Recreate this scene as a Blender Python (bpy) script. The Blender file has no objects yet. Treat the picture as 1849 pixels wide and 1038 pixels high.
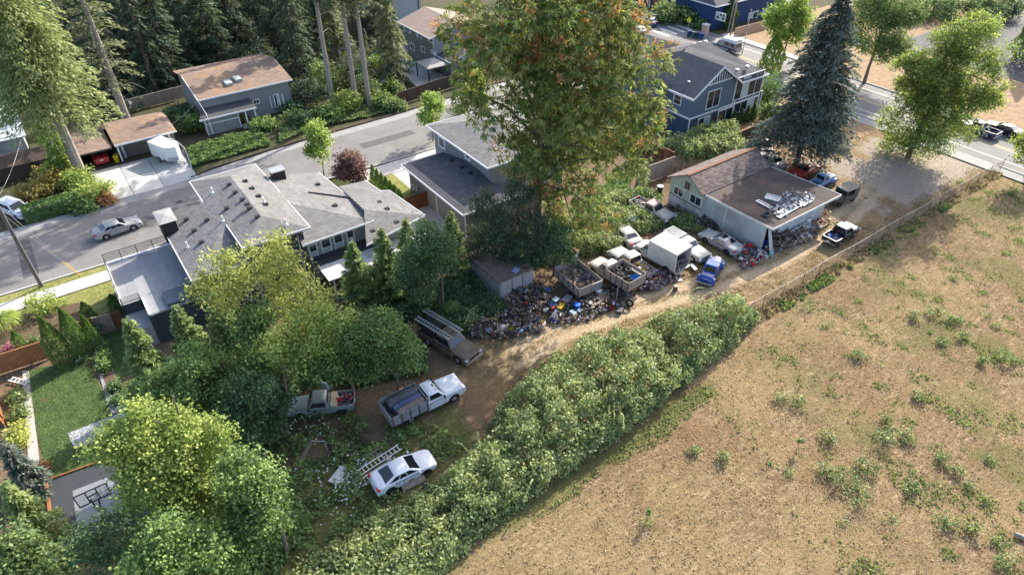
import bpy, math, random
import numpy as np
from mathutils import Matrix, Vector
R_ = math.radians
SC = bpy.context.scene
COL = SC.collection
rng = np.random.default_rng(7)
random.seed(7)

# ------------------------------------------------------------------ camera, sky, sun, exposure
# site axes: X runs along the residential street, Y across it, Z up, metres
CAM_H, PITCH, YAW, FPX = 40.0, 38.0, 54.5, 1200.0     # FPX: focal length in pixels of an 1849 px wide frame
cam = bpy.data.cameras.new('camera')
cam.sensor_width = 36.0
cam.lens = 36.0 * FPX / 1849.0
cam.clip_start, cam.clip_end = 0.5, 1500.0
cam_ob = bpy.data.objects.new('camera', cam)
COL.objects.link(cam_ob)
cam_ob.location = (0, 0, CAM_H)
cam_ob.rotation_euler = (R_(90 - PITCH), 0, R_(YAW - 90))
SC.camera = cam_ob

SUN_AZ, SUN_EL = 20.0, 32.0      # direction towards the sun: angle from +X, height
w = bpy.data.worlds.new('World')
SC.world = w
w.use_nodes = True
nt = w.node_tree
sky = nt.nodes.new('ShaderNodeTexSky')
sky.sky_type = 'NISHITA'
sky.sun_disc = False
sky.sun_elevation = R_(SUN_EL)
sky.air_density, sky.dust_density, sky.ozone_density = 0.8, 2.2, 0.5
sky.sun_rotation = R_(90 - SUN_AZ)
bg = nt.nodes['Background']
nt.links.new(sky.outputs['Color'], bg.inputs['Color'])
bg.inputs['Strength'].default_value = 0.15
sl = bpy.data.lights.new('sun', 'SUN')
sl.energy = 3.3
sl.angle = R_(0.5)
sl.color = (1.0, 0.93, 0.82)
so = bpy.data.objects.new('sun', sl)
COL.objects.link(so)
so.location = (60, 60, 80)
d = Vector((math.cos(R_(SUN_EL)) * math.cos(R_(SUN_AZ)), math.cos(R_(SUN_EL)) * math.sin(R_(SUN_AZ)), math.sin(R_(SUN_EL))))
so.rotation_euler = d.to_track_quat('Z', 'Y').to_euler()
SC.view_settings.view_transform = 'Standard'
SC.view_settings.look = 'None'
SC.view_settings.exposure = 1.5
SC.view_settings.gamma = 1.0
SC.view_settings.use_curve_mapping = False
SC.cycles.max_bounces = 6
SC.cycles.diffuse_bounces = 3
SC.cycles.glossy_bounces = 2
SC.cycles.transmission_bounces = 3
SC.cycles.use_denoising = True

# ------------------------------------------------------------------ surveying: photo position + height -> site point
_t, _a = R_(PITCH), R_(YAW)
_F = np.array([math.cos(_t) * math.cos(_a), math.cos(_t) * math.sin(_a), -math.sin(_t)])
_R = np.array([math.sin(_a), -math.cos(_a), 0.0])
_U = np.array([math.sin(_t) * math.cos(_a), math.sin(_t) * math.sin(_a), math.cos(_t)])
_C = np.array([0, 0, CAM_H])
def ray(u, v): return _F + _R * (u - 924.5) / FPX - _U * (v - 519) / FPX
def G(u, v, z=0.0):
    q = ray(u, v); return _C + q * ((z - CAM_H) / q[2])
def GX(u, v, x):
    q = ray(u, v); return _C + q * (x / q[0])
def GY(u, v, y):
    q = ray(u, v); return _C + q * (y / q[1])
def proj(p):
    q = np.asarray(p, float) - _C; k = q @ _F
    return 924.5 + FPX * (q @ _R) / k, 519 - FPX * (q @ _U) / k
def near_axis(u, v, xy):
    """the point of the sight line that comes nearest to the vertical line at xy"""
    q = ray(u, v); n = np.array([q[0], q[1]]); s = (n @ np.array(xy[:2])) / (n @ n)
    return _C + q * s
def top_z(xy, vt):
    lo = 0.0
    for z in np.arange(0, 45, 0.1):
        if proj((xy[0], xy[1], z))[1] <= vt: return float(z)
    return 30.0

# ------------------------------------------------------------------ objects
def tag(o, label=None, cat=None, group=None, kind=None):
    if label: o['label'] = label
    if cat: o['category'] = cat
    if group: o['group'] = group
    if kind: o['kind'] = kind
    return o
def thing(name, label, cat, loc=(0, 0, 0), rz=0.0, group=None):
    o = bpy.data.objects.new(name, None)
    COL.objects.link(o)
    o.empty_display_size = 0.3
    o.location = (float(loc[0]), float(loc[1]), float(loc[2])); o.rotation_euler = (0, 0, rz)
    return tag(o, label, cat, group)
def put(name, me, parent=None, loc=(0, 0, 0), rot=(0, 0, 0)):
    o = bpy.data.objects.new(name, me)
    COL.objects.link(o)
    o.parent = parent
    o.location = (float(loc[0]), float(loc[1]), float(loc[2])); o.rotation_euler = rot
    return o
_kids = {}
def copy_tree(o, parent=None):
    c = o.copy(); COL.objects.link(c); c.parent = parent
    for ch in list(o.children): copy_tree(ch, c)
    return c

class MB:
    def __init__(s): s.v = []; s.f = []; s.m = []
    def add(s, vs, fs, mi=0):
        b = len(s.v); s.v += [tuple(map(float, p)) for p in vs]
        s.f += [tuple(i + b for i in f) for f in fs]; s.m += [mi] * len(fs); return s
    def poly(s, pts, mi=0): return s.add(pts, [tuple(range(len(pts)))], mi)
    def box(s, x0, x1, y0, y1, z0, z1, mi=0):
        return s.add([(x0, y0, z0), (x1, y0, z0), (x1, y1, z0), (x0, y1, z0), (x0, y0, z1), (x1, y0, z1), (x1, y1, z1), (x0, y1, z1)],
                     [(3, 2, 1, 0), (4, 5, 6, 7), (0, 1, 5, 4), (1, 2, 6, 5), (2, 3, 7, 6), (3, 0, 4, 7)], mi)
    def slab(s, pts, th, mi=0):
        n = len(pts); lo = [(p[0], p[1], p[2] - th) for p in pts]
        return s.add(list(pts) + lo, [tuple(range(n)), tuple(range(2 * n - 1, n - 1, -1))] + [((i + 1) % n, i, n + i, n + (i + 1) % n) for i in range(n)], mi)
    def bar(s, p, q, w_, h=None, mi=0):
        h = h or w_; p = Vector(p); q = Vector(q); d = (q - p)
        if d.length < 1e-6: return s
        d.normalize(); up = Vector((0, 0, 1)) if abs(d.z) < 0.95 else Vector((1, 0, 0))
        a = d.cross(up).normalized() * w_ / 2; b = a.cross(d).normalized() * h / 2
        vs = [p - a - b, p + a - b, p + a + b, p - a + b, q - a - b, q + a - b, q + a + b, q - a + b]
        return s.add(vs, [(0, 1, 2, 3), (7, 6, 5, 4), (1, 0, 4, 5), (2, 1, 5, 6), (3, 2, 6, 7), (0, 3, 7, 4)], mi)
    def tube(s, pts, rs, n=8, mi=0, cap=True):
        pts = [Vector(p) for p in pts]
        if not hasattr(rs, '__len__'): rs = [rs] * len(pts)
        rings = []
        for i, p in enumerate(pts):
            d = (pts[min(i + 1, len(pts) - 1)] - pts[max(i - 1, 0)])
            d = d.normalized() if d.length > 1e-9 else Vector((0, 0, 1))
            up = Vector((0, 0, 1)) if abs(d.z) < 0.9 else Vector((1, 0, 0))
            a = d.cross(up).normalized(); b = a.cross(d)
            rings.append([p + (a * math.cos(k * 2 * math.pi / n) + b * math.sin(k * 2 * math.pi / n)) * rs[i] for k in range(n)])
        fs = [(i * n + k, i * n + (k + 1) % n, (i + 1) * n + (k + 1) % n, (i + 1) * n + k) for i in range(len(pts) - 1) for k in range(n)]
        if cap: fs += [tuple(range(n - 1, -1, -1)), tuple((len(pts) - 1) * n + k for k in range(n))]
        return s.add([p for r in rings for p in r], fs, mi)
    def lathe(s, prof, n=16, mi=0, M=None, cap=True):
        M = M or Matrix()
        vs = [M @ Vector((r * math.cos(k * 2 * math.pi / n), r * math.sin(k * 2 * math.pi / n), z)) for r, z in prof for k in range(n)]
        fs = [(i * n + k, i * n + (k + 1) % n, (i + 1) * n + (k + 1) % n, (i + 1) * n + k) for i in range(len(prof) - 1) for k in range(n)]
        if cap: fs += [tuple(range(n - 1, -1, -1)), tuple((len(prof) - 1) * n + k for k in range(n))]
        return s.add(vs, fs, mi)
    def loft(s, rings, mi=0, cap0=False, cap1=False, closed=False):
        n = len(rings[0]); m = n if closed else n - 1
        fs = [(i * n + k, i * n + (k + 1) % n, (i + 1) * n + (k + 1) % n, (i + 1) * n + k) for i in range(len(rings) - 1) for k in range(m)]
        if cap0: fs.append(tuple(range(n - 1, -1, -1)))
        if cap1: fs.append(tuple((len(rings) - 1) * n + k for k in range(n)))
        return s.add([p for r in rings for p in r], fs, mi)
    def xf(s, M, i0=0):
        for i in range(i0, len(s.v)): s.v[i] = tuple(M @ Vector(s.v[i]))
        return s
    def mesh(s, name, mats, smooth=None):
        me = bpy.data.meshes.new(name)
        me.from_pydata(s.v, [], s.f)
        for m in (mats if isinstance(mats, (list, tuple)) else [mats]): me.materials.append(m)
        if any(s.m): me.polygons.foreach_set('material_index', s.m)
        me.update()
        if smooth is not None:
            me.polygons.foreach_set('use_smooth', [True] * len(me.polygons))
            me.set_sharp_from_angle(angle=R_(smooth))
        return me
    def build(s, name, mats, parent=None, smooth=None, loc=(0, 0, 0), rot=(0, 0, 0)):
        return put(name, s.mesh(name, mats, smooth), parent, loc, rot)

def BX(name, m, parent, x0, x1, y0, y1, z0, z1): return MB().box(x0, x1, y0, y1, z0, z1).build(name, m, parent)

# ------------------------------------------------------------------ materials
class N:
    """tiny node-tree writer"""
    def __init__(s, name):
        s.m = bpy.data.materials.new(name); s.m.use_nodes = True; s.t = s.m.node_tree; s.p = s.t.nodes['Principled BSDF']
        s.pos = s.t.nodes.new('ShaderNodeNewGeometry').outputs['Position']
    def n(s, kind, **k):
        x = s.t.nodes.new('ShaderNode' + kind)
        for a, b in k.items():
            if hasattr(x, a) and a not in ('inputs',): setattr(x, a, b)
        return x
    def set(s, sock, val):
        if hasattr(val, 'is_output') or isinstance(val, bpy.types.NodeSocket): s.t.links.new(val, sock)
        elif isinstance(val, (tuple, list)) and len(val) == 3 and sock.type == 'RGBA': sock.default_value = (*val, 1)
        else: sock.default_value = val
    def noise(s, scale, detail=4, rough=0.6, vec=None, sx=None):
        v = vec or s.pos
        if sx:
            mp = s.n('Mapping'); s.set(mp.inputs['Vector'], v); mp.inputs['Scale'].default_value = sx; v = mp.outputs[0]
        x = s.n('TexNoise'); s.set(x.inputs['Vector'], v); x.inputs['Scale'].default_value = scale
        x.inputs['Detail'].default_value = detail; x.inputs['Roughness'].default_value = rough
        return x.outputs['Fac']
    def math(s, op, a, b=0.0, c=0.0, clamp=False):
        x = s.n('Math', operation=op, use_clamp=clamp)
        s.set(x.inputs[0], a); s.set(x.inputs[1], b); s.set(x.inputs[2], c)
        return x.outputs[0]
    def rng(s, x, a, b, c=0.0, d=1.0):
        y = s.n('MapRange'); s.set(y.inputs['Value'], x)
        for i, q in zip(('From Min', 'From Max', 'To Min', 'To Max'), (a, b, c, d)): y.inputs[i].default_value = q
        return y.outputs[0]
    def mix(s, f, a, b, bl='MIX'):
        x = s.n('Mix', data_type='RGBA', blend_type=bl)
        s.set(x.inputs[0], f); s.set(x.inputs[6], a); s.set(x.inputs[7], b)
        return x.outputs[2]
    def ramp(s, f, stops):
        x = s.n('ValToRGB'); s.set(x.inputs[0], f); e = x.color_ramp.elements
        while len(e) < len(stops): e.new(0.5)
        for q, (p, c) in zip(e, stops): q.position = p; q.color = (*c, 1)
        return x.outputs[0]
    def attr(s, name):
        x = s.n('Attribute', attribute_name=name); return x
    def bump(s, h, strength=0.4, dist=0.05):
        x = s.n('Bump'); s.set(x.inputs['Height'], h); x.inputs['Strength'].default_value = strength; x.inputs['Distance'].default_value = dist
        s.t.links.new(x.outputs[0], s.p.inputs['Normal'])
    def out(s, col, rough=0.8, metal=0.0, spec=0.3):
        s.set(s.p.inputs['Base Color'], col); s.set(s.p.inputs['Roughness'], rough); s.p.inputs['Metallic'].default_value = metal
        s.p.inputs['Specular IOR Level'].default_value = spec
        return s.m
def shade(c, k): return tuple(min(1, x * k) for x in c)

def mat_plain(name, c, rough=0.75, var=0.18, scale=2.0, c2=None, metal=0.0, spec=0.3, bump=0.0, blotch=0.0, cb=None):
    """a base colour with mottling, optional stains and fine relief"""
    x = N(name)
    f = x.noise(scale, 5, 0.65)
    col = x.ramp(f, [(0.3, shade(c, 1 - var)), (0.7, c2 or shade(c, 1 + var))])
    if blotch:
        g = x.rng(x.noise(scale * 0.37, 6, 0.7), 0.56 - 0.1 * blotch, 0.72, 0, blotch)
        col = x.mix(g, col, cb or shade(c, 0.5))
    if bump: x.bump(x.noise(scale * 9, 3), bump, 0.03)
    return x.out(col, rough, metal, spec)
def mat_paint(name, c, rough=0.28, dirt=0.3, cd=(0.16, 0.13, 0.1), metal=0.0):
    x = N(name)
    g = x.rng(x.noise(2.1, 6, 0.7), 0.48, 0.78, 0, dirt)
    col = x.mix(g, x.ramp(x.noise(0.8, 3), [(0.3, shade(c, 0.93)), (0.7, shade(c, 1.05))]), cd)
    r = x.rng(g, 0, 1, rough, 0.8)
    m = x.out(col, r, metal, 0.5)
    x.p.inputs['Coat Weight'].default_value = 0.25 if rough < 0.4 else 0.0
    return m
def mat_shingle(name, c, c2, dz=0.06, dark=0.45, blotch=None):
    """asphalt shingles: courses at equal heights up the slope, tabs of slightly different tone"""
    x = N(name)
    sep = x.n('SeparateXYZ'); x.set(sep.inputs[0], x.pos)
    wob = x.math('MULTIPLY', x.noise(0.9, 2), 0.012)
    k = x.math('DIVIDE', x.math('ADD', sep.outputs[2], wob), dz)
    fr = x.math('FRACT', k)
    row = x.math('FLOOR', k)
    cmb = x.n('CombineXYZ'); s2 = x.math('ADD', sep.outputs[0], sep.outputs[1])
    x.set(cmb.inputs[0], x.math('FLOOR', x.math('MULTIPLY', x.math('ADD', s2, x.math('MULTIPLY', row, 0.37)), 2.6))); x.set(cmb.inputs[1], row)
    wn = x.n('TexWhiteNoise', noise_dimensions='2D'); x.set(wn.inputs['Vector'], cmb.outputs[0])
    col = x.mix(wn.outputs['Value'], c, c2)
    col = x.mix(x.rng(x.noise(0.5, 5, 0.7), 0.35, 0.7, 0, 0.45), col, shade(c, 0.72))
    edge = x.rng(fr, 0.0, 0.22, dark, 0.0)
    col = x.mix(edge, col, shade(c, 0.35))
    if blotch:
        g = x.rng(x.noise(0.28, 6, 0.72), 0.5, 0.66, 0, blotch[1])
        col = x.mix(g, col, blotch[0])
    x.bump(x.math('ADD', x.math('MULTIPLY', fr, -0.6), x.math('MULTIPLY', x.noise(14, 3), 0.5)), 0.5, 0.03)
    return x.out(col, 0.92, 0, 0.2)
def mat_lap(name, c, dz=0.2, dark=0.35, dirt=0.25):
    x = N(name)
    sep = x.n('SeparateXYZ'); x.set(sep.inputs[0], x.pos)
    fr = x.math('FRACT', x.math('DIVIDE', sep.outputs[2], dz))
    col = x.ramp(x.noise(0.7, 5, 0.7), [(0.3, shade(c, 0.9)), (0.7, shade(c, 1.08))])
    col = x.mix(x.rng(fr, 0, 0.16, dark, 0), col, shade(c, 0.4))
    col = x.mix(x.rng(x.noise(1.3, 6, 0.75), 0.55, 0.8, 0, dirt), col, shade(c, 0.55))
    x.bump(x.math('MULTIPLY', fr, -1.0), 0.35, 0.02)
    return x.out(col, 0.7)
def mat_leaf(name, c0, c1, c2, trans=0.38, gloss=0.02, k=1.65):
    """leaf: tint attribute picks between three greens; light passes through"""
    x = N(name)
    gloss = min(gloss, 0.03); trans = min(0.6, trans + 0.1)
    c0, c1, c2 = [tuple(k * (q * 0.84 + 0.16 * (c[0] * .3 + c[1] * .6 + c[2] * .1)) for q in c) for c in (c0, c1, c2)]
    col = x.ramp(x.attr('tint').outputs['Fac'], [(0.0, c0), (0.5, c1), (1.0, c2)])
    df = x.n('BsdfDiffuse'); x.set(df.inputs['Color'], col)
    tr = x.n('BsdfTranslucent'); x.set(tr.inputs['Color'], x.mix(0.22, col, (0.42, 0.48, 0.06), 'MIX'))
    gl = x.n('BsdfGlossy'); gl.inputs['Roughness'].default_value = 0.55; x.set(gl.inputs['Color'], (0.9, 0.95, 1.0))
    m1 = x.n('MixShader'); m1.inputs[0].default_value = trans; x.t.links.new(df.outputs[0], m1.inputs[1]); x.t.links.new(tr.outputs[0], m1.inputs[2])
    m2 = x.n('MixShader'); m2.inputs[0].default_value = gloss; x.t.links.new(m1.outputs[0], m2.inputs[1]); x.t.links.new(gl.outputs[0], m2.inputs[2])
    o = [q for q in x.t.nodes if q.type == 'OUTPUT_MATERIAL'][0]
    x.t.links.new(m2.outputs[0], o.inputs['Surface']); x.t.nodes.remove(x.p)
    return x.m
def mat_tinted(name, rough=0.7):
    """colour comes from a per-piece colour attribute (mixed scrap)"""
    x = N(name); a = x.attr('piece').outputs['Color']
    col = x.mix(x.rng(x.noise(6, 4), 0.45, 0.75, 0, 0.5), a, (0.11, 0.09, 0.07))
    return x.out(col, rough)
M = {}
M['white'] = mat_plain('white_paint', (0.74, 0.74, 0.72), 0.55, 0.05)
M['trim'] = mat_plain('white_trim', (0.7, 0.71, 0.73), 0.5, 0.06)
M['offwhite'] = mat_plain('weathered_white', (0.6, 0.6, 0.57), 0.7, 0.12, 3, blotch=0.5, cb=(0.3, 0.27, 0.22))
M['glass'] = N('window_glass').out((0.02, 0.028, 0.035), 0.06, 0, 0.9)
M['blind'] = mat_plain('window_blind', (0.42, 0.5, 0.5), 0.4, 0.06)
M['carglass'] = N('car_glass').out((0.012, 0.016, 0.02), 0.05, 0, 1.0)
M['tyre'] = mat_plain('tyre_rubber', (0.025, 0.025, 0.027), 0.85, 0.25, 6)
M['tyredust'] = mat_plain('dusty_rubber', (0.07, 0.066, 0.06), 0.9, 0.3, 6)
M['rim'] = mat_plain('alloy', (0.5, 0.5, 0.52), 0.35, 0.1, 3, metal=0.7)
M['rimdark'] = mat_plain('dark_steel_rim', (0.06, 0.06, 0.065), 0.5, 0.2)
M['chrome'] = mat_plain('chrome', (0.62, 0.63, 0.65), 0.2, 0.05, metal=0.9)
M['black'] = mat_plain('black_plastic', (0.02, 0.02, 0.022), 0.6, 0.2)
M['dark'] = mat_plain('dark_grey', (0.05, 0.05, 0.055), 0.7, 0.2)
M['redlens'] = N('red_lens').out((0.45, 0.02, 0.02), 0.2)
M['lens'] = N('headlight_lens').out((0.55, 0.57, 0.6), 0.1)
M['steel'] = mat_plain('galvanised', (0.42, 0.43, 0.44), 0.45, 0.15, 5, metal=0.6)
M['alu'] = mat_plain('aluminium', (0.62, 0.64, 0.66), 0.38, 0.08, 4, metal=0.55)
M['rust'] = mat_plain('rusty_steel', (0.2, 0.09, 0.045), 0.85, 0.35, 4)
M['wood_old'] = mat_plain('grey_weathered_wood', (0.3, 0.25, 0.21), 0.9, 0.28, 3, blotch=0.5, cb=(0.14, 0.11, 0.09), bump=0.3)
M['wood_pale'] = mat_plain('pale_lumber', (0.52, 0.42, 0.28), 0.8, 0.18, 3)
M['wood_red'] = mat_plain('cedar_stain', (0.17, 0.065, 0.03), 0.7, 0.3, 2.5, bump=0.2)
M['wood_cedar'] = mat_plain('orange_cedar', (0.3, 0.13, 0.055), 0.7, 0.3, 2.5, bump=0.2)
M['wood_brown'] = mat_plain('dark_brown_fence', (0.07, 0.048, 0.038), 0.85, 0.25, 2.5)
x = N('asphalt')
vo = x.n('TexVoronoi', feature='DISTANCE_TO_EDGE'); vo.inputs['Scale'].default_value = .16
mp = x.n('VectorMath', operation='ADD'); cx_ = x.n('TexNoise'); cx_.inputs['Scale'].default_value = .6; x.set(cx_.inputs['Vector'], x.pos); x.set(mp.inputs[0], x.pos); x.set(mp.inputs[1], cx_.outputs['Color']); x.set(vo.inputs['Vector'], mp.outputs[0])
col = x.ramp(x.noise(.35, 6, .7), [(.3, (.15, .143, .134)), (.5, (.185, .176, .165)), (.7, (.22, .21, .196))])
col = x.mix(x.rng(x.noise(.9, 6, .75, sx=(.12, 1, 1)), .52, .72, 0, .45), col, (.125, .12, .115))
col = x.mix(x.rng(vo.outputs['Distance'], 0.0, .008, .5, 0), col, (.05, .05, .05))
col = x.mix(x.rng(x.noise(30, 2), .4, .6, 0, .25), col, (.21, .2, .19))
x.bump(x.noise(25, 3), .15, .02)
M['asphalt'] = x.out(col, .88)
M['asphalt_dark'] = mat_plain('dark_asphalt', (0.05, 0.051, 0.054), 0.85, 0.15, 1.2, bump=0.15)
M['concrete'] = mat_plain('concrete', (0.5, 0.48, 0.44), 0.85, 0.12, 0.9, blotch=0.5, cb=(0.32, 0.3, 0.27), bump=0.12)
M['concrete_grey'] = mat_plain('grey_concrete', (0.28, 0.275, 0.265), 0.88, 0.14, 1.1, blotch=0.4, cb=(0.2, 0.19, 0.18), bump=0.12)
M['gravel'] = mat_plain('gravel', (0.42, 0.39, 0.35), 0.95, 0.35, 9, bump=0.5)
M['bark'] = mat_plain('grey_brown_bark', (0.16, 0.125, 0.1), 0.95, 0.35, 5, bump=0.6)
M['barkpale'] = mat_plain('pale_bark', (0.27, 0.24, 0.21), 0.95, 0.3, 5, bump=0.5)
M['soil'] = mat_plain('bark_mulch', (0.12, 0.075, 0.05), 0.98, 0.4, 4, bump=0.6)
M['yellowline'] = mat_plain('yellow_road_paint', (0.6, 0.42, 0.13), 0.7, 0.15, 4)
M['whiteline'] = mat_plain('white_road_paint', (0.66, 0.66, 0.63), 0.7, 0.15, 4)
M['scrap'] = mat_tinted('mixed_scrap')
# leaves
M['lf_fir'] = mat_leaf('fir_needles', (0.045, 0.075, 0.02), (0.1, 0.135, 0.033), (0.19, 0.21, 0.06), 0.25, k=2)
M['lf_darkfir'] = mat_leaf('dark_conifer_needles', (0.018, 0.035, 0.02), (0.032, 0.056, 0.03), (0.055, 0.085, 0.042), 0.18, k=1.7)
M['lf_olive'] = mat_leaf('olive_conifer_needles', (0.04, 0.055, 0.025), (0.075, 0.09, 0.04), (0.13, 0.14, 0.06), 0.25, k=2)
M['lf_spruce'] = mat_leaf('blue_spruce_needles', (0.02, 0.029, 0.021), (0.042, 0.055, 0.041), (0.105, 0.125, 0.096), 0.12, k=1.9)
M['lf_cedar'] = mat_leaf('cedar_sprays', (0.035, 0.065, 0.018), (0.075, 0.12, 0.028), (0.16, 0.2, 0.05), 0.3, k=2.1)
M['lf_arbor'] = mat_leaf('arborvitae_sprays', (0.03, 0.07, 0.014), (0.06, 0.125, 0.022), (0.12, 0.2, 0.035), 0.3, k=1.9)
M['lf_green'] = mat_leaf('mid_green_leaves', (0.02, 0.046, 0.01), (0.066, 0.122, 0.024), (0.165, 0.24, 0.045), k=2.2)
M['lf_blue'] = mat_leaf('cool_green_leaves', (0.02, 0.048, 0.018), (0.05, 0.102, 0.034), (0.115, 0.19, 0.065), k=2)
M['lf_lime'] = mat_leaf('yellow_green_leaves', (0.05, 0.09, 0.012), (0.155, 0.22, 0.026), (0.32, 0.37, 0.055), 0.42, k=1.9)
M['lf_gold'] = mat_leaf('straw_gold_leaves', (0.08, 0.11, 0.018), (0.24, 0.265, 0.036), (0.46, 0.44, 0.08), 0.42, k=1.75)
M['lf_bright'] = mat_leaf('bright_green_leaves', (0.08, 0.14, 0.015), (0.17, 0.26, 0.025), (0.28, 0.36, 0.05), 0.45, k=1.7)
M['lf_bramble'] = mat_leaf('bramble_leaves', (0.026, 0.048, 0.011), (0.092, 0.128, 0.03), (0.245, 0.27, 0.078), 0.3, 0.1, k=2.25)
M['lf_sumac'] = mat_leaf('pinnate_leaves', (0.026, 0.05, 0.01), (0.07, 0.105, 0.017), (0.16, 0.18, 0.028), 0.4, k=2.5)
M['lf_seed'] = mat_leaf('orange_seed_clusters', (0.2, 0.09, 0.03), (0.36, 0.14, 0.045), (0.5, 0.22, 0.07), 0.35, k=1.25)
M['lf_plum'] = mat_leaf('purple_plum_leaves', (0.06, 0.022, 0.028), (0.12, 0.045, 0.045), (0.2, 0.1, 0.09), 0.3, k=1.6)
M['lf_dry'] = mat_leaf('dry_stalks', (0.16, 0.11, 0.06), (0.3, 0.22, 0.12), (0.46, 0.36, 0.22), 0.2, k=1.0)
M['lf_straw'] = mat_leaf('straw_grass', (0.16, 0.11, 0.056), (0.36, 0.26, 0.14), (0.6, 0.47, 0.28), 0.25, 0.02, k=1.0)
M['lf_grass'] = mat_leaf('green_grass', (0.05, 0.09, 0.02), (0.1, 0.16, 0.03), (0.2, 0.25, 0.06), 0.3, 0.03, k=1.7)
M['lf_yellow'] = mat_leaf('yellow_shrub_leaves', (0.16, 0.14, 0.02), (0.36, 0.25, 0.035), (0.5, 0.36, 0.07), 0.4, k=1.5)
M['lf_flower'] = mat_leaf('white_flowers', (0.6, 0.62, 0.66), (0.72, 0.74, 0.78), (0.8, 0.8, 0.82), 0.2, k=1.0)
M['lf_pink'] = mat_leaf('pink_flowers', (0.4, 0.06, 0.12), (0.55, 0.12, 0.2), (0.65, 0.25, 0.3), 0.3, k=1.0)

# ------------------------------------------------------------------ foliage
def unit(a): return a / np.maximum(np.linalg.norm(a, axis=-1, keepdims=True), 1e-9)
def rdir(n): return unit(rng.normal(size=(n, 3)))
def fast_mesh(name, verts, nquad, tint=None, mat=None):
    me = bpy.data.meshes.new(name)
    me.vertices.add(len(verts)); me.vertices.foreach_set('co', np.ascontiguousarray(verts, np.float32).ravel())
    me.loops.add(nquad * 4); me.loops.foreach_set('vertex_index', np.arange(nquad * 4, dtype=np.int32))
    me.polygons.add(nquad); me.polygons.foreach_set('loop_start', np.arange(0, nquad * 4, 4, dtype=np.int32))
    me.update(calc_edges=True)
    if tint is not None:
        me.attributes.new('tint', 'FLOAT', 'FACE').data.foreach_set('value', np.clip(tint, 0, 1).astype(np.float32))
    if mat: me.materials.append(mat)
    return me
def leafmesh(name, c, d, n, ln, wd, tint, mat, parent=None, fold=0.16):
    d = unit(d); s = unit(np.cross(n, d)); nn = np.cross(d, s)
    ln = np.broadcast_to(np.asarray(ln, float), (len(c),))[:, None]; wd = np.broadcast_to(np.asarray(wd, float), (len(c),))[:, None]
    v = np.empty((len(c), 4, 3))
    v[:, 0] = c - d * ln * 0.5
    v[:, 1] = c + s * wd * 0.5 - d * ln * 0.06 + nn * wd * fold
    v[:, 2] = c + d * ln * 0.5
    v[:, 3] = c - s * wd * 0.5 - d * ln * 0.06 + nn * wd * fold
    return put(name, fast_mesh(name, v.reshape(-1, 3), len(c), tint, mat), parent)
def lump(dirs, seed, amp=0.22):
    r = np.random.default_rng(seed); o = np.zeros(len(dirs))
    for k in (1.6, 2.7, 4.3, 6.5):
        q = r.normal(size=3); q2 = r.normal(size=3)
        o += np.sin(dirs @ unit(q) * k * 1.7 + r.uniform(0, 6)) * np.sin(dirs @ unit(q2) * k * 1.3 + r.uniform(0, 6)) / (k ** 0.6)
    return 1 + amp * o
def blob_sprigs(blobs, nspr, seed=0, amp=0.25, inner=0.25):
    """sprig centres and outward directions spread over several uneven lobes"""
    B = np.array(blobs, float)
    if B.shape[1] == 4: B = np.hstack([B, B[:, 3:4], B[:, 3:4]])
    r_ = np.random.default_rng(seed + 77); ex = [B * np.array([1, 1, 1, .72, .72, .72])]
    for b in B:                                       # every lobe breaks up into smaller clumps
        m = 13 if b[3] > .8 else 5
        dv = unit(r_.normal(size=(m, 3)) + np.array([0, 0, .25])); q = r_.uniform(.26, .46, m)[:, None]
        ex.append(np.hstack([b[:3] + dv * b[3:6] * r_.uniform(.62, .92, m)[:, None], b[3:6] * q]))
    B = np.vstack(ex)
    wgt = (B[:, 3] * B[:, 4] + B[:, 3] * B[:, 5] + B[:, 4] * B[:, 5]); wgt /= wgt.sum()
    k = rng.choice(len(B), nspr, p=wgt)
    d = rdir(nspr)
    rad = np.empty(nspr)
    for i in range(len(B)):
        m = k == i; rad[m] = lump(d[m], seed * 31 + i, amp)
    t = 1 - np.abs(rng.normal(0, 0.16, nspr)); ins = rng.random(nspr) < inner
    t[ins] = rng.uniform(0.35, 0.9, ins.sum())
    p = B[k, :3] + d * B[k, 3:6] * (rad * t)[:, None]
    return p, d
def crown(blobs, nspr, per, size, spread, mat, parent, seed=0, amp=0.25, aspect=1.5, droop=0.0, name='crown', zmin=0.1, tint0=0.0, sv=0.34, inner=0.25, upface=0.8, radial=False):
    p, d = blob_sprigs(blobs, nspr, seed, amp, inner)
    st = rng.normal(0.45 + tint0, sv, nspr)
    N_ = nspr * per
    c = np.repeat(p, per, 0) + rng.normal(0, 1, (N_, 3)) * spread * np.array([1, 1, 0.75])
    dd = np.repeat(d, per, 0)
    n = unit(dd * 0.7 + rdir(N_) * 0.75 + np.array([0, 0, upface]))
    ax = unit(np.cross(n, rdir(N_)) + np.array([0, 0, -droop]) + dd * 0.4)
    sz = size * rng.uniform(0.65, 1.3, N_)
    tint = np.repeat(st, per) + rng.normal(0, 0.17, N_)
    if radial:                                        # long compound leaves radiating from each twig tip
        o = unit(rdir(N_) * np.array([1, 1, .5]) + dd * .5); ax = unit(o + np.array([0, 0, -droop]))
        c = np.repeat(p, per, 0) + o * (sz * .55)[:, None] + np.array([0, 0, -.22 * droop]) * sz[:, None]; n = unit(np.cross(np.cross(o, np.array([0, 0, 1.0]) + rng.normal(0, .35, (N_, 3))), o) + 1e-6)
    ok = c[:, 2] > zmin
    return leafmesh(name, c[ok], ax[ok], n[ok], sz[ok], sz[ok] / aspect, tint[ok], mat, parent)
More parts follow.
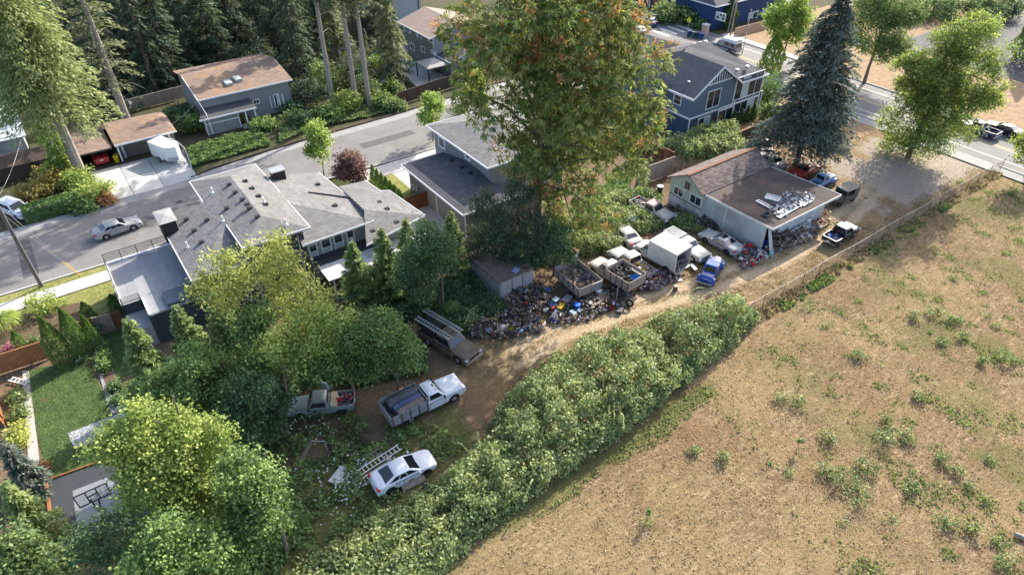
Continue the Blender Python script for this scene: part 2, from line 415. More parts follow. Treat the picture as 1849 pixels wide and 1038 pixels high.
def trunk_mesh(base, top, r0, limbs, mat, parent, lean=0.25, name='trunk'):
    b = Vector(base); t = Vector(top); mb = MB()
    n = 6; pts = []; rs = []
    for i in range(n + 1):
        k = i / n
        p = b.lerp(t, k) + Vector((math.sin(k * 5 + b.x) * lean * k * (1 - k) * 3, math.cos(k * 4 + b.y) * lean * k * (1 - k) * 3, 0))
        pts.append(p); rs.append(r0 * (1.25 - 0.2 * min(1, i)) * (1 - 0.8 * k))
    mb.tube(pts, rs, 7)
    for q in limbs:
        q = Vector(q); k = 0.35 + 0.45 * random.random()
        s = pts[int(k * n)]; mid = s.lerp(q, 0.5) + Vector((0, 0, 0.12 * (q - s).length))
        mb.tube([s, mid, q], [r0 * 0.38, r0 * 0.25, r0 * 0.06], 5)
    return mb.build(name, mat, parent, 40)
def broadleaf(name, label, cat, xy, blobs, mat, size=0.3, nspr=900, per=14, spread=0.35, seed=1, r0=0.2, group=None, bark=None, trunk=True, **k):
    root = thing(name, label, cat, (xy[0], xy[1], 0), group=group)
    loc = [(b[0] - xy[0], b[1] - xy[1]) + tuple(b[2:]) for b in blobs]
    if trunk:
        zt = max(b[2] for b in loc)
        trunk_mesh((0, 0, -0.1), (0.1, 0.1, zt), r0, [b[:3] for b in loc], bark or M['bark'], root)
    crown(loc, nspr, per, size, spread, mat, root, seed, **k)
    return root
def spread_branches(xy, h, z0, r, nb, mat, root, size=0.5, droop=0.25, p=0.8, dens=1.0, tint0=0.0, name='crown', gap=0.0, lift=0.12, wspr=0.16, aspect=2.4):
    """conifer: whorled, drooping boughs carrying flat needle sprays"""
    C, D, Nn, S, T = [], [], [], [], []
    for i in range(nb):
        t = (i + rng.random()) / nb
        if rng.random() < gap: continue
        z = z0 + (h - z0) * t
        L = max(0.25, r * (1 - t) ** p * rng.uniform(0.7, 1.12))
        az = rng.uniform(0, 2 * math.pi)
        dr = np.array([math.cos(az), math.sin(az), 0.0]); sd = np.array([-dr[1], dr[0], 0.0])
        m = max(4, int(dens * L / size * 9))
        s = rng.beta(1.5, 1.1, m)
        lat = rng.normal(0, 1, m) * wspr * L * (1.15 - s * 0.8) + rng.normal(0, 0.1, m)
        zz = z + lift * L * s - droop * L * s ** 2 - np.abs(lat) * 0.25 + rng.normal(0, 0.08, m)
        c = dr * (L * s)[:, None] + sd * lat[:, None]; c[:, 2] = zz
        d_ = dr + sd * (np.sign(lat) * 0.6)[:, None] + np.array([0, 0, -droop * 1.3]) * s[:, None] + rng.normal(0, 0.25, (m, 3))
        C.append(c); D.append(d_); Nn.append(np.array([0, 0, 1.0]) + rng.normal(0, 0.45, (m, 3)))
        S.append(size * rng.uniform(0.6, 1.3, m)); T.append(0.32 + 0.33 * s + rng.normal(0, 0.16, m) + rng.normal(0, 0.12) + tint0)
    C = np.vstack(C); D = np.vstack(D); Nn = np.vstack(Nn); S = np.hstack(S); T = np.hstack(T)
    ok = C[:, 2] > 0.05
    return leafmesh(name, C[ok], D[ok], Nn[ok], S[ok], S[ok] / aspect, T[ok], mat, root)
def conifer(name, label, cat, xy, h, r, mat, z0=1.0, nb=160, size=0.5, r0=0.3, group=None, bark=None, limbs=0, **k):
    root = thing(name, label, cat, (xy[0], xy[1], 0), group=group)
    mb = MB().tube([(0, 0, -0.1), (0.1, 0, h * 0.45), (0, 0.1, h * 0.98)], [r0 * 1.15, r0 * 0.7, 0.04], 8)
    mb.build('trunk', bark or M['bark'], root, 40)
    if limbs:
        lb = MB()
        for i in range(limbs):
            z = z0 * 0.4 + (h * 0.9 - z0 * 0.4) * random.random(); a = random.random() * 6.28; L = r * (0.35 + 0.5 * random.random())
            lb.tube([(0, 0, z), (math.cos(a) * L * .6, math.sin(a) * L * .6, z + .1 * L), (math.cos(a) * L, math.sin(a) * L, z - .25 * L)], [0.05, 0.035, 0.012], 4)
        lb.build('bare_limbs', bark or M['bark'], root)
    spread_branches(xy, h, z0, r, nb, mat, root, size, **k)
    return root
def column(name, label, cat, xy, h, r, mat, n=2600, size=0.22, group=None, tip=1.0, tint0=0.0, z0=0.0, round_=0.55):
    """columnar evergreen: upright sprays over a narrow pointed body"""
    root = thing(name, label, cat, (xy[0], xy[1], z0), group=group)
    t = rng.random(n) ** 0.85
    az = rng.uniform(0, 6.283, n)
    prof = np.minimum(1, (1 - t) / round_) ** 0.8 * (0.75 + 0.25 * np.minimum(1, t / 0.12))
    lum = 1 + 0.12 * np.sin(az * 3 + t * 9) + 0.1 * np.sin(az * 5 - t * 14)
    rr = r * prof * lum * (1 - np.abs(rng.normal(0, 0.12, n)))
    dr = np.stack([np.cos(az), np.sin(az), np.zeros(n)], 1)
    c = dr * rr[:, None]; c[:, 2] = t * h
    dd = dr * 0.45 + np.array([0, 0, 1.0]) + rng.normal(0, 0.25, (n, 3))
    nn = dr + rng.normal(0, 0.4, (n, 3))
    sz = size * rng.uniform(0.7, 1.4, n)
    MB().tube([(0, 0, 0), (0, 0, h * 0.8)], [0.06, 0.02], 6).build('trunk', M['bark'], root)
    leafmesh('crown', c, dd, nn, sz, sz * 0.5, 0.45 + tint0 + rng.normal(0, 0.2, n), mat, root)
    return root
def shrub(name, label, xy, r, h, mat, n=60, per=14, size=0.22, group=None, cat='shrub', seed=3, flowers=None, amp=0.3, **k):
    root = thing(name, label, cat, (xy[0], xy[1], 0), group=group)
    bl = [(0, 0, h * 0.45, r, r, h * 0.55)]
    if r > 1.2: bl += [(r * .45, -r * .3, h * .35, r * .6, r * .6, h * .45), (-r * .4, r * .35, h * .4, r * .65, r * .55, h * .5)]
    MB().tube([(0, 0, -0.05), (0.03, 0, h * 0.6)], [0.05, 0.02], 5).tube([(0, 0, 0), (r * .3, r * .2, h * .5)], [0.03, 0.01], 4).build('stem', M['bark'], root)
    crown(bl, n, per, size, size * 1.1, mat, root, seed, amp=amp, name='foliage', zmin=0.02, **k)
    if flowers:
        p, d_ = blob_sprigs(bl, flowers[1], seed + 5, 0.2, 0.0)
        p = p[p[:, 2] > 0.15]
        leafmesh('flowers', p + np.array([0, 0, .05]), rdir(len(p)), np.tile([0, 0, 1.0], (len(p), 1)) + rng.normal(0, .3, (len(p), 3)), flowers[2], flowers[2], rng.random(len(p)), flowers[0], root)['kind'] = 'stuff'
    return root
def inpoly(x, y, poly):
    c = np.zeros(len(x), bool); n = len(poly)
    for i in range(n):
        x1, y1 = poly[i][:2]; x2, y2 = poly[(i + 1) % n][:2]
        m = (y1 > y) != (y2 > y)
        with np.errstate(divide='ignore', invalid='ignore'):
            c ^= m & (x < (x2 - x1) * (y - y1) / (y2 - y1 + 1e-12) + x1)
    return c
def fbm(x, y, s, seed=0):
    r = np.random.default_rng(seed); o = np.zeros_like(x, dtype=float); a = 1.0; tot = 0
    for i in range(5):
        for j in range(3):
            th = r.uniform(0, 6.283); k = 6.283 / s * (1.9 ** i) * r.uniform(0.7, 1.3)
            o += a * np.sin(k * (x * math.cos(th) + y * math.sin(th)) + r.uniform(0, 6.283))
        tot += a * 1.6; a *= 0.62
    return o / tot
def scatter(poly, n):
    P_ = np.array([p[:2] for p in poly]); lo, hi = P_.min(0), P_.max(0)
    xs = rng.uniform(lo[0], hi[0], n); ys = rng.uniform(lo[1], hi[1], n)
    m = inpoly(xs, ys, poly); return xs[m], ys[m]
def tufts(name, xs, ys, h, mat, tint, z=0.0, wide=0.6, lean=0.5):
    n = len(xs)
    c = np.stack([xs, ys, z + h * 0.45], 1)
    dd = np.stack([rng.normal(0, lean, n), rng.normal(0, lean, n), np.ones(n)], 1)
    nn = rdir(n) * np.array([1, 1, 0.3])
    return leafmesh(name, c, dd, nn, h * 1.3, h * wide, tint, mat)

# ------------------------------------------------------------------ ground, roads, paving
def sheet(name, pts, z, mat, kind='structure', parent=None):
    o = MB().poly([(p[0], p[1], z) for p in pts]).build(name, mat, parent)
    if kind: o['kind'] = kind
    return o
def pix(L, z=0.0): return [tuple(G(u, v, z)[:2]) for u, v in L]

x = N('wood_floor_ground')
f = x.noise(0.16, 6, 0.7); f2 = x.noise(3.0, 5, 0.7)
col = x.ramp(f, [(0.36, (0.055, 0.075, 0.028)), (0.5, (0.09, 0.085, 0.045)), (0.66, (0.1, 0.075, 0.05))])
col = x.mix(x.rng(f2, 0.4, 0.7, 0, 0.5), col, (0.045, 0.045, 0.025))
x.bump(f2, 0.6, 0.1)
gm = x.out(col, 0.98, 0, 0.1)
sheet('ground', [(-260, -160), (420, -160), (420, 420), (-260, 420)], -0.1, gm)

# field, lane and yard: one finely divided sheet, worn and grown over in places
gx = np.arange(-13, 92.8, 0.46); gy = np.arange(-22, 68.4, 0.46)
X, Y = np.meshgrid(gx, gy); nx, ny = len(gx), len(gy)
xr, yr = X.ravel(), Y.ravel()
LANE = [(6, 30.5), (14, 32.2), (21, 33.2), (29, 34.0), (35, 33.4), (43.4, 31.2), (54.5, 29.8), (66.8, 30.2), (79, 32.4), (88, 32), (97, 30.5)]
def lane_y(xx): return np.interp(xx, [p[0] for p in LANE], [p[1] for p in LANE])
ly = lane_y(xr); off = yr - ly
nz = fbm(xr, yr, 7, 3); nz2 = fbm(xr, yr, 2.2, 5)
rut = np.exp(-((np.abs(off) - 0.95) / 0.62) ** 2)
lane = np.clip(1.25 - np.abs(off) / 2.9 + 0.25 * nz, 0, 1) * (xr > 20) * (yr > 25.4)
dirt = np.clip(lane * (0.25 + 0.85 * rut) + 0.25 * nz2 * lane, 0, 1) * np.clip((xr - 21) / 6, 0, 1)
gravel = np.clip((xr - 70 + 5 * nz) / 9, 0, 1) * np.clip((yr - 26.5) / 1.5, 0, 1) * np.clip((41 + 3 * nz - yr) / 4, 0, 1)
soil = np.clip(((21 + 4 * nz) - xr) / 6, 0, 1) * np.clip((yr - 26.5 + 2 * nz) / 2, 0, 1)
soil = np.maximum(soil, np.clip((yr - 36 - 2.0 * nz) / 2.0, 0, 1) * (xr < 74))
green = np.clip(((18 + 3 * nz) - xr) / 4, 0, 1) * np.clip((33.2 + 2.2 * nz - yr) / 2, 0, 1) * np.clip((yr - 20.5) / 1.0, 0, 1)
green = np.maximum(green, np.clip(1 - np.abs(yr - 21.2 - 0.6 * nz) / 1.6, 0, 1) * (xr < 36 + 4 * nz) * (xr > 5))
sR = .814 * xr - .581 * yr; rgt = np.clip((sR - 14) / 16, 0, 1)
green = np.maximum(green, 0.62 * rgt * np.clip((fbm(xr, yr, 11, 31) + .1) * 1.6, 0, 1) * (yr < 24.6))
green = np.maximum(green, 0.45 * np.clip((fbm(xr, yr, 3.1, 21) - 0.36) * 3, 0, 1) * (yr < 24.6) * rgt)
green = np.maximum(green, 0.9 * np.clip(1 - np.abs(off - 3.1) / 1.2, 0, 1) * np.clip(0.5 + nz, 0, 1) * (xr > 26) * (xr < 66))
zz = 0.05 * fbm(xr, yr, 5, 8) - 0.03 - 0.05 * rut * lane
zz = np.maximum(zz, -.085); zz = np.where((yr > 52) & (xr < 40), -0.05, zz); zz = np.where(xr > 90.5, -0.04, zz)
fi = (np.arange(ny - 1)[:, None] * nx + np.arange(nx - 1)[None, :]).ravel()
me = bpy.data.meshes.new('field')
me.vertices.add(nx * ny); me.vertices.foreach_set('co', np.stack([xr, yr, zz], 1).astype(np.float32).ravel())
q = np.stack([fi, fi + 1, fi + nx + 1, fi + nx], 1).astype(np.int32)
me.loops.add(q.size); me.loops.foreach_set('vertex_index', q.ravel())
me.polygons.add(len(q)); me.polygons.foreach_set('loop_start', np.arange(0, q.size, 4, dtype=np.int32)); me.update(calc_edges=True)
me.polygons.foreach_set('use_smooth', np.ones(len(q), bool))
for nm, arr in (('dirt', dirt), ('gravel', gravel), ('soil', soil), ('green', green)):
    me.attributes.new(nm, 'FLOAT', 'POINT').data.foreach_set('value', np.clip(arr, 0, 1).astype(np.float32))
x = N('dry_field')
n1 = x.noise(1.7, 7, 0.75); n2 = x.noise(4.2, 5, 0.75); n3 = x.noise(0.22, 4, 0.6); n4 = x.noise(2.6, 5, 0.75, sx=(.35, 1.3, 1))
base = x.ramp(n1, [(0.32, (0.15, 0.102, 0.056)), (0.5, (0.255, 0.18, 0.1)), (0.68, (0.39, 0.295, 0.178))])
base = x.mix(x.rng(n4, .53, .64, 0, .75), base, (.5, .39, .24))
base = x.mix(x.rng(n4, .36, .46, .7, 0), base, (.15, .1, .055))
base = x.mix(x.rng(n3, 0.42, 0.6, 0.5, 0), base, (0.23, 0.17, 0.08))
base = x.mix(x.rng(n2, 0.53, 0.64, 0, 0.8), base, (0.135, 0.09, 0.048))
base = x.mix(x.rng(x.noise(0.55, 6, 0.75), 0.52, 0.68, 0, 0.55), base, (0.25, 0.155, 0.085))
def over(base, att, c, ns, k=1.0, wdt=0.28):
    a = x.math('ADD', x.attr(att).outputs['Fac'], x.math('MULTIPLY', x.math('SUBTRACT', ns, 0.5), 1.3))
    return x.mix(x.math('MULTIPLY', x.rng(a, 0.5 - wdt, 0.5 + wdt), k), base, c)
bg_ = x.noise(0.075, 5, 0.65)
base = x.mix(x.rng(bg_, .38, .52, .55, 0), base, (.33, .245, .125))
base = x.mix(x.rng(bg_, .5, .64, 0, .5), base, (.2, .122, .066))
base = over(base, 'soil', x.ramp(n2, [(0.35, (0.1, 0.07, 0.045)), (0.65, (0.27, 0.19, 0.125))]), n1, 0.85)
base = over(base, 'green', x.ramp(n2, [(0.35, (0.06, 0.085, 0.025)), (0.65, (0.17, 0.18, 0.06))]), n1, 0.8)
base = over(base, 'dirt', x.ramp(n2, [(0.35, (0.4, 0.3, 0.19)), (0.65, (0.58, 0.46, 0.31))]), n1, 0.9)
base = over(base, 'gravel', x.ramp(n2, [(0.35, (0.24, 0.205, 0.165)), (0.6, (0.43, 0.37, 0.3))]), n1, 0.9)
x.bump(x.math('ADD', n2, x.math('MULTIPLY', n4, 0.9)), 1.0, 0.2)
me.materials.append(x.out(base, 0.97, 0, 0.1))
o = put('field', me); o['kind'] = 'structure'

# grass standing on the field: dry tufts, green weeds
fld = [(2, 19.5), (20, 20.5), (44, 23.4), (92, 25), (92, -8), (60, -12), (25, -8), (10, 2)]
xs, ys = scatter(fld, 135000)
keep = (fbm(xs, ys, 1.6, 9) + 0.5 * fbm(xs, ys, 6, 11) + rng.normal(0, 0.35, len(xs))) > -0.12
xs, ys = xs[keep], ys[keep]
tn = np.clip(0.5 + 0.3 * fbm(xs, ys, 9, 4) + 0.25 * fbm(xs, ys, .9, 14) + rng.normal(0, 0.3, len(xs)), 0, 1)
tag(tufts('dry_grass', xs, ys, rng.uniform(0.04, 0.11, len(xs)), M['lf_straw'], tn, -0.02, 1.0, 2.6), 'short dry straw coloured grass over the sunny field', 'grass', kind='stuff')
xs, ys = scatter(fld, 170000)
g1 = fbm(xs, ys, 7, 3); g2 = fbm(xs, ys, 3.1, 21)
keep = (np.maximum((g1 - 0.36) * 1.1, (g2 - 0.5) * 1.2) * np.clip((.814 * xs - .581 * ys - 14) / 16, 0.0, 1) + rng.normal(0, 0.07, len(xs))) > 0.17
keep |= (np.abs(ys - 21.2 - 0.6 * g1) < 1.1) & (xs < 35) & (xs > 8) & (rng.random(len(xs)) < 0.9)
xs, ys = xs[keep], ys[keep]
tag(tufts('green_weeds', xs, ys, rng.uniform(0.06, 0.2, len(xs)), M['lf_grass'], np.clip(0.45 + rng.normal(0, 0.25, len(xs)), 0, 1), -0.02, 0.8, 1.2), 'green weeds growing in patches through the dry field', 'weeds', kind='stuff')
xs, ys = scatter([(44, 24.2), (93, 24.7), (93, 25.9), (44, 25.7)], 9000); keep = fbm(xs, ys, 4, 71) + rng.normal(0, .3, len(xs)) > -.15; xs, ys = xs[keep], ys[keep]
tag(tufts('fence_grass', xs, ys, rng.uniform(.12, .42, len(xs)), M['lf_straw'], np.clip(.4 + rng.normal(0, .25, len(xs)), 0, 1), -.02, .5, .6), 'tall dry grass standing along the chain link fence', 'grass', kind='stuff')
xs, ys = scatter([(46, 23.9), (80, 24.4), (80, 25.3), (46, 25.2)], 5000); keep = fbm(xs, ys, 5, 72) > .12; xs, ys = xs[keep], ys[keep]
tag(tufts('fence_weeds', xs, ys, rng.uniform(.12, .4, len(xs)), M['lf_grass'], np.clip(.3 + rng.normal(0, .2, len(xs)), 0, 1), -.02, .7, .8), 'dark green weeds at the foot of the chain link fence', 'weeds', kind='stuff')
yardp = [(21, 26), (44, 25.7), (92, 25.6), (92, 40), (70, 38), (21, 38)]
xs, ys = scatter(yardp, 60000)
of = np.abs(np.abs(ys - lane_y(xs)) - 0.95)
keep = (of > 0.45 + 0.25 * rng.random(len(xs))) & (fbm(xs, ys, 3, 17) + rng.normal(0, .3, len(xs)) > 0.05) & ~((xs > 68) & (ys > 28))
xs, ys = xs[keep], ys[keep]
tag(tufts('lane_grass', xs, ys, rng.uniform(0.05, 0.14, len(xs)), M['lf_straw'], np.clip(0.35 + rng.normal(0, 0.2, len(xs)), 0, 1), -0.02, 0.9, 1.3), 'thin dry grass along the dirt lane', 'grass', kind='stuff')

# residential street
near = [(-60, 70.2), (0, 69.0), (12, 70.8), (22, 72.6), (32, 72.3), (45, 72.2), (94.9, 72.2)]
far = [(94.9, 86.3), (56, 86.2), (40, 84.9), (22, 84.3), (13, 83.4), (9, 81.2), (0, 80.7), (-60, 80.2)]
sheet('street', near + far, 0.012, M['asphalt'])
sheet('gutter_strip', [(-60, 80.0), (0, 80.4), (9, 80.9), (13, 82.1), (22, 82.9), (40, 83.2), (56, 84.2), (94.8, 84.6), (94.8, 86.2), (56, 86.1), (40, 84.8), (22, 84.2), (13, 83.3), (9, 82.4), (0, 82.1), (-60, 81.7)], 0.018, M['concrete_grey'])
mb = MB()
for a, b in zip(near[:-1], near[1:]): mb.bar((a[0], a[1] - .08, 0.06), (b[0], b[1] - .08, 0.06), 0.16, 0.14)
o = mb.build('kerb', M['concrete']); o['kind'] = 'structure'
mb = MB()
kf = [(10.2, 82.6), (13, 83.5), (22, 84.4), (40, 85.0), (56, 86.3), (94.9, 86.4)]
for a, b in zip(kf[:-1], kf[1:]): mb.bar((a[0], a[1] + .1, 0.07), (b[0], b[1] + .1, 0.07), 0.2, 0.18)
o = mb.build('kerb', M['wood_brown']); o['kind'] = 'structure'
# pavement slabs on the near side of the street (each slab its own piece)
pav = sheet('pavement', [(-30, 65.7), (-1.2, 65.7), (-1.2, 67.75), (-30, 67.75)], 0.02, M['concrete_grey'])
slab_me = MB().box(-.735, .735, -.99, .99, 0, .035).mesh('slab', M['concrete'])
for i in range(18): put('slab', slab_me, pav, (-2.0 - 1.5 * i, 66.72, 0.022))
pav2 = sheet('pavement', [(26, 69.2), (52, 69.2), (52, 71.9), (26, 71.9)], 0.02, M['concrete_grey'])
slab2 = MB().box(-.985, .985, -1.3, 1.3, 0, .035).mesh('slab', M['concrete'])
for i in range(12): put('slab', slab2, pav2, (27.2 + 2.0 * i, 70.55, 0.022))
for nm, pl in (('verge', [(-30, 67.8), (-1.0, 67.8), (-1.0, 68.8), (-30, 69.4)]), ('front_lawn', [(-30, 60.5), (-1.0, 60.5), (-1.0, 65.6), (-30, 65.6)]), ('side_lawn', [(27.5, 62.5), (31, 62.5), (31, 69.1), (27.5, 69.1)])):
    sheet(nm, pl, 0.006, mat_plain('lawn_' + nm, (0.17, 0.19, 0.05), 0.95, 0.25, 2.5, c2=(0.32, 0.3, 0.1), blotch=0.6, cb=(0.38, 0.28, 0.14), bump=0.5))
    xs, ys = scatter(pl, int(abs((pl[1][0] - pl[0][0]) * (pl[2][1] - pl[1][1])) * 60))
    tag(tufts('lawn_grass', xs, ys, rng.uniform(0.04, 0.09, len(xs)), M['lf_bright'], np.clip(0.3 + .3 * fbm(xs, ys, 4, 2) + rng.normal(0, .2, len(xs)), 0, 1), 0.0, 0.9, 1.0), 'short sunlit grass beside the street', 'grass', kind='stuff')

pm_ = mat_plain('asphalt_patch', (.1, .098, .095), .9, .15, 1.5, bump=.15)
for a, b_, c, e in ((3, 9.5, 74.2, 76.4), (14, 15.6, 75, 79), (31, 39, 77.5, 79.2), (46, 47.2, 73, 84), (58, 66, 80, 82.5), (-9, -7.6, 71, 79)): sheet('asphalt_patch', [(a, c), (b_, c + .1), (b_ - .1, e), (a + .1, e)], .018, pm_)
for a, b_ in ((7.5, 77.5), (27, 78), (52, 79.5), (-12, 74)):
    o = MB().lathe([(.36, .02), (.001, .022)], 16, cap=False).build('manhole_cover', M['dark'], None, loc=(a, b_, 0)); o['kind'] = 'structure'
# arterial road on the right
sheet('main_road', [(95, -60), (107, -60), (107, 260), (95, 260)], 0.008, M['asphalt'])
for xx, m_, w_ in ((96.9, 'whiteline', .14), (100.45, 'yellowline', .12), (100.85, 'yellowline', .12), (104.75, 'whiteline', .14)):
    if xx < 100:
        sheet('road_marking', [(xx - w_ / 2, -60), (xx + w_ / 2, -60), (xx + w_ / 2, 71), (xx - w_ / 2, 71)], 0.014, M[m_])
    else:
        sheet('road_marking', [(xx - w_ / 2, -60), (xx + w_ / 2, -60), (xx + w_ / 2, 84), (xx - w_ / 2, 84)], 0.014, M[m_])
for i in range(5): sheet('road_marking', [(96.3 + i * 2.1, 87.2), (96.9 + i * 2.1, 87.2), (96.9 + i * 2.1, 91.6), (96.3 + i * 2.1, 91.6)], 0.014, M['whiteline'])
sheet('pavement', [(92.7, -60), (95, -60), (95, 69), (92.7, 69)], 0.004, M['concrete_grey'])
mb = MB().box(94.75, 94.95, -60, 26, 0, .12).box(94.75, 94.95, 41, 69, 0, .12); o = mb.build('kerb', M['concrete']); o['kind'] = 'structure'
mb = MB().box(107, 107.3, -60, 82, 0, .14).box(107, 107.3, 100, 260, 0, .14); o = mb.build('kerb', M['concrete_grey']); o['kind'] = 'structure'
sheet('pavement', [(107.3, 60), (109.2, 60), (109.2, 82), (107.3, 82)], 0.016, M['concrete'])
straw = mat_plain('dry_verge', (0.24, 0.15, 0.08), 0.97, 0.22, 1.2, c2=(0.34, 0.235, 0.135), blotch=0.5, cb=(0.26, 0.18, 0.09), bump=0.5)
sheet('dry_verge', [(107.3, -60), (230, -60), (230, 82), (107.3, 82)], 0.0, straw)
sheet('side_road', [(107, 88), (240, 88), (240, 97), (107, 97)], 0.006, M['concrete_grey'])
sheet('side_road', [(128, 10), (180, 10), (180, 60), (128, 60)], 0.008, M['asphalt_dark'])
sheet('dry_verge', [(76, 41), (94.6, 41), (94.6, 69), (76, 69)], 0.002, straw)

# driveway across the street, in slabs
dr = sheet('driveway', [(-.4, 82.2), (10.6, 82.2), (11.6, 91.5), (-.4, 92.5)], 0.008, M['dark'])
dcols = [mat_plain('driveway_slab_pale', (0.55, 0.53, 0.48), 0.85, 0.1, 0.8, blotch=0.6, cb=(0.36, 0.34, 0.3)), mat_plain('driveway_slab_grey', (0.36, 0.37, 0.37), 0.85, 0.1, 0.8, blotch=0.6, cb=(0.26, 0.26, 0.25))]
for i, (a, b) in enumerate(((-.35, 3.5), (3.56, 6.9), (6.96, 10.9))):
    for j, (c, e) in enumerate(((82.25, 87.0), (87.06, 91.4))):
        BX('slab', dcols[1 if i + j > 1 else 0], dr, a, b, c, e, 0.01, 0.05)

# back garden on the left: lawn, beds, path, court
lawnm = mat_plain('garden_lawn', (0.05, 0.09, 0.03), 0.95, 0.25, 1.2, c2=(0.1, 0.15, 0.045), bump=0.5)
def lawn(pl, n, lab):
    sheet('lawn', pl, 0.004, lawnm)
    xs, ys = scatter(pl, n)
    tag(tufts('lawn_grass', xs, ys, rng.uniform(0.04, 0.08, len(xs)), M['lf_grass'], np.clip(0.3 + .3 * fbm(xs, ys, 3, 2) + rng.normal(0, .2, len(xs)), 0, 1), 0.0, 0.9, 1.0), lab, 'grass', kind='stuff')
L1 = pix([(46, 668), (158, 650), (205, 748), (232, 830), (84, 866)])
L2 = pix([(186, 603), (232, 592), (285, 700), (225, 745)])
lawn(L1, 16000, 'mown green lawn behind the cedar fence')
lawn(L2, 7000, 'narrow strip of mown lawn beside the planting bed')
bed = pix([(0, 590), (60, 560), (150, 545), (190, 585), (60, 640), (0, 655)])
sheet('planting_bed', bed, 0.012, M['soil'])
pb = pix([(160, 612), (183, 606), (228, 742), (200, 748)]); sheet('garden_path', pb, 0.014, M['concrete_grey'])
pb = pix([(172, 640), (192, 634), (222, 728), (205, 735)]); sheet('planting_bed', pb, 0.02, M['soil'])
sheet('gravel_strip', pix([(40, 670), (52, 668), (72, 835), (52, 845)]), 0.012, M['gravel'])
sheet('garden_path', pix([(122, 782), (225, 742), (250, 770), (135, 810)]), 0.016, mat_plain('pale_slab', (0.42, 0.43, 0.45), 0.8, 0.08, 1))
# court of dark and grey squares
ct = sheet('sports_court', pix([(82, 866), (196, 830), (290, 930), (100, 1004)]), 0.008, mat_plain('court_dark', (0.05, 0.055, 0.062), 0.8, 0.12, 1.5))
c0 = G(131, 890); c1 = G(104, 1000)
sheet('court_square', pix([(131, 886), (192, 862), (262, 905), (140, 955)]), 0.016, mat_plain('court_grey', (0.22, 0.235, 0.25), 0.8, 0.1, 1.5))
o = MB().bar((*G(84, 868)[:2], .1), (*G(102, 1006)[:2], .1), .16, .3).bar((*G(84, 868)[:2], .06), (*G(196, 828)[:2], .06), .1, .14).build('court_edging', M['wood_cedar']); o['kind'] = 'structure'
# earth and ground cover round the houses
sheet('gravel_strip', [(22.5, 52.5), (31, 52.5), (31, 61), (22.5, 61)], 0.0, M['gravel'])
sheet('driveway', [(29.5, 62), (46, 62), (46, 72), (29.5, 72)], 0.004, M['concrete'])

# ------------------------------------------------------------------ buildings
M['sh_dark'] = mat_shingle('dark_grey_shingle', (0.165, 0.162, 0.157), (0.24, 0.235, 0.226), 0.075, 0.8)
M['sh_slate'] = mat_shingle('slate_grey_shingle', (0.075, 0.078, 0.088), (0.11, 0.112, 0.12), 0.09, 0.3)
M['sh_brown'] = mat_shingle('brown_shingle', (0.2, 0.145, 0.115), (0.29, 0.215, 0.17), 0.05, 0.3, ((0.36, 0.22, 0.12), 0.6))
M['sh_tan'] = mat_shingle('tan_shingle', (0.26, 0.2, 0.165), (0.34, 0.265, 0.22), 0.07, 0.3)
M['sh_old'] = mat_shingle('old_red_grey_shingle', (0.11, 0.085, 0.075), (0.26, 0.205, 0.18), 0.137, 0.3, ((.09, .075, .06), .5))
M['flatroof'] = mat_plain('tarred_flat_roof', (0.075, 0.06, 0.053), 0.9, 0.22, 0.8, blotch=0.95, cb=(0.17, 0.11, 0.075), bump=0.2)
M['sd_grey'] = mat_lap('grey_siding', (0.22, 0.23, 0.23), 0.2)
M['sd_taupe'] = mat_lap('taupe_siding', (0.2, 0.19, 0.17), 0.22)
M['sd_blue'] = mat_lap('blue_siding', (0.105, 0.15, 0.205), 0.18, 0.25, 0.15)
M['sd_deep'] = mat_lap('deep_blue_siding', (0.05, 0.08, 0.135), 0.18, 0.25, 0.15)
M['sd_navy'] = mat_lap('navy_siding', (0.018, 0.045, 0.13), 0.2, 0.25, 0.1)
M['sd_green'] = mat_plain('pale_green_asbestos_shingle', (0.3, 0.34, 0.28), 0.85, 0.12, 3.2, c2=(0.42, 0.46, 0.4), blotch=0.4, cb=(0.24, 0.24, 0.17))
M['sd_white'] = mat_plain('weathered_white_wall', (0.4, 0.425, 0.45), 0.85, 0.1, 0.8, c2=(0.52, 0.54, 0.55), blotch=0.95, cb=(0.24, 0.235, 0.22))
M['charcoal'] = mat_plain('charcoal_wall', (0.045, 0.055, 0.065), 0.6, 0.12, 0.8)
M['wallgrey'] = mat_plain('smooth_grey_wall', (0.3, 0.3, 0.29), 0.7, 0.06, 0.8)

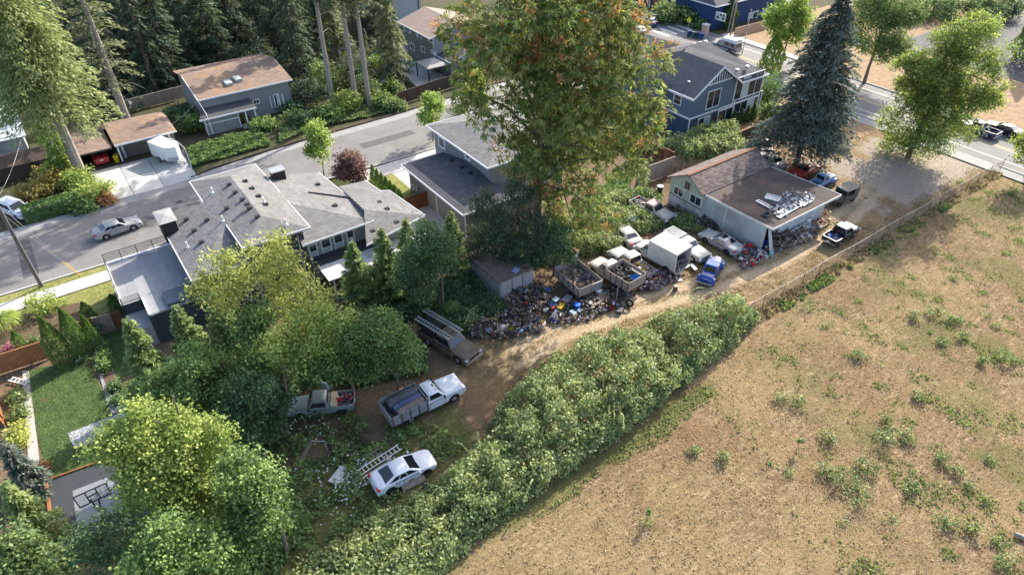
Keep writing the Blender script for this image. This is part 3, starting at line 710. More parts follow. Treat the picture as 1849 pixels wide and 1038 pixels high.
def loc(root, p): return (p[0] - root.location[0], p[1] - root.location[1], p[2] - root.location[2])
def roof(root, mats, polys, th=0.14, name='roof', parent=None):
    """one roof of several slopes; polys: (points, material index)"""
    mb = MB()
    for pts in polys: mb.slab(pts, th)
    return mb.build(name, mats, parent or root)
def fascia(root, pts, m='trim', h=0.2, t=0.07, closed=False, parent=None, name='fascia'):
    mb = MB(); n = len(pts)
    for i in range(n if closed else n - 1):
        a = pts[i]; b = pts[(i + 1) % n]
        mb.bar((a[0], a[1], a[2] - h * .35), (b[0], b[1], b[2] - h * .35), t, h)
    return mb.build(name, M[m], parent or root)
def window(root, ax, c, a0, a1, z0, z1, sg=-1, nx=2, nz=1, fm='trim', gm='glass', fw=0.11, name='window', lower=None):
    """frame with its panes set in a wall lying at x=c or y=c (local), facing sg"""
    def P(a, z, o): return (c + sg * o, a, z) if ax == 'x' else (a, c + sg * o, z)
    fb = MB()
    def fbox(a_0, a_1, z_0, z_1, o0, o1, mb):
        p, q_ = P(a_0, z_0, o0), P(a_1, z_1, o1)
        mb.box(min(p[0], q_[0]), max(p[0], q_[0]), min(p[1], q_[1]), max(p[1], q_[1]), z_0, z_1)
    fbox(a0 - fw, a1 + fw, z0 - fw, z0, 0.0, .09, fb); fbox(a0 - fw, a1 + fw, z1, z1 + fw, 0.0, .07, fb)
    fbox(a0 - fw, a0, z0, z1, 0.0, .07, fb); fbox(a1, a1 + fw, z0, z1, 0.0, .07, fb)
    mw_ = 0.06
    for i in range(1, nx):
        a = a0 + (a1 - a0) * i / nx; fbox(a - mw_ / 2, a + mw_ / 2, z0, z1, 0.0, .06, fb)
    for j in range(1, nz):
        z = z0 + (z1 - z0) * j / nz
        for i in range(nx):
            b0 = a0 + (a1 - a0) * i / nx + (mw_ / 2 if i else 0); b1 = a0 + (a1 - a0) * (i + 1) / nx - (mw_ / 2 if i < nx - 1 else 0)
            fbox(b0, b1, z - .025, z + .025, 0.0, .055, fb)
    f_ = fb.build(name, M[fm], root)
    for i in range(nx):
        for j in range(nz):
            pb_ = MB()
            fbox(a0 + (a1 - a0) * i / nx, a0 + (a1 - a0) * (i + 1) / nx, z0 + (z1 - z0) * j / nz, z0 + (z1 - z0) * (j + 1) / nz, 0.005, .03, pb_)
            pb_.build('pane', M[lower if (lower and j == 0) else ('blind' if int(abs(a0 * 7 + z0 * 3) * 10 + i * 3 + j) % 4 == 0 and not lower else gm)], f_)
    return f_
def winpix(root, ax, c, tl, br, **k):
    """window whose upper and lower corners are read off the photo on a wall plane (local coordinate c)"""
    f_ = (lambda u, v: GX(u, v, c + root.location[0])) if ax == 'x' else (lambda u, v: GY(u, v, c + root.location[1]))
    a, b = loc(root, f_(*tl)), loc(root, f_(*br)); i = 1 if ax == 'x' else 0
    a0, a1 = sorted((a[i], b[i])); z0, z1 = sorted((a[2], b[2]))
    return window(root, ax, c, a0, a1, z0, z1, **k)
vent_me = MB().box(-.22, .22, -.2, .2, 0, .16).mesh('vent', M['black'])
def vents(root, pts, zf):
    for u, v in pts:
        z = 6.0
        for _ in range(6):
            p = G(u, v, z); z = zf(p[0] - root.location[0], p[1] - root.location[1])
        p = G(u, v, z); put('roof_vent', vent_me, root, loc(root, (p[0], p[1], z)))
pipe_me = MB().tube([(0, 0, 0), (0, 0, .6)], .07, 8).lathe([(.2, 0), (.1, .12)], 10).mesh('pipe', M['white'])
def pipes(root, pts, zf):
    for u, v in pts:
        z = 6.0
        for _ in range(6):
            p = G(u, v, z); z = zf(p[0] - root.location[0], p[1] - root.location[1])
        p = G(u, v, z); put('vent_pipe', pipe_me, root, loc(root, (p[0], p[1], z - .03)))

# --- modern house with hipped dark roof and roof deck
H1 = thing('modern_house', 'modern grey house with low hipped dark roofs and a paved roof deck beside the street', 'house', (*G(235, 590)[:2], 0))
zW = lambda a, b=0: 6.6 + (a - 10) * .323
zE = lambda a, b=0: 7.7 - .323 * (a - 13.4)
R1, R2 = (13.4, 7.7, 7.7), (13.4, -1.4, 7.7)
C1, SE_, NE_, NW_ = (10.55, -4.15, zW(10.55)), (16.8, -4.15, 6.6), (16.8, 11.2, 6.6), (10.0, 11.2, 6.6)
roof(H1, M['sh_dark'], [
    [NW_, (10.0, 6.2, zW(10)), (8.2, 6.4, zW(8.2)), (5.8, 5.7, zW(5.8)), (5.8, -4.2, zW(5.8)), (10.55, .45, zW(10.55)), C1, R2, R1],
    [R1, R2, SE_, NE_], [R2, C1, SE_], [R1, NE_, NW_]])
roof(H1, M['sh_dark'], [[(5.8, -4.2, zW(5.8)), (10.95, -4.2, 5.35), (10.95, .45, zW(10.4) - .06), (10.55, .45, zW(10.55) - .02)]], name='wing_roof')
roof(H1, M['sh_dark'], [[(8.2, 6.4, zW(8.2)), (6.4, 7.6, 5.3), (5.8, 7.0, 5.2), (5.8, 5.7, zW(5.8))]], name='hip_end')
fascia(H1, [(10.0, 6.2, 6.6), NW_, NE_, (16.8, 3.6, 6.6)]); fascia(H1, [(16.8, 1.6, 6.6), SE_, C1, (10.55, .45, zW(10.55))]); fascia(H1, [(5.8, 5.7, zW(5.8)), (5.8, -4.2, zW(5.8)), (10.4, -4.25, 5.3)])
roof(H1, M['sh_dark'], [[(16.6, 1.7, 6.5), (23, -4.1, 5.0), (23, 1.3, 5.0), (22.4, 8.1, 5.15), (16.6, 8.1, 6.5)], [(16.6, 1.7, 6.5), (15.7, -4.12, 5.0), (23, -4.1, 5.0)], [(15.7, -4.12, 5.0), (16.6, 1.7, 6.5), (16.2, 1.7, 6.4)]], name='middle_roof')
fascia(H1, [(15.7, -4.15, 5.0), (23.02, -4.13, 5.0), (23.02, 1.3, 5.0), (22.42, 8.1, 5.15)])
MB().bar((19.5, 3.4, 5.86), (23.0, 1.15, 5.1), .08, .16).build('roof_step', M['dark'], H1)
roof(H1, M['sh_dark'], [[(22.8, -2.6, 5.6), (26.3, .9, 4.9), (26.0, 4.1, 4.8), (23.05, 4.2, 5.0)], [(22.8, -2.6, 5.6), (28.1, -5.1, 4.3), (27.15, .75, 4.75), (26.3, .9, 4.9)], [(22.8, -2.6, 5.6), (21.0, -6.4, 4.2), (28.1, -5.1, 4.3)]], name='lower_roof')
fascia(H1, [(26.0, 4.15, 4.8), (26.3, .95, 4.9), (27.2, .75, 4.75), (28.15, -5.15, 4.3), (21.0, -6.45, 4.2)])
BX('wall', M['charcoal'], H1, 10.9, 16.2, -3.5, 10.6, 0, 6.5)
BX('wall', M['charcoal'], H1, 6.4, 10.88, -3.6, 5.4, 0, 5.15)
BX('wall', M['wallgrey'], H1, 16.25, 22.4, -3.3, 7.4, 0, 4.9)
BX('wall', M['wallgrey'], H1, 22.45, 26.6, -4.7, 3.5, 0, 4.15)
BX('wall', M['charcoal'], H1, 1.75, 6.35, -3.95, 6.35, 0, 3.1)
BX('wall', M['charcoal'], H1, .1, 1.72, -1.1, 6.35, 0, 3.1)
BX('landing', M['concrete_grey'], H1, .1, 1.72, -3.9, -1.15, 0, 2.1)
for tl, br in (((557, 441), (575, 466)), ((579, 432), (600, 459)), ((602, 424), (621, 450)), ((625, 415), (641, 441))):
    winpix(H1, 'y', -3.3, tl, br, nx=1, nz=2, fm='trim', lower='blind')
winpix(H1, 'y', -3.5, (470, 440), (500, 470), nx=2)
roof(H1, M['offwhite'], [[(16.5, -7.4, 2.5), (28.4, -7.4, 2.5), (28.4, -4.9, 2.62), (16.5, -4.9, 2.62)]], .12, 'patio_roof')
roof(H1, M['dark'], [[(16.5, -4.85, 2.7), (22.4, -4.85, 2.7), (22.4, -3.35, 2.8), (16.5, -3.35, 2.8)]], .12, 'patio_roof')
pm = MB()
for a in (17, 20.5, 24, 28): pm.box(a - .07, a + .07, -7.3, -7.16, 0, 2.36)
pm.build('patio_posts', M['trim'], H1)
zmid = lambda a, b: 6.5 - .234 * (a - 16.6)
vents(H1, [(574, 334 - 0), (605, 372)], zmid)
vents(H1, [(573, 334), (588, 358), (606, 374)], zmid) if False else None
vents(H1, [(443, 328), (455, 341), (467, 355), (480, 370), (446, 405 - 35)], zE)
vents(H1, [(414, 334), (425, 348), (438, 361), (451, 377), (465, 392), (410, 377), (374, 398), (337, 397), (351, 417), (364, 438)], lambda a, b: zW(a))
vents(H1, [(685, 366), (699, 378), (716, 402), (673, 418)], lambda a, b: 5.6 - .25 * (a - 22.8) if a > 22.8 else 5.0)
pipes(H1, [(384, 348), (403, 399), (339, 446)], lambda a, b: zW(a)); pipes(H1, [(477, 366), (517, 405)], zE)
ch = MB().box(5.62, 6.95, 4.15, 6.7, 4.6, 6.75).build('chimney', M['black'], H1)
MB().add([(5.5, 4.0, 6.75), (7.1, 4.0, 6.75), (7.1, 6.85, 6.75), (5.5, 6.85, 6.75), (6.3, 5.4, 6.92)], [(0, 1, 4), (1, 2, 4), (2, 3, 4), (3, 0, 4), (3, 2, 1, 0)]).build('chimney_cap', M['concrete_grey'], ch)
ch = MB().box(17.3, 18.6, 7.0, 8.0, 4.6, 7.1).build('chimney', M['black'], H1)
BX('chimney_cap', M['steel'], ch, 17.2, 18.7, 6.9, 8.1, 7.1, 7.2)
deck = MB().box(.1, 6.35, -1.1, 6.35, 3.1, 3.14).box(1.75, 6.35, -3.95, -1.12, 3.1, 3.14).build('roof_deck', M['concrete_grey'], H1)
pvs = [mat_plain('deck_paver_%d' % i, c, 0.8, 0.08, 1.2) for i, c in enumerate(((0.27, 0.272, 0.28), (0.285, 0.288, 0.295), (0.255, 0.258, 0.268)))]
pv_me = [MB().box(-.364, .364, -.764, .764, 0, .05).mesh('paver', m) for m in pvs]
for i in range(8):
    for j in range(7):
        px_, py_ = .62 + .74 * i, -3.1 + 1.54 * j
        if px_ < 2.1 and py_ < -.3: continue
        put('paver', pv_me[(i * 5 + j * 3) % 3], deck, (px_, py_, 3.14))
mb = MB().box(.1, .27, -1.1, 6.35, 3.14, 3.34).box(.28, 6.0, 6.18, 6.35, 3.14, 3.34).box(1.76, 1.9, -3.95, -1.12, 3.14, 3.34); mb.build('parapet', M['trim'], deck)
rl = MB()
for a in np.linspace(.18, 5.9, 5): rl.box(a - .03, a + .03, 6.23, 6.29, 3.34, 4.3)
for z in (3.5, 3.66, 3.82, 3.98, 4.14, 4.3): rl.bar((.18, 6.26, z), (5.9, 6.26, z), .03, .035 if z < 4.2 else .06)
for b in np.linspace(-1.0, 6.2, 6): rl.box(.15, .21, b - .03, b + .03, 3.34, 4.3)
for z in (3.5, 3.66, 3.82, 3.98, 4.14, 4.3): rl.bar((.18, -1.0, z), (.18, 6.2, z), .03, .035 if z < 4.2 else .06)
rl.build('railing', M['black'], deck)
rl = MB()
for a in (.25, 1.65): rl.box(a - .03, a + .03, -1.2, -1.14, 2.1, 3.9)
for z in (3.3, 3.45, 3.6, 3.75, 3.9): rl.bar((.25, -1.17, z), (1.65, -1.17, z), .03)
rl.build('railing', M['black'], deck)
hb = thing('spa_cover', 'dark grey rectangular cover lying on the corner of the roof deck', 'cover', loc(H1, (0, 0, 0)) and (H1.location[0] + 4.7, H1.location[1] - 2.7, 3.2))
MB().box(-1.3, 1.5, -1.1, 1.0, 0, .35).build('lid', mat_plain('spa_vinyl', (0.09, 0.11, 0.135), 0.5, 0.06), hb)
MB().box(-1.2, 1.4, -1.0, .9, -.01, .0).build('skirt', M['dark'], hb)

# --- rancher across the street
H2 = thing('ranch_house', 'low grey house with brown roof and two skylights among the firs', 'house', (*G(382, 240)[:2], 0))
roof(H2, M['sh_brown'], [[(-.4, .75, 4.55), (12.9, .75, 4.55), (12.9, 7.7, 5.75), (-.4, 7.7, 5.75)], [(-.4, 7.7, 5.75), (12.9, 7.7, 5.75), (12.9, 14.2, 4.55), (-.4, 14.2, 4.55)]])
fascia(H2, [(12.9, .72, 4.52), (-.42, .72, 4.52), (-.42, 7.7, 5.73)], 'trim')
BX('wall', M['sd_grey'], H2, .1, 12.4, 1.3, 13.6, 0, 4.5)
MB().add([(.1, 1.3, 4.5), (.1, 13.6, 4.5), (.1, 7.6, 5.6), (.22, 1.3, 4.5), (.22, 13.6, 4.5), (.22, 7.6, 5.6)], [(0, 2, 1), (3, 4, 5), (0, 3, 5, 2), (1, 2, 5, 4)]).build('gable', M['sd_grey'], H2)
roof(H2, M['sh_slate'], [[(-1.3, -1.2, 2.55), (6.5, -1.2, 2.55), (6.4, 1.28, 3.1), (-.1, 1.28, 3.1)]], .12, 'porch_roof')
fascia(H2, [(-1.3, -1.24, 2.53), (6.5, -1.24, 2.53)])
BX('wall', M['sd_grey'], H2, -.6, 4.0, -.7, 1.28, 0, 2.4)
MB().box(-.62, 4.02, -.74, -.7, 1.5, 1.62).box(-.62, -.5, -.74, -.7, 0, 2.4).box(3.9, 4.02, -.74, -.7, 0, 2.4).build('trim_boards', M['trim'], H2)
mb = MB()
for a in (4.9, 6.2): mb.box(a - .08, a + .08, -1.1, -.94, 0, 2.45)
mb.build('porch_posts', M['trim'], H2)
BX('steps', M['concrete_grey'], H2, 4.1, 6.2, -1.6, -.2, 0, .25)
winpix(H2, 'y', 1.3, (494, 172), (506, 191), nx=2); winpix(H2, 'y', 1.3, (457, 182), (468, 186), nx=2)
sh = MB()
for a, b in (((486, 175), (492, 195)), ((508, 170), (514, 188))):
    p, q_ = loc(H2, GY(*a, H2.location[1] + 1.28)), loc(H2, GY(*b, H2.location[1] + 1.28)); sh.box(min(p[0], q_[0]), max(p[0], q_[0]), 1.2, 1.28, min(p[2], q_[2]), max(p[2], q_[2]))
sh.build('shutters', M['trim'], H2)
for u, v in ((411, 148), (428, 142)):
    p = loc(H2, G(u, v, 5.2)); zz_ = 4.55 + (p[1] - .75) * .1727
    s_ = MB().box(p[0] - .5, p[0] + .5, p[1] - .85, p[1] + .85, zz_ - .1, zz_ + .22).build('skylight', M['steel'], H2)
    MB().box(p[0] - .42, p[0] + .42, p[1] - .77, p[1] + .77, zz_ + .22, zz_ + .25).build('pane', M['blind'], s_)
dp = MB().tube([(-.4, .8, 4.5), (-.1, -.9, 3.0), (0, -1.0, .2)], .06, 6).build('downpipe', M['trim'], H2)

# --- garage with carport
H3 = thing('double_garage', 'brown roofed garage with open carport beside the tall fir', 'garage', (*G(152, 300)[:2], 0))
roof(H3, M['sh_brown'], [[(-.4, -1.7, 2.2), (3.7, -1.7, 2.2), (3.7, 4.9, 2.45), (-.4, 4.9, 2.45)]], .16, 'carport_roof')
roof(H3, M['sh_brown'], [[(4.0, -1.9, 2.45), (11.5, -1.9, 2.45), (10.6, 3.2, 3.05), (4.0, 4.6, 3.1)], [(11.5, -1.9, 2.45), (11.6, 3.9, 2.5), (10.6, 3.2, 3.05)], [(4.0, 4.6, 3.1), (10.6, 3.2, 3.05), (11.6, 3.9, 2.5), (11.6, 6.0, 2.4), (4.0, 6.4, 2.4)]], .14)
fascia(H3, [(4.0, -1.94, 2.45), (11.55, -1.94, 2.45)]); fascia(H3, [(-.4, -1.74, 2.2), (3.7, -1.74, 2.2)], 'dark')
BX('wall', M['sd_taupe'], H3, 4.15, 4.4, -1.2, 4.5, 0, 2.4); BX('wall', M['sd_taupe'], H3, 4.42, 11.2, -.6, 4.4, 0, 2.3)
BX('wall', M['dark'], H3, -.3, 4.1, 4.6, 4.8, 0, 2.2); BX('wall', M['wood_brown'], H3, -.35, -.2, .5, 4.58, 0, 2.2)
gd = BX('garage_door', mat_lap('brown_grey_door', (0.13, 0.115, 0.1), 0.5), H3, 5.0, 10.2, -.68, -.61, 0, 2.1)
mb = MB().box(-.3, -.18, -1.55, -1.43, 0, 2.1).box(4.2, 4.36, -1.6, -1.44, 0, 2.3).box(4.7, 4.95, -.72, -.6, 0, 2.3).box(10.4, 10.55, -1.7, -1.55, 0, 2.35); mb.build('posts', M['trim'], H3)

# --- two-storey house, upper middle
H4 = thing('two_storey_house', 'two storey grey house with tan gable roof behind the brown fence', 'house', (*G(786, 106)[:2], 0))
roof(H4, M['sh_tan'], [[(-4.3, -6.4, 5.8), (1.3, -6.4, 7.4), (1.3, 4.9, 7.4), (-4.3, 4.9, 5.8)], [(1.3, -6.4, 7.4), (6.9, -6.4, 5.8), (6.9, 4.9, 5.8), (1.3, 4.9, 7.4)]])
fascia(H4, [(-4.3, 4.9, 5.8), (-4.33, -6.43, 5.8), (1.3, -6.43, 7.4), (6.9, -6.43, 5.8)])
BX('wall', M['sd_taupe'], H4, -3.7, 6.4, -5.95, 4.4, 0, 5.7)
BX('wall', M['sd_grey'], H4, -3.68, 6.38, -6.0, -5.96, 2.6, 5.75)
MB().add([(-3.7, -5.99, 5.72), (6.3, -5.99, 5.72), (1.3, -5.99, 7.25)], [(0, 1, 2)]).build('gable', M['sd_grey'], H4)
for tl, br in (((729, 50), (732, 56)), ((737, 52), (742, 60)), ((752, 58), (761, 69)), ((773, 66), (782, 77)), ((730, 78), (736, 91)), ((741, 78), (749, 92)), ((761, 84), (767, 95)), ((779, 92), (787, 99))):
    winpix(H4, 'x', -3.7, tl, br, nx=2, fw=.14)
roof(H4, M['sh_slate'], [[(-3.1, -10.3, 2.8), (1.4, -10.3, 4.1), (1.4, -5.99, 4.1), (-3.1, -5.99, 2.8)], [(1.4, -10.3, 4.1), (5.9, -10.3, 2.8), (5.9, -5.99, 2.8), (1.4, -5.99, 4.1)]], .14, 'wing_roof')
fascia(H4, [(-3.1, -6.2, 2.8), (-3.12, -10.33, 2.8), (1.4, -10.33, 4.1), (5.9, -10.33, 2.8)])
BX('wall', M['sd_grey'], H4, -2.6, 5.5, -9.6, -6.02, 0, 2.75)
MB().add([(-2.6, -9.6, 2.76), (5.5, -9.6, 2.76), (1.4, -9.6, 3.98)], [(0, 1, 2)]).build('gable', M['sd_grey'], H4)
winpix(H4, 'y', -9.6, (835, 105), (843, 124), nx=2)
BX('chimney', M['sd_grey'], H4, 1.9, 3.9, -10.2, -9.62, 0, 3.6)
gz = thing('garden_gazebo', 'square gazebo with pale hipped fabric roof on the patio', 'gazebo', (H4.location[0] - 4.9, H4.location[1] - 7.6, 0))
MB().add([(-1.9, -2.1, 2.4), (1.9, -2.1, 2.4), (1.9, 2.1, 2.4), (-1.9, 2.1, 2.4), (0, 0, 3.2), (-1.9, -2.1, 2.25), (1.9, -2.1, 2.25), (1.9, 2.1, 2.25), (-1.9, 2.1, 2.25)],
    [(0, 1, 4), (1, 2, 4), (2, 3, 4), (3, 0, 4), (0, 5, 6, 1), (1, 6, 7, 2), (2, 7, 8, 3), (3, 8, 5, 0), (5, 8, 7, 6)]).build('canopy', mat_plain('gazebo_fabric', (0.36, 0.33, 0.3), 0.8, 0.08), gz)
for a in (-1.75, 1.75):
    for b in (-1.95, 1.95): BX('post', M['black'], gz, a - .07, a + .07, b - .07, b + .07, 0, 2.3)
pt = sheet('patio', [(H4.location[0] - 9, H4.location[1] - 9.8), (H4.location[0] - 2.6, H4.location[1] - 9.8), (H4.location[0] - 3.7, H4.location[1] + 4), (H4.location[0] - 7.5, H4.location[1] + 4)], -0.04, M['concrete'])
gtab = thing('garden_table', 'garden table with chairs under the pale gazebo', 'table', (gz.location[0] + .1, gz.location[1] - .3, 0))
BX('table_top', M['steel'], gtab, -.7, .7, -.45, .45, .7, .75)
for a in (-.6, .6):
    for b in (-.35, .35): BX('leg', M['dark'], gtab, a - .03, a + .03, b - .03, b + .03, -.04, .7)
# house behind it
H5 = thing('grey_house', 'pale grey house half hidden by the drooping conifer at the top edge', 'house', (*G(722, 48)[:2], 0))
BX('wall', mat_lap('pale_siding', (0.36, 0.39, 0.42)), H5, -3.5, 5.0, 0, 10, 0, 5.5)
roof(H5, M['sh_slate'], [[(-4, -.6, 5.5), (.8, -.6, 7.2), (.8, 10.6, 7.2), (-4, 10.6, 5.5)], [(.8, -.6, 7.2), (5.6, -.6, 5.5), (5.6, 10.6, 5.5), (.8, 10.6, 7.2)]])
MB().add([(-3.5, -.01, 5.4), (5, -.01, 5.4), (.8, -.01, 7.05)], [(0, 1, 2)]).build('gable', M['sd_grey'], H5)
winpix(H5, 'y', 0, (706, 22), (714, 34), nx=1); BX('downpipe', M['dark'], H5, 4.4, 4.52, -.12, 0, 0, 5.4)

# --- neighbour house, middle
H6 = thing('board_and_batten_house', 'two storey grey board and batten house half hidden behind the huge tree', 'house', (*G(742, 345)[:2], 0))
roof(H6, M['sh_dark'], [[(4.3, -10.4, 6.2), (4.3, 2.9, 6.2), (9.9, -2.6, 7.6), (9.9, -5.0, 7.6)], [(4.3, 2.9, 6.2), (15.8, 2.9, 6.2), (9.9, -2.6, 7.6)], [(15.8, 2.9, 6.2), (15.8, -10.4, 6.2), (9.9, -5.0, 7.6), (9.9, -2.6, 7.6)], [(15.8, -10.4, 6.2), (4.3, -10.4, 6.2), (9.9, -5.0, 7.6)]])
fascia(H6, [(4.27, 2.93, 6.2), (4.27, -10.43, 6.2), (15.83, -10.43, 6.2), (15.83, 2.93, 6.2)], closed=True)
BX('wall', M['sd_grey'], H6, 5.0, 15.2, -9.8, 2.3, 0, 6.1)
bm_ = MB().box(4.95, 4.998, -.03, .03, 3.4, 6.0).mesh('batten', mat_plain('batten_grey', (0.3, 0.3, 0.29), 0.7, 0.06))
for i in range(28): put('batten', bm_, H6, (0, -9.6 + .43 * i, 0))
winpix(H6, 'x', 5.0, (793, 247), (803, 268), nx=1, fw=.16); winpix(H6, 'x', 5.0, (841, 275), (848, 288), nx=1, fw=.18)
window(H6, 'y', -9.8, 9.0, 10.6, 4.2, 5.5, nx=2); window(H6, 'y', -9.8, 12.6, 14.2, 4.2, 5.5, nx=2); window(H6, 'y', -9.8, 12.6, 14.2, 1.0, 2.6, nx=2)
roof(H6, M['sh_slate'], [[(-.6, -13.0, 3.4), (4.95, -7.5, 4.55), (4.95, -4.6, 4.55), (-.6, .6, 3.4)], [(-.6, .6, 3.4), (4.95, -4.6, 4.55), (4.95, .6, 3.4)], [(-.6, -13, 3.4), (7.5, -13, 3.4), (4.95, -9.9, 4.1), (4.95, -7.5, 4.55)]], .14, 'garage_roof')
fascia(H6, [(4.9, .63, 3.4), (-.63, .63, 3.4), (-.63, -13.03, 3.4), (7.5, -13.03, 3.4)])
BX('wall', M['sd_taupe'], H6, 0, 4.98, -12.4, 0, 0, 3.3); BX('wall', M['sd_taupe'], H6, 5.0, 7.2, -12.4, -9.82, 0, 3.3)
MB().box(-.05, .02, -6.4, -6.3, 0, 3.3).box(-.05, .02, -12.42, -12.3, 0, 3.3).build('downpipe', M['trim'], H6)
winpix(H6, 'x', 0.0, (745, 333), (748, 342), nx=1, fw=.1)
BX('meter_box', M['steel'], H6, -.2, -.02, -2.2, -1.7, 1.0, 1.6)
vents(H6, [(816, 291), (834, 303), (850, 313)], lambda a, b: 3.4 + (a + .6) * .207)
H6.location.z = 0

# --- blue two-storey house
H7 = thing('blue_house', 'two storey blue house with slate roof and white trimmed gable', 'house', (*G(1243, 240)[:2], 0))
er, rz_ = 6.0, 9.3
roof(H7, M['sh_slate'], [[(-2.5, -1.9, er), (2.6, -1.9, rz_), (2.6, 5.6, rz_), (-2.5, 14.5, er)], [(2.6, -1.9, rz_), (7.5, -1.9, er), (2.6, 5.6, rz_)],
    [(7.3, -1.7, er + .15), (13.1, -1.7, er), (8.2, 6.4, 9.4), (4.6, 6.4, 9.4), (2.6, 5.3, rz_)], [(13.1, -1.7, er), (13.1, 14.5, er), (8.2, 6.4, 9.4)], [(13.1, 14.5, er), (-2.5, 14.5, er), (2.6, 5.6, rz_), (4.6, 6.4, 9.4), (8.2, 6.4, 9.4)]])
fascia(H7, [(-2.53, 14, er), (-2.53, -1.95, er), (2.6, -1.95, rz_), (7.45, -1.95, er + .05)], h=.26); fascia(H7, [(7.4, -1.8, er + .12), (13.13, -1.75, er), (13.13, 14, er)], h=.26)
BX('wall', M['sd_deep'], H7, -2.0, 12.4, -1.4, 14.0, 0, 3.0); BX('wall', M['sd_blue'], H7, -2.02, 12.42, -1.42, 14.02, 3.002, er - .05)
MB().add([(-2.0, -1.44, er - .06), (7.2, -1.44, er - .06), (2.6, -1.44, rz_ - .15), (-2.0, -1.3, er - .06), (7.2, -1.3, er - .06), (2.6, -1.3, rz_ - .15)], [(0, 1, 2), (3, 5, 4), (0, 2, 5, 3), (1, 4, 5, 2)]).build('gable', M['sd_blue'], H7)
MB().box(-2.1, 12.5, -1.5, -1.42, 2.9, 3.15).box(-2.1, -2.02, -1.42, 14, 2.9, 3.15).box(-2.08, -1.9, -1.49, -1.42, 0, 2.9).box(-.2, 5.4, -1.53, -1.44, 7.0, 7.16).box(12.3, 12.5, -1.5, -1.42, 0, 3).build('trim_boards', M['trim'], H7)
sm = MB().box(-.05, .05, -1.53, -1.445, 7.2, 7.21).mesh('x', M['trim'])
for a in np.linspace(.2, 5.0, 11):
    BX('slat', M['trim'], H7, a - .05, a + .05, -1.52, -1.445, 7.18, max(7.3, rz_ - .3 - abs(a - 2.6) * .67))
BX('gable_panel', M['black'], H7, .3, 4.9, -1.449, -1.442, 7.18, 7.75)
for tl, br, n in (((1280, 167), (1296, 190), 2),): winpix(H7, 'y', -1.42, tl, br, nx=n)
winpix(H7, 'x', -2.02, (1219, 170), (1228, 190), nx=1, nz=2)
winpix(H7, 'y', -1.42, (1332, 143), (1370, 170), nx=4, fw=.16); winpix(H7, 'y', -1.42, (1327, 182), (1364, 213), nx=4, nz=2, fw=.16); winpix(H7, 'y', -1.42, (1298, 202), (1316, 232), nx=2, fw=.18); winpix(H7, 'y', -1.42, (1262, 216), (1276, 238), nx=2, nz=2, fw=.16)
cap_me = MB().lathe([(.22, 0), (.22, .22), (.3, .24), (.26, .4), (.05, .45)], 10).mesh('cap', M['steel'])
for u, v, z in ((1254, 84, 8.6), (1265, 81, 8.6), (1273, 79, 8.6), (1330, 130, 7.0), (1348, 124, 7.0), (1202, 100, 7.2), (1239, 107, 8.4), (1262, 118, 8.2), (1264, 131, 7.6), (1240, 127, 7.6), (1244, 152, 6.8)):
    p = loc(H7, G(u, v, z)); put('roof_vent', cap_me, H7, p)
roof(H7, M['sh_slate'], [[(-4.4, 3.4, 4.6), (-2.2, 2.2, 6.6), (-2.2, 8.5, 6.6), (-4.4, 8.5, 4.6)], [(1.5, 12, er - .1), (7, 14, 8.0), (7, 19, 8.0), (1.5, 22, er - .1)], [(1.5, 12.0, er - .1), (13, 12, er - .1), (7, 14, 8.0)], [(13, 12, er - .1), (13, 22, er - .1), (7, 19, 8), (7, 14, 8)], [(13, 22, er - .1), (1.5, 22, er - .1), (7, 19, 8)]], .14, 'rear_roof')
BX('wall', M['sd_blue'], H7, 2.2, 12.4, 14.05, 21.4, 0, 5.7); BX('wall', M['sd_deep'], H7, -4.0, -2.05, 3.6, 8.3, 0, 4.5)

# --- navy houses at the top
H8 = thing('navy_house', 'navy blue house with grey roof and white windows behind the pink fence', 'house', (*G(1312, 48)[:2], 0))
BX('wall', M['sd_navy'], H8, -4.5, 16, 0, 10, 0, 4.6)
roof(H8, M['sh_slate'], [[(-5, -.7, 4.6), (16.6, -.7, 4.6), (14, 5, 7.0), (-2, 5, 7.0)], [(-5, 10.7, 4.6), (-5, -.7, 4.6), (-2, 5, 7.0)], [(16.6, -.7, 4.6), (16.6, 10.7, 4.6), (14, 5, 7)], [(16.6, 10.7, 4.6), (-5, 10.7, 4.6), (-2, 5, 7), (14, 5, 7)]])
fascia(H8, [(-5, 10.7, 4.6), (-5.03, -.73, 4.6), (16.6, -.73, 4.6)])
winpix(H8, 'y', 0, (1353, 25), (1364, 41), nx=2, nz=2, fw=.18); winpix(H8, 'y', 0, (1378, 19), (1386, 35), nx=2, nz=2, fw=.18)
winpix(H8, 'x', -4.5, (1295, 23), (1308, 38), nx=3, nz=2, fw=.18)
H9 = thing('navy_garage_house', 'navy house with brown garage door at the top edge by the driveway', 'house', (*G(1165, 16)[:2], 0))
BX('wall', M['sd_navy'], H9, -5, 8, 0, 9, 0, 5); BX('garage_door', M['wood_cedar'], H9, 2.0, 6.4, -.05, 0, 0, 2.4); BX('corner_board', M['trim'], H9, .9, 1.2, -.06, 0, 0, 5)
roof(H9, M['sh_slate'], [[(-5.5, -.6, 5), (8.5, -.6, 5), (8.5, 4.5, 7.4), (-5.5, 4.5, 7.4)], [(-5.5, 4.5, 7.4), (8.5, 4.5, 7.4), (8.5, 9.6, 5), (-5.5, 9.6, 5)]])

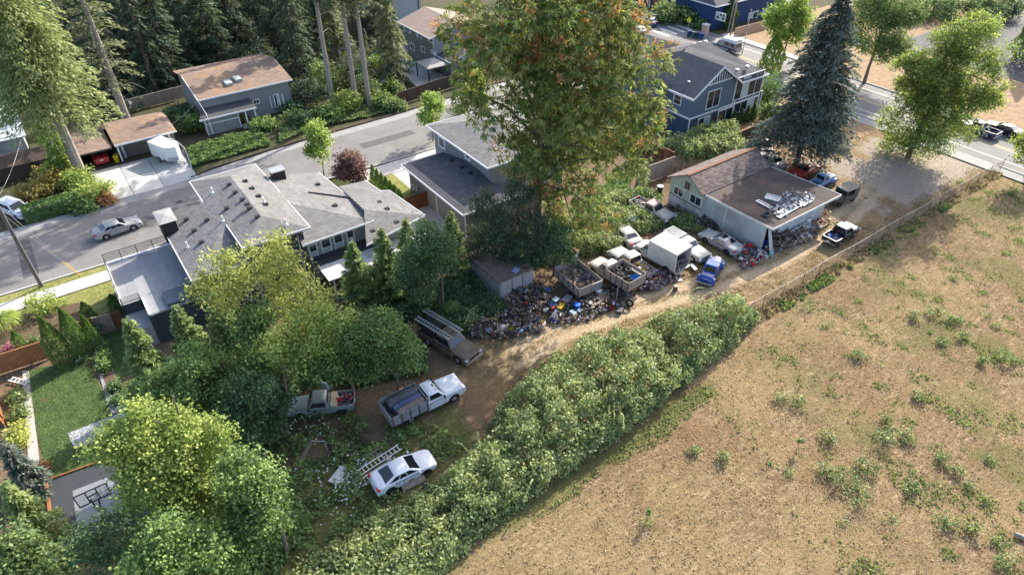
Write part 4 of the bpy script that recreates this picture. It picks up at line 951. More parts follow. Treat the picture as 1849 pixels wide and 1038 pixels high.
# --- old workshop in the yard
H10 = thing('old_workshop', 'weathered white workshop with mossy gable roof and junk on its flat roof', 'workshop', (*G(1373, 454)[:2], 0))
BX('wall', M['sd_white'], H10, -.1, .1, 0, 7.75, 0, 3.15)
BX('wall', M['sd_white'], H10, 2.4, 10.3, 0, .18, 0, 3.0); BX('wall', M['sd_white'], H10, 10.15, 10.4, .2, 12.6, 0, 3.2)
BX('wall', M['dark'], H10, .12, 10.1, 4.2, 4.4, 0, 3.0)
BX('wall', M['sd_white'], H10, -.8, -.62, 7.76, 12.6, 0, 1.5)
BX('wall', M['sd_green'], H10, -.8, -.62, 7.76, 12.6, 1.56, 3.45)
MB().box(-.86, -.62, 7.74, 12.62, 1.5, 1.56).build('sill_board', M['dark'], H10)
MB().add([(-.8, 7.76, 3.45), (-.8, 12.6, 3.45), (-.8, 10.15, 4.75), (-.65, 7.76, 3.45), (-.65, 12.6, 3.45), (-.65, 10.15, 4.75)], [(0, 2, 1), (3, 4, 5), (0, 3, 5, 2), (1, 2, 5, 4)]).build('gable', M['sd_green'], H10)
BX('wall', M['sd_white'], H10, -.6, 10.1, 12.42, 12.6, 0, 3.4); BX('wall', M['sd_white'], H10, -.6, -.1, 7.76, 7.9, 0, 3.2)
battn = MB().box(-.83, -.802, -.02, .02, 0.02, 1.48).mesh('batten', M['sd_white'])
for i in range(16): put('batten', battn, H10, (0, 7.9 + .3 * i, 0))
pn_l = mat_plain('workshop_pane', (0.03, 0.035, 0.04), 0.1, 0.2, spec=0.8)
window(H10, 'x', -.8, 10.6, 11.9, 1.75, 2.65, nx=2, fw=.1, fm='offwhite'); window(H10, 'x', -.8, 8.0, 9.5, 1.8, 2.75, nx=2, fw=.1, fm='offwhite')
vb = MB().box(-.88, -.8, 9.75, 10.55, 3.0, 3.9).build('vent_opening', M['wood_old'], H10)
BX('louvre', M['wood_brown'], vb, -.9, -.87, 9.85, 10.12, 3.05, 3.85); BX('louvre', M['wood_brown'], vb, -.9, -.87, 10.2, 10.46, 3.05, 3.85)
roof(H10, M['sh_old'], [[(-1.05, 7.7, 3.42), (10.4, 7.7, 3.42), (10.4, 10.15, 4.85), (-1.05, 10.15, 4.85)], [(-1.05, 10.15, 4.85), (10.4, 10.15, 4.85), (10.4, 13.1, 3.3), (-1.05, 13.1, 3.3)]], .1)
for s_, (yb, zb, yt, zt) in enumerate(((7.7, 3.44, 10.15, 4.87), (13.1, 3.32, 10.15, 4.87))):
    for i in range(10):
        k0, k1 = i / 10, (i + 1.25) / 10
        y0, z0 = yb + (yt - yb) * k0, zb + (zt - zb) * k0 + .05; y1, z1 = yb + (yt - yb) * min(1, k1), zb + (zt - zb) * min(1, k1) + .012
        cm = MB().slab([(-1.1, y0, z0), (10.42, y0, z0), (10.42, y1, z1), (-1.1, y1, z1)] if s_ == 0 else [(10.42, y0, z0), (-1.1, y0, z0), (-1.1, y1, z1), (10.42, y1, z1)], .035)
        cm.build('shingle_course', M['sh_old'], H10)
rc = MB()
for i in range(46): rc.slab([(-1.1 + .25 * i, 9.98, 4.9 + .02 * (i % 2)), (-.87 + .25 * i, 9.98, 4.9 + .02 * (i % 2)), (-.87 + .25 * i, 10.32, 4.9), (-1.1 + .25 * i, 10.32, 4.9)], .06)
rc.build('ridge_tiles', M['rust'], H10)
roof(H10, M['flatroof'], [[(-.15, -.75, 3.25), (11.55, -.75, 3.25), (10.5, 7.75, 3.38), (-.6, 7.75, 3.38)]], .22, 'flat_roof')
MB().bar((-.18, -.79, 3.17), (11.6, -.79, 3.17), .06, .26).bar((-.18, -.79, 3.17), (-.64, 7.7, 3.29), .06, .26).bar((11.6, -.79, 3.17), (10.55, 7.7, 3.3), .06, .26).build('fascia', M['offwhite'], H10)
MB().box(-.18, -.1, 5.0, 5.1, 0, 3.1).build('downpipe', M['offwhite'], H10)

# --- concrete shed with rubbish on its roof, pale building far left
H11 = thing('concrete_shed', 'low grey block shed with leaf litter heaped on its flat roof', 'shed', (*G(905, 541)[:2], 0))
BX('wall', mat_plain('shed_plywood', (0.34, 0.31, 0.3), 0.9, 0.18, 1.3, blotch=0.5, cb=(0.2, 0.18, 0.17)), H11, -.15, 3.6, -.25, -.1, 0, 2.3)
BX('wall', M['concrete_grey'], H11, -.3, -.16, -.2, 5.0, 0, 2.1); BX('wall', M['concrete_grey'], H11, 3.45, 3.6, -.08, 5.0, 0, 2.1)
jm = MB()
for a in (1.1, 2.35): jm.box(a - .025, a + .025, -.275, -.25, 0, 2.3)
jm.build('joint_strips', M['wood_brown'], H11)
roof(H11, mat_plain('litter_roof', (0.13, 0.1, 0.075), 0.98, 0.4, 5, c2=(0.26, 0.21, 0.17), bump=0.8), [[(-.4, -.3, 2.34), (3.65, -.3, 2.34), (3.65, 5.2, 2.3), (-.4, 5.2, 2.3)]], .12)
H12 = thing('pale_roofed_building', 'pale grey building under the drooping fir at the left edge', 'building', (*G(20, 285)[:2], 0))
BX('wall', M['sd_white'], H12, -9, 2.2, .4, 9, 0, 2.6)
pl = MB()
roof(H12, M['concrete_grey'], [[(-9.5, -.2, 2.4), (2.6, -.2, 2.4), (2.6, 9.5, 3.8), (-9.5, 9.5, 3.8)]], .1)
for i in range(10): MB().slab([(-9.5, -.2 + .97 * i, 2.43 + .14 * i), (2.62, -.2 + .97 * i, 2.43 + .14 * i), (2.62, .7 + .97 * i, 2.55 + .14 * i), (-9.5, .7 + .97 * i, 2.55 + .14 * i)], .05).build('roof_panel', mat_plain('pale_roof_sheet_%d' % i, (0.4 + .01 * i, 0.43 + .01 * i, 0.46), 0.7, 0.06), H12)
H13 = thing('dark_lean_to', 'dark brown sagging lean-to roof at the left edge behind the yellow shrubs', 'shed', (*G(55, 318)[:2], 0))
roof(H13, M['wood_brown'], [[(-5, -.5, 1.9), (3, -.5, 1.9), (2.6, 1.6, 2.7), (-4.8, 1.5, 2.6)], [(-4.8, 1.5, 2.6), (2.6, 1.6, 2.7), (3, 4, 1.9), (-5, 4, 1.9)]], .1)
BX('wall', M['wood_brown'], H13, -4.6, 2.6, -.1, 3.6, 0, 1.85)

# ------------------------------------------------------------------ vehicles
def wheel_mesh(r, w_=.2):
    Mx = Matrix.Rotation(R_(90), 4, 'X')
    t = MB().lathe([(r * .6, -w_ / 2), (r * .93, -w_ / 2), (r, -w_ * .3), (r, w_ * .3), (r * .93, w_ / 2), (r * .6, w_ / 2), (r * .58, 0)], 18, M=Mx, cap=False)
    return t
_wm = {}
def wheels(root, L, r, spots, rim='rim', tyre='tyre', w_=.21):
    for xx, yy in spots:
        key = (round(r, 3), rim, tyre, w_)
        if key not in _wm:
            Mx = Matrix.Rotation(R_(90), 4, 'X'); rm = MB().lathe([(r * .6, w_ * .36), (r * .52, w_ * .44), (r * .5, w_ * .25), (r * .2, w_ * .3), (r * .16, w_ * .42), (.001, w_ * .42)], 14, M=Mx, cap=False)
            rm.lathe([(r * .6, -w_ * .36), (r * .52, -w_ * .44), (r * .5, -w_ * .25), (r * .2, -w_ * .3), (.001, -w_ * .3)], 14, M=Mx, cap=False)
            for k in range(5):
                a = k * 1.2566
                rm.bar((.08 * math.cos(a), -w_ * .4, .08 * math.sin(a)), (r * .52 * math.cos(a), -w_ * .38, r * .52 * math.sin(a)), .05, .03); rm.bar((.08 * math.cos(a), w_ * .4, .08 * math.sin(a)), (r * .52 * math.cos(a), w_ * .38, r * .52 * math.sin(a)), .05, .03)
            _wm[key] = (wheel_mesh(r, w_).mesh('wheel', M[tyre], 40), rm.mesh('rim', M[rim]))
        a, b = _wm[key]
        wv = put('wheel', a, root, (xx, yy, r)); put('rim', b, wv)

class Body:
    """car body: lofted hull with open wheel arches, cabin with pillars, glass panels"""
    def __init__(s, root, paint, L, W, tops, axles, rw, zb=.28, x_end=None, zm=.62, nose=.8, tail=.84):
        s.r, s.p, s.L, s.W, s.ax, s.rw, s.zb, s.zm = root, paint, L, W, axles, rw, zb, zm
        s.tops = tops; s.x_end = -L / 2 if x_end is None else x_end; s.nose, s.tail = nose, tail
    def top(s, x): return float(np.interp(x, [t[0] for t in s.tops], [t[1] for t in s.tops]))
    def hw(s, x):
        L = s.L / 2
        return s.W / 2 * float(np.interp(x, [-L, -L + .12, -L + .5, L - .6, L - .15, L], [s.tail, .93, 1, 1, .93, s.nose]))
    def bot(s, x):
        z = s.zb + (0.06 if abs(x) > s.L / 2 - .15 else 0)
        for a in s.ax:
            ra = s.rw * 1.22
            if abs(x - a) < ra: z = max(z, s.rw + math.sqrt(ra * ra - (x - a) ** 2))
        return z
    def ring(s, x, off=0.0):
        h, b, t = s.hw(x) + off, s.bot(x), s.top(x) + off; zm = max(s.zm, b + .05); t = max(t, zm + .06)
        half = [(h * .95, b), (h, min(b + .1, zm)), (h * 1.005, zm), (h * .97, t - .07), (h * .9, t - .01), (h * .5, t + .025), (0, t + .035)]
        return [(x, -y, z) for y, z in half] + [(x, y, z) for y, z in half[-2::-1]]
    def hull(s, name='body', step=.07):
        xs_ = list(np.arange(s.x_end, s.L / 2, step)) + [s.L / 2 - .04, s.L / 2]
        xs_ = sorted(set(np.round(xs_, 3)))
        mb = MB().loft([s.ring(x) for x in xs_], cap0=True, cap1=True)
        mb.box(s.x_end + .1, s.L / 2 - .2, -s.W / 2 + .3, s.W / 2 - .3, s.zb - .05, s.zb + .22)
        o = mb.build(name, [s.p], s.r, 35)
        u = MB().box(s.x_end + .15, s.L / 2 - .15, -s.W / 2 + .22, s.W / 2 - .22, s.zb - .08, s.zb + .25).build('underbody', M['black'], s.r)
        s.body = o
        return o
    def panel_top(s, name, x0, x1, k, mat=None, off=.012):
        mb = MB(); xs_ = np.linspace(x0, x1, 8)
        mb.loft([[(x, s.hw(x) * q * .9, s.top(x) + .035 - .02 * abs(q) ** 1.5 + off) for q in np.linspace(-k, k, 7)] for x in xs_])
        return mb.build(name, mat or s.p, s.r, 40)
    def side(s, name, x0, x1, z0, z1, mat=None, off=.01, sides=(-1, 1)):
        for sg in sides:
            mb = MB(); xs_ = np.linspace(x0, x1, max(2, int((x1 - x0) / .12)))
            mb.loft([[(x, sg * (s.hw(x) * 1.003 + off), z) for z in ((z0, z1) if sg < 0 else (z1, z0))] for x in xs_])
            o = mb.build(name, mat or s.p, s.r)
            if name == 'door':
                sm_ = MB(); sm_.loft([[(x, sg * (s.hw(x) * 1.003 + off - .005), z) for z in ((z0 - .03, z1 + .03) if sg < 0 else (z1 + .03, z0 - .03))] for x in np.linspace(x0 - .03, x1 + .03, max(2, int((x1 - x0) / .12)))]); sm_.build('door_gap', M['black'], o)
                MB().box(x0 + .08, x0 + .26, sg * (s.W / 2 + .012) - .015, sg * (s.W / 2 + .012) + .015, z1 - .1, z1 - .06).build('handle', M['black'], o)
    def cabin(s, x0, x1, x2, x3, zr, win=((.06, .5), (.53, .94)), hr=.74, name='cabin', rear=True, glass='carglass', front=True, zoff=0.0, roofmat=None):
        zb_ = s.top(x0) - .02; zc_ = s.top(x3) - .02; hb = s.W / 2 * .925; ht = s.W / 2 * hr
        def rg(xa, xb, h, za, zb2, c): return [(xa, -h + c, za), (xa - c * .6, -h, za), (xb + c * .6, -h, zb2), (xb, -h + c, zb2), (xb, h - c, zb2), (xb + c * .6, h, zb2), (xa - c * .6, h, za), (xa, h - c, za)]
        r0 = rg(x0, x3, hb, zb_, zc_, .1); r1 = rg(x1 + .06, x2 - .06, ht + .04, zr - .09, zr - .09, .12); r2 = rg(x1 - .06, x2 + .06, ht - .06, zr - .02, zr - .02, .14); r3 = rg(x1 - .35, x2 + .35, ht * .5, zr + .015, zr + .015, .1)
        o = MB().loft([r0, r1, r2, r3], cap1=True, closed=True).build(name, s.p, s.r, 40)
        def pan(nm, q, u0, u1, v0, v1, off=.012):
            a, b, c, d_ = [Vector(p) for p in q]
            def at(u, v): return (a.lerp(b, u)).lerp(d_.lerp(c, u), v)
            n = (b - a).cross(d_ - a).normalized() * off
            pts = [at(u0, v0) + n, at(u1, v0) + n, at(u1, v1) + n, at(u0, v1) + n]
            return MB().poly(pts).build(nm, M[glass], s.r)
        k = .1
        if front: pan('windshield', [(x0, -hb + k, zb_), (x0, hb - k, zb_), (x1 + .06, ht - .08, zr - .09), (x1 + .06, -ht + .08, zr - .09)], .02, .98, .08, .97)
        if rear: pan('rear_window', [(x3, hb - k, zc_), (x3, -hb + k, zc_), (x2 - .06, -ht + .08, zr - .09), (x2 - .06, ht - .08, zr - .09)], .04, .96, .1, .95)
        for u0, u1 in win:
            pan('side_window', [(x3, -hb, zc_), (x0, -hb, zb_), (x1 + .06, -ht - .04, zr - .09), (x2 - .06, -ht - .04, zr - .09)], u0, u1, .14, .93)
            pan('side_window', [(x0, hb, zb_), (x3, hb, zc_), (x2 - .06, ht + .04, zr - .09), (x1 + .06, ht + .04, zr - .09)], 1 - u1, 1 - u0, .14, .93)
        return o
    def lamps(s, zf=.66, zr=.78, hgt=.14, wd=.36, rear=True, front=True):
        L = s.L / 2
        for sg in (-1, 1):
            if front: MB().box(L - .22, L - .005, sg * s.W / 2 * .8 - wd / 2, sg * s.W / 2 * .8 + wd / 2, zf - hgt / 2, zf + hgt / 2).build('headlight', M['lens'], s.r, 40)
            if rear: MB().box(-L + .005 - .02, -L + .2, sg * s.W / 2 * .78 - wd * .45, sg * s.W / 2 * .78 + wd * .45, zr - hgt / 2, zr + hgt / 2).build('taillight', M['redlens'], s.r)
    def bumpers(s, m, z0=.38, z1=.56, d=.1, front=True, rear=True):
        L = s.L / 2; w_ = s.W / 2 * .93
        for sg, nm, on in ((1, 'front_bumper', front), (-1, 'rear_bumper', rear)):
            if on: MB().slab([(sg * (L - .1), -w_ * sg * 1.03, z1), (sg * (L + d * .7), -w_ * sg * .93, z1), (sg * (L + d), 0, z1), (sg * (L + d * .7), w_ * sg * .93, z1), (sg * (L - .1), w_ * sg * 1.03, z1)], z1 - z0).build(nm, m, s.r)
    def mirrors(s, x, z, m=None):
        for sg in (-1, 1): MB().box(x - .07, x + .05, sg * (s.W / 2 + .02) - (.0 if sg > 0 else .2), sg * (s.W / 2 + .02) + (.2 if sg > 0 else 0), z, z + .14).build('mirror', m or s.p, s.r)
    def grille(s, z0, z1, m='black', wd=.55):
        BX('grille', M[m], s.r, s.L / 2 - .06, s.L / 2 + .015, -s.W / 2 * wd, s.W / 2 * wd, z0, z1)
    def plate(s, z=.6): BX('licence_plate', M['white'], s.r, -s.L / 2 - .05, -s.L / 2 - .0, -.17, .17, z, z + .13)
    def arches(s, m='black'):
        for a in s.ax:
            for sg in (-1, 1):
                Mx = Matrix.Translation((a, sg * (s.W / 2 - .3), s.rw)) @ Matrix.Rotation(R_(90), 4, 'X')
    def bed(s, x0, x1, zf, zt, name='bed', liner=None, th=.07):
        xs_ = sorted(set(np.round(list(np.arange(x0, x1, .07)) + [x1], 3)))
        def rg(x):
            h, b = s.hw(x), min(s.bot(x), zt - .1)
            hf = [(h * .95, b), (h, min(b + .1, s.zm)), (h, zt - .06), (h - .02, zt), (h - th, zt), (h - th, zf), (h - .5, zf)]
            return [(x, -y, z) for y, z in hf] + [(x, y, z) for y, z in hf[::-1]]
        mb = MB().loft([rg(x) for x in xs_])
        mb.box(x1 - .05, x1, -s.W / 2 + .02, s.W / 2 - .02, s.zb + .1, zt)
        o = mb.build(name, s.p, s.r, 35)
        BX('tailgate', s.p, s.r, x0 - .04, x0 + .03, -s.W / 2 * .9, s.W / 2 * .9, zf - .12, zt)
        BX('bed_floor', liner or M['dark'], s.r, x0 + .04, x1 - .06, -s.W / 2 + th + .01, s.W / 2 - th - .01, zf + .002, zf + .02)
        return o

def sedan(label, pos, yaw, paint, L=4.75, W=1.82, zr=1.44, cat='car', name='sedan', rim='rim', hood=.98, deck=1.04, x0=.95, x1=.25, x2=-1.0, x3=-1.65, front=True, rw=.33, win=((.07, .34), (.37, .62), (.65, .93)), axf=1.38, axr=-1.38, zb=.26, doors=True, glass='carglass', spots=None):
    root = thing(name, label, cat, pos, R_(yaw))
    h = L / 2
    b = Body(root, paint, L, W, [(-h, deck - .22), (-h + .1, deck - .06), (x3, deck), (x0, hood), (h - .35, hood - .16), (h - .08, hood - .26), (h, hood - .4)], (axf, axr), rw, zb)
    b.hull(); b.cabin(x0, x1, x2, x3, zr, win, glass=glass)
    b.panel_top('hood', x0 + .04, h - .3, .86); b.panel_top('trunk_lid', -h + .16, x3 - .06, .84)
    if doors:
        m_ = (x0 + x3) / 2 - .05
        b.side('door', m_ + .02, x0 - .12, .42, hood - .1); b.side('door', max(x3 + .25, axr + .45), m_ - .02, .42, hood - .1)
    b.lamps(hood - .3, deck - .16, front=front); b.bumpers(paint, .34, .52, .07, front=front); b.mirrors(x0 - .2, hood - .02); b.plate(deck - .35)
    b.grille(.5, .62)
    wheels(root, L, rw, spots or [(a, sg * (W / 2 - .13)) for a in (axf, axr) for sg in (-1, 1)], rim)
    return root, b
def pickup(label, pos, yaw, paint, L=5.2, W=1.85, zr=1.68, hood=1.08, bedz=1.02, xc=(1.0, .55, -.45, -.6), cat='pickup truck', name='pickup_truck', rim='rim', rw=.37, win=((.1, .9),), axf=1.6, axr=-1.55, floor=.62, chrome=True, bed=True, zb=.36, doors=((-.42, .85),), nose=.84, liner=None):
    root = thing(name, label, cat, pos, R_(yaw)); h = L / 2
    x0, x1, x2, x3 = xc
    b = Body(root, paint, L, W, [(-h, bedz), (x3, hood + .02), (x0, hood), (h - .3, hood - .1), (h - .06, hood - .16), (h, hood - .28)], (axf, axr), rw, zb, x_end=x3 - .08, zm=.7, nose=nose, tail=.95)
    b.hull(); b.cabin(x0, x1, x2, x3, zr, win)
    b.panel_top('hood', x0 + .06, h - .18, .84)
    for d_ in doors: b.side('door', d_[0], d_[1], .46, hood - .1)
    if bed: b.bed(-h, x3 - .12, floor, bedz, liner=liner)
    b.lamps(hood - .3, bedz - .18, .18, .3, rear=bed); b.bumpers(M['chrome'] if chrome else M['black'], .42, .6, .12, rear=bed); b.mirrors(x0 - .15, hood + .0, M['black']); b.grille(hood - .42, hood - .2)
    if bed: b.plate(.55)
    wheels(root, L, rw, [(a, sg * (W / 2 - .13)) for a in (axf, axr) for sg in (-1, 1)], rim, w_=.24)
    return root, b
def mid(u0, v0, u1, v1, off=(0, 0)):
    a, b_ = G(u0, v0), G(u1, v1); return ((a[0] + b_[0]) / 2 + off[0], (a[1] + b_[1]) / 2 + off[1], 0)
PT = {}
PT['silver'] = mat_paint('silver_paint', (0.36, 0.37, 0.38), .28, .2, metal=.2)
PT['white'] = mat_paint('white_car_paint', (0.68, 0.7, 0.73), .22, .15, (0.4, .38, .36))
PT['oldwhite'] = mat_paint('dull_white_paint', (0.34, 0.33, 0.3), .55, .85, (0.3, .24, .18))
PT['vanwhite'] = mat_paint('chalky_white_paint', (0.43, 0.43, 0.41), .5, .55, (0.33, .28, .22))
PT['greygreen'] = mat_paint('grey_green_paint', (0.2, 0.24, 0.24), .3, .35, (0.2, .2, .19))
PT['bronze'] = mat_paint('faded_bronze_paint', (0.12, 0.09, 0.065), .4, .65, (0.32, .25, .17))
PT['black'] = mat_paint('black_paint', (0.018, 0.018, 0.02), .15, .1, (0.1, .1, .1))
PT['blue'] = mat_paint('royal_blue_paint', (0.012, 0.06, 0.3), .2, .1)
PT['paleblue'] = mat_paint('pale_blue_paint', (0.22, 0.33, 0.52), .45, .3, (0.2, .2, .2))
PT['red'] = mat_paint('dark_red_paint', (0.3, 0.02, 0.02), .3, .2)
PT['bright_red'] = mat_paint('bright_red_paint', (0.42, 0.03, 0.035), .25, .1)
PT['navycar'] = mat_paint('navy_car_paint', (0.03, 0.05, 0.12), .2, .1)
PT['olive'] = mat_paint('olive_drab', (0.085, 0.08, 0.06), .7, .4, (0.2, .17, .13))
PT['olivetop'] = mat_paint('dusty_olive_top', (0.2, 0.185, 0.155), .8, .4, (0.3, .26, .2))
PT['rustred'] = mat_paint('sun_bleached_red', (0.34, 0.2, 0.19), .6, .6, (0.24, .14, .09))
PT['camper'] = mat_paint('silver_beige', (0.3, 0.3, 0.29), .4, .5, (0.27, .24, .2))

sedan('silver sedan parked by the kerb on the residential street', mid(175, 441, 259, 411, (0, .92)), 6.0, PT['silver'])
w_sed, wb = sedan('white sedan without front bumper standing beside the ladders', mid(691, 901, 789, 849, (0, .88)), -3.0, PT['white'], L=4.6, W=1.8, zr=1.47, front=False, rim='rimdark', x0=1.05, x1=.2, x2=-.8, x3=-1.72, deck=1.06,
    spots=[(-1.38, .77), (-1.38, -.77), (1.38, .77)])
BX('crash_bar', M['rust'], w_sed, 2.2, 2.3, -.7, .7, .4, .48)
wl = thing('loose_wheel', 'loose black wheel with hub lying beside the white sedan', 'wheel', (*G(769, 881)[:2], .22), R_(20)); MB().lathe([(.2, -.1), (.31, -.1), (.33, 0), (.31, .1), (.2, .1)], 16).build('tyre', M['tyre'], wl, 40); MB().lathe([(.2, -.06), (.05, .1), (.03, .16)], 12).build('hub', M['steel'], wl)
sp = thing('body_sill', 'brown grey sill panel leaning under the white sedan door', 'car part', (*G(748, 876)[:2], .0), R_(-4)); MB().slab([(-.9, -.12, .1), (.9, -.12, .1), (.85, .18, .42), (-.85, .18, .42)], .06).build('panel', M['wood_old'], sp); MB().bar((-.8, .02, .0), (.8, .02, .0), .08, .3).build('flange', M['dark'], sp)

gp, gb = pickup('grey green pickup with red gas bottle in its bed under the bushes', mid(548, 757, 628, 748, (.15, .85)), 148.0, PT['greygreen'], L=5.1, W=1.75, rim='rimdark', rw=.35, zr=1.62, bedz=1.0, hood=1.04, chrome=False)
gp.rotation_euler.z = math.atan2(*(G(548, 757) - G(625, 748))[[1, 0]])
BX('tool_box', M['wood_pale'], gp, -1.25, -.75, -.75, .75, .64, 1.1)
bk, bkb = pickup('black pickup with pale hood and blue load parked in the lane', mid(1512, 449, 1549, 426, (-.1, .95)), 0.0, PT['black'], L=4.75, W=1.75, rim='rim', zr=1.62, bedz=1.02, hood=1.05, axf=1.45, axr=-1.4)
bk.rotation_euler.z = math.atan2(*(G(1549, 426) - G(1512, 449))[[1, 0]])
bw = mat_paint('pale_silver_hood', (0.36, 0.36, 0.34), .3, .5, (0.4, .36, .3))
bkb.panel_top('pale_hood', 1.0, 2.1, .9, bw, .02); MB().slab([(.5, -.55, 1.645), (.5, .55, 1.645), (-.4, .55, 1.645), (-.4, -.55, 1.645)], .01).build('pale_roof', bw, bk)  # hood and cab roof panels coloured paler than the black body

# pickup with canopy and ladder rack
va = G(823, 655); vb_ = G(742, 604)
yv = math.atan2(va[1] - vb_[1], va[0] - vb_[0])
vv, vbd = pickup('faded bronze pickup with canopy and two roof ladders facing the lane', (va[0] - 1.62 * math.cos(yv) - .95 * math.sin(yv), va[1] - 1.62 * math.sin(yv) + .95 * math.cos(yv), 0), math.degrees(yv), PT['bronze'], L=5.9, W=2.0, zr=1.85, hood=1.2, bedz=1.15, rw=.4, axf=1.85, axr=-1.75, xc=(1.15, .6, -.75, -.9), win=((.06, .5), (.54, .94)), doors=((-.1, 1.0), (-.85, -.14)))
cn = MB().loft([[(-.98, -.96, 1.15), (-.98, -.8, 1.8), (-.98, 0, 1.86), (-.98, .8, 1.8), (-.98, .96, 1.15)], [(-2.95, -.94, 1.15), (-2.9, -.78, 1.8), (-2.9, 0, 1.85), (-2.9, .78, 1.8), (-2.95, .94, 1.15)]], cap0=True, cap1=True).build('canopy', M['black'], vv, 30)
for a in (.3, -.9, -2.7):
    rk = MB().bar((a, -.95, 2.02), (a, .95, 2.02), .05)
    for sg in (-1, 1): rk.bar((a, sg * .82, 1.75), (a, sg * .85, 2.02), .04)
    rk.build('rack_bar', M['black'], vv)
BX('side_step', M['chrome'], vv, .2, .6, -1.12, -1.0, .3, .36)
def ladder(label, p, q, wd, n, lift=0.0, cat='ladder', rail=.035, rh=.09, mat='alu', name='ladder'):
    a, b_ = Vector(p), Vector(q); ln = (b_ - a).length; d_ = (b_ - a).normalized()
    root = thing(name, label, cat, ((a + b_) / 2))
    root.rotation_euler = d_.to_track_quat('X', 'Z').to_euler()
    for sg in (-1, 1): BX('rail', M[mat], root, -ln / 2, ln / 2, sg * wd / 2 - rail / 2, sg * wd / 2 + rail / 2, -rh / 2, rh / 2)
    rm = MB().box(-.025, .025, -wd / 2 + .02, wd / 2 - .02, -.015, .015).mesh('rung', M[mat])
    for i in range(n): put('rung', rm, root, (-ln / 2 + (i + .5) * ln / n, 0, 0))
    return root
def vloc(x, y, z): return vv.matrix_world @ Vector((x, y, z))
bpy.context.view_layer.update()
ladder('long aluminium ladder on the near side of the bronze pickup roof rack', vloc(-3.35, -.62, 2.12), vloc(.85, -.62, 2.12), .42, 14, rail=.05, rh=.12)
ladder('long aluminium ladder on the far side of the bronze pickup roof rack', vloc(-3.55, .62, 2.12), vloc(.95, .62, 2.12), .42, 16)

# white flatbed truck with tall plywood sides
fa, fb_ = G(744, 764), G(837, 718)
yf = math.atan2(fb_[1] - fa[1], fb_[0] - fa[0]); cx, sx = math.cos(yf), math.sin(yf)
ft, ftb = pickup('white flatbed truck with tall grey plywood sides full of rolled sheeting', (fa[0] + 1.75 * cx - .98 * sx, fa[1] + 1.75 * sx + .98 * cx, 0), math.degrees(yf), PT['oldwhite'] if False else PT['white'], L=6.4, W=2.0, zr=1.9, hood=1.28, bedz=1.2, rw=.4, axf=2.1, axr=-1.75, xc=(1.35, .85, .0, -.1), bed=False, doors=((-.05, 1.25),), name='flatbed_truck', cat='truck', win=((.1, .88),), nose=.9)
ply = mat_plain('weathered_plywood', (0.25, 0.255, 0.265), 0.85, 0.22, 1.8, blotch=0.6, cb=(0.13, 0.12, 0.12))
BX('bed_floor', M['wood_old'], ft, -3.35, -.25, -1.1, 1.1, .8, .9)
BX('chassis', M['black'], ft, -3.2, 0, -.45, .45, .45, .78)
for sg in (-1, 1):
    for i in range(4): BX('side_board', ply, ft, -3.35 + .775 * i, -3.35 + .775 * (i + 1) - .02, sg * 1.12 - .03, sg * 1.12 + .03, .8, 1.75 + .02 * (i % 2))
    for i in range(5): BX('stake', M['wood_brown'], ft, -3.33 + .74 * i, -3.25 + .74 * i, sg * 1.17 - .03, sg * 1.17 + .03, .75, 1.8)
BX('headboard', ply, ft, -.3, -.24, -1.1, 1.1, .9, 1.9); BX('tail_board', ply, ft, -3.42, -3.36, -1.12, 1.12, .8, 1.7)
lm_ = MB().lathe([(.05, 0), (.04, .06)], 8).mesh('roof_lamp', M['black'])
for y in (-.6, -.14, 0, .14, .6): put('roof_lamp', lm_, ft, (.75, y * .9, 1.9))
for (nm, lab, y0, dz, r_, m_, ln) in (('sheet_roll', 'dark grey rolled rubber sheet in the white flatbed truck', .45, .5, .5, mat_plain('slate_sheet', (0.07, 0.075, 0.085), 0.5, 0.15), 2.75), ('mattress_roll', 'blue rolled mattress leaning in the white flatbed truck', -.25, .5, .42, mat_plain('blue_fabric', (0.06, 0.085, 0.17), 0.7, 0.15), 2.4), ('tarp_roll', 'brown tarpaulin folded along the near side of the white flatbed', -.78, .6, .36, mat_plain('brown_tarp', (0.15, 0.12, 0.11), 0.7, 0.25), 2.3)):
    rr = thing(nm, lab, 'load', ft.matrix_world @ Vector((0, 0, 0)) if False else (0, 0, 0)); 
    bpy.context.view_layer.update(); p = ft.matrix_world @ Vector((-1.6, y0, .9)); rr.location = p; rr.rotation_euler = (0, 0, yf + .06)
    MB().loft([[(x_, r_ * math.cos(t_) * (1 + .1 * math.sin(x_ * 3)), dz + r_ * 1.25 * math.sin(t_) + .05 * math.cos(x_ * 2)) for t_ in np.linspace(-.6, 3.7, 14)] for x_ in np.linspace(-ln / 2, ln / 2, 9)], cap0=True, cap1=True).build('roll', m_, rr, 40)
    MB().tube([(-ln / 2 + .3, -r_, dz), (-ln / 2 + .3, 0, dz + r_ * 1.3), (-ln / 2 + .3, r_, dz)], .02, 6).build('strap', M['offwhite'], rr)

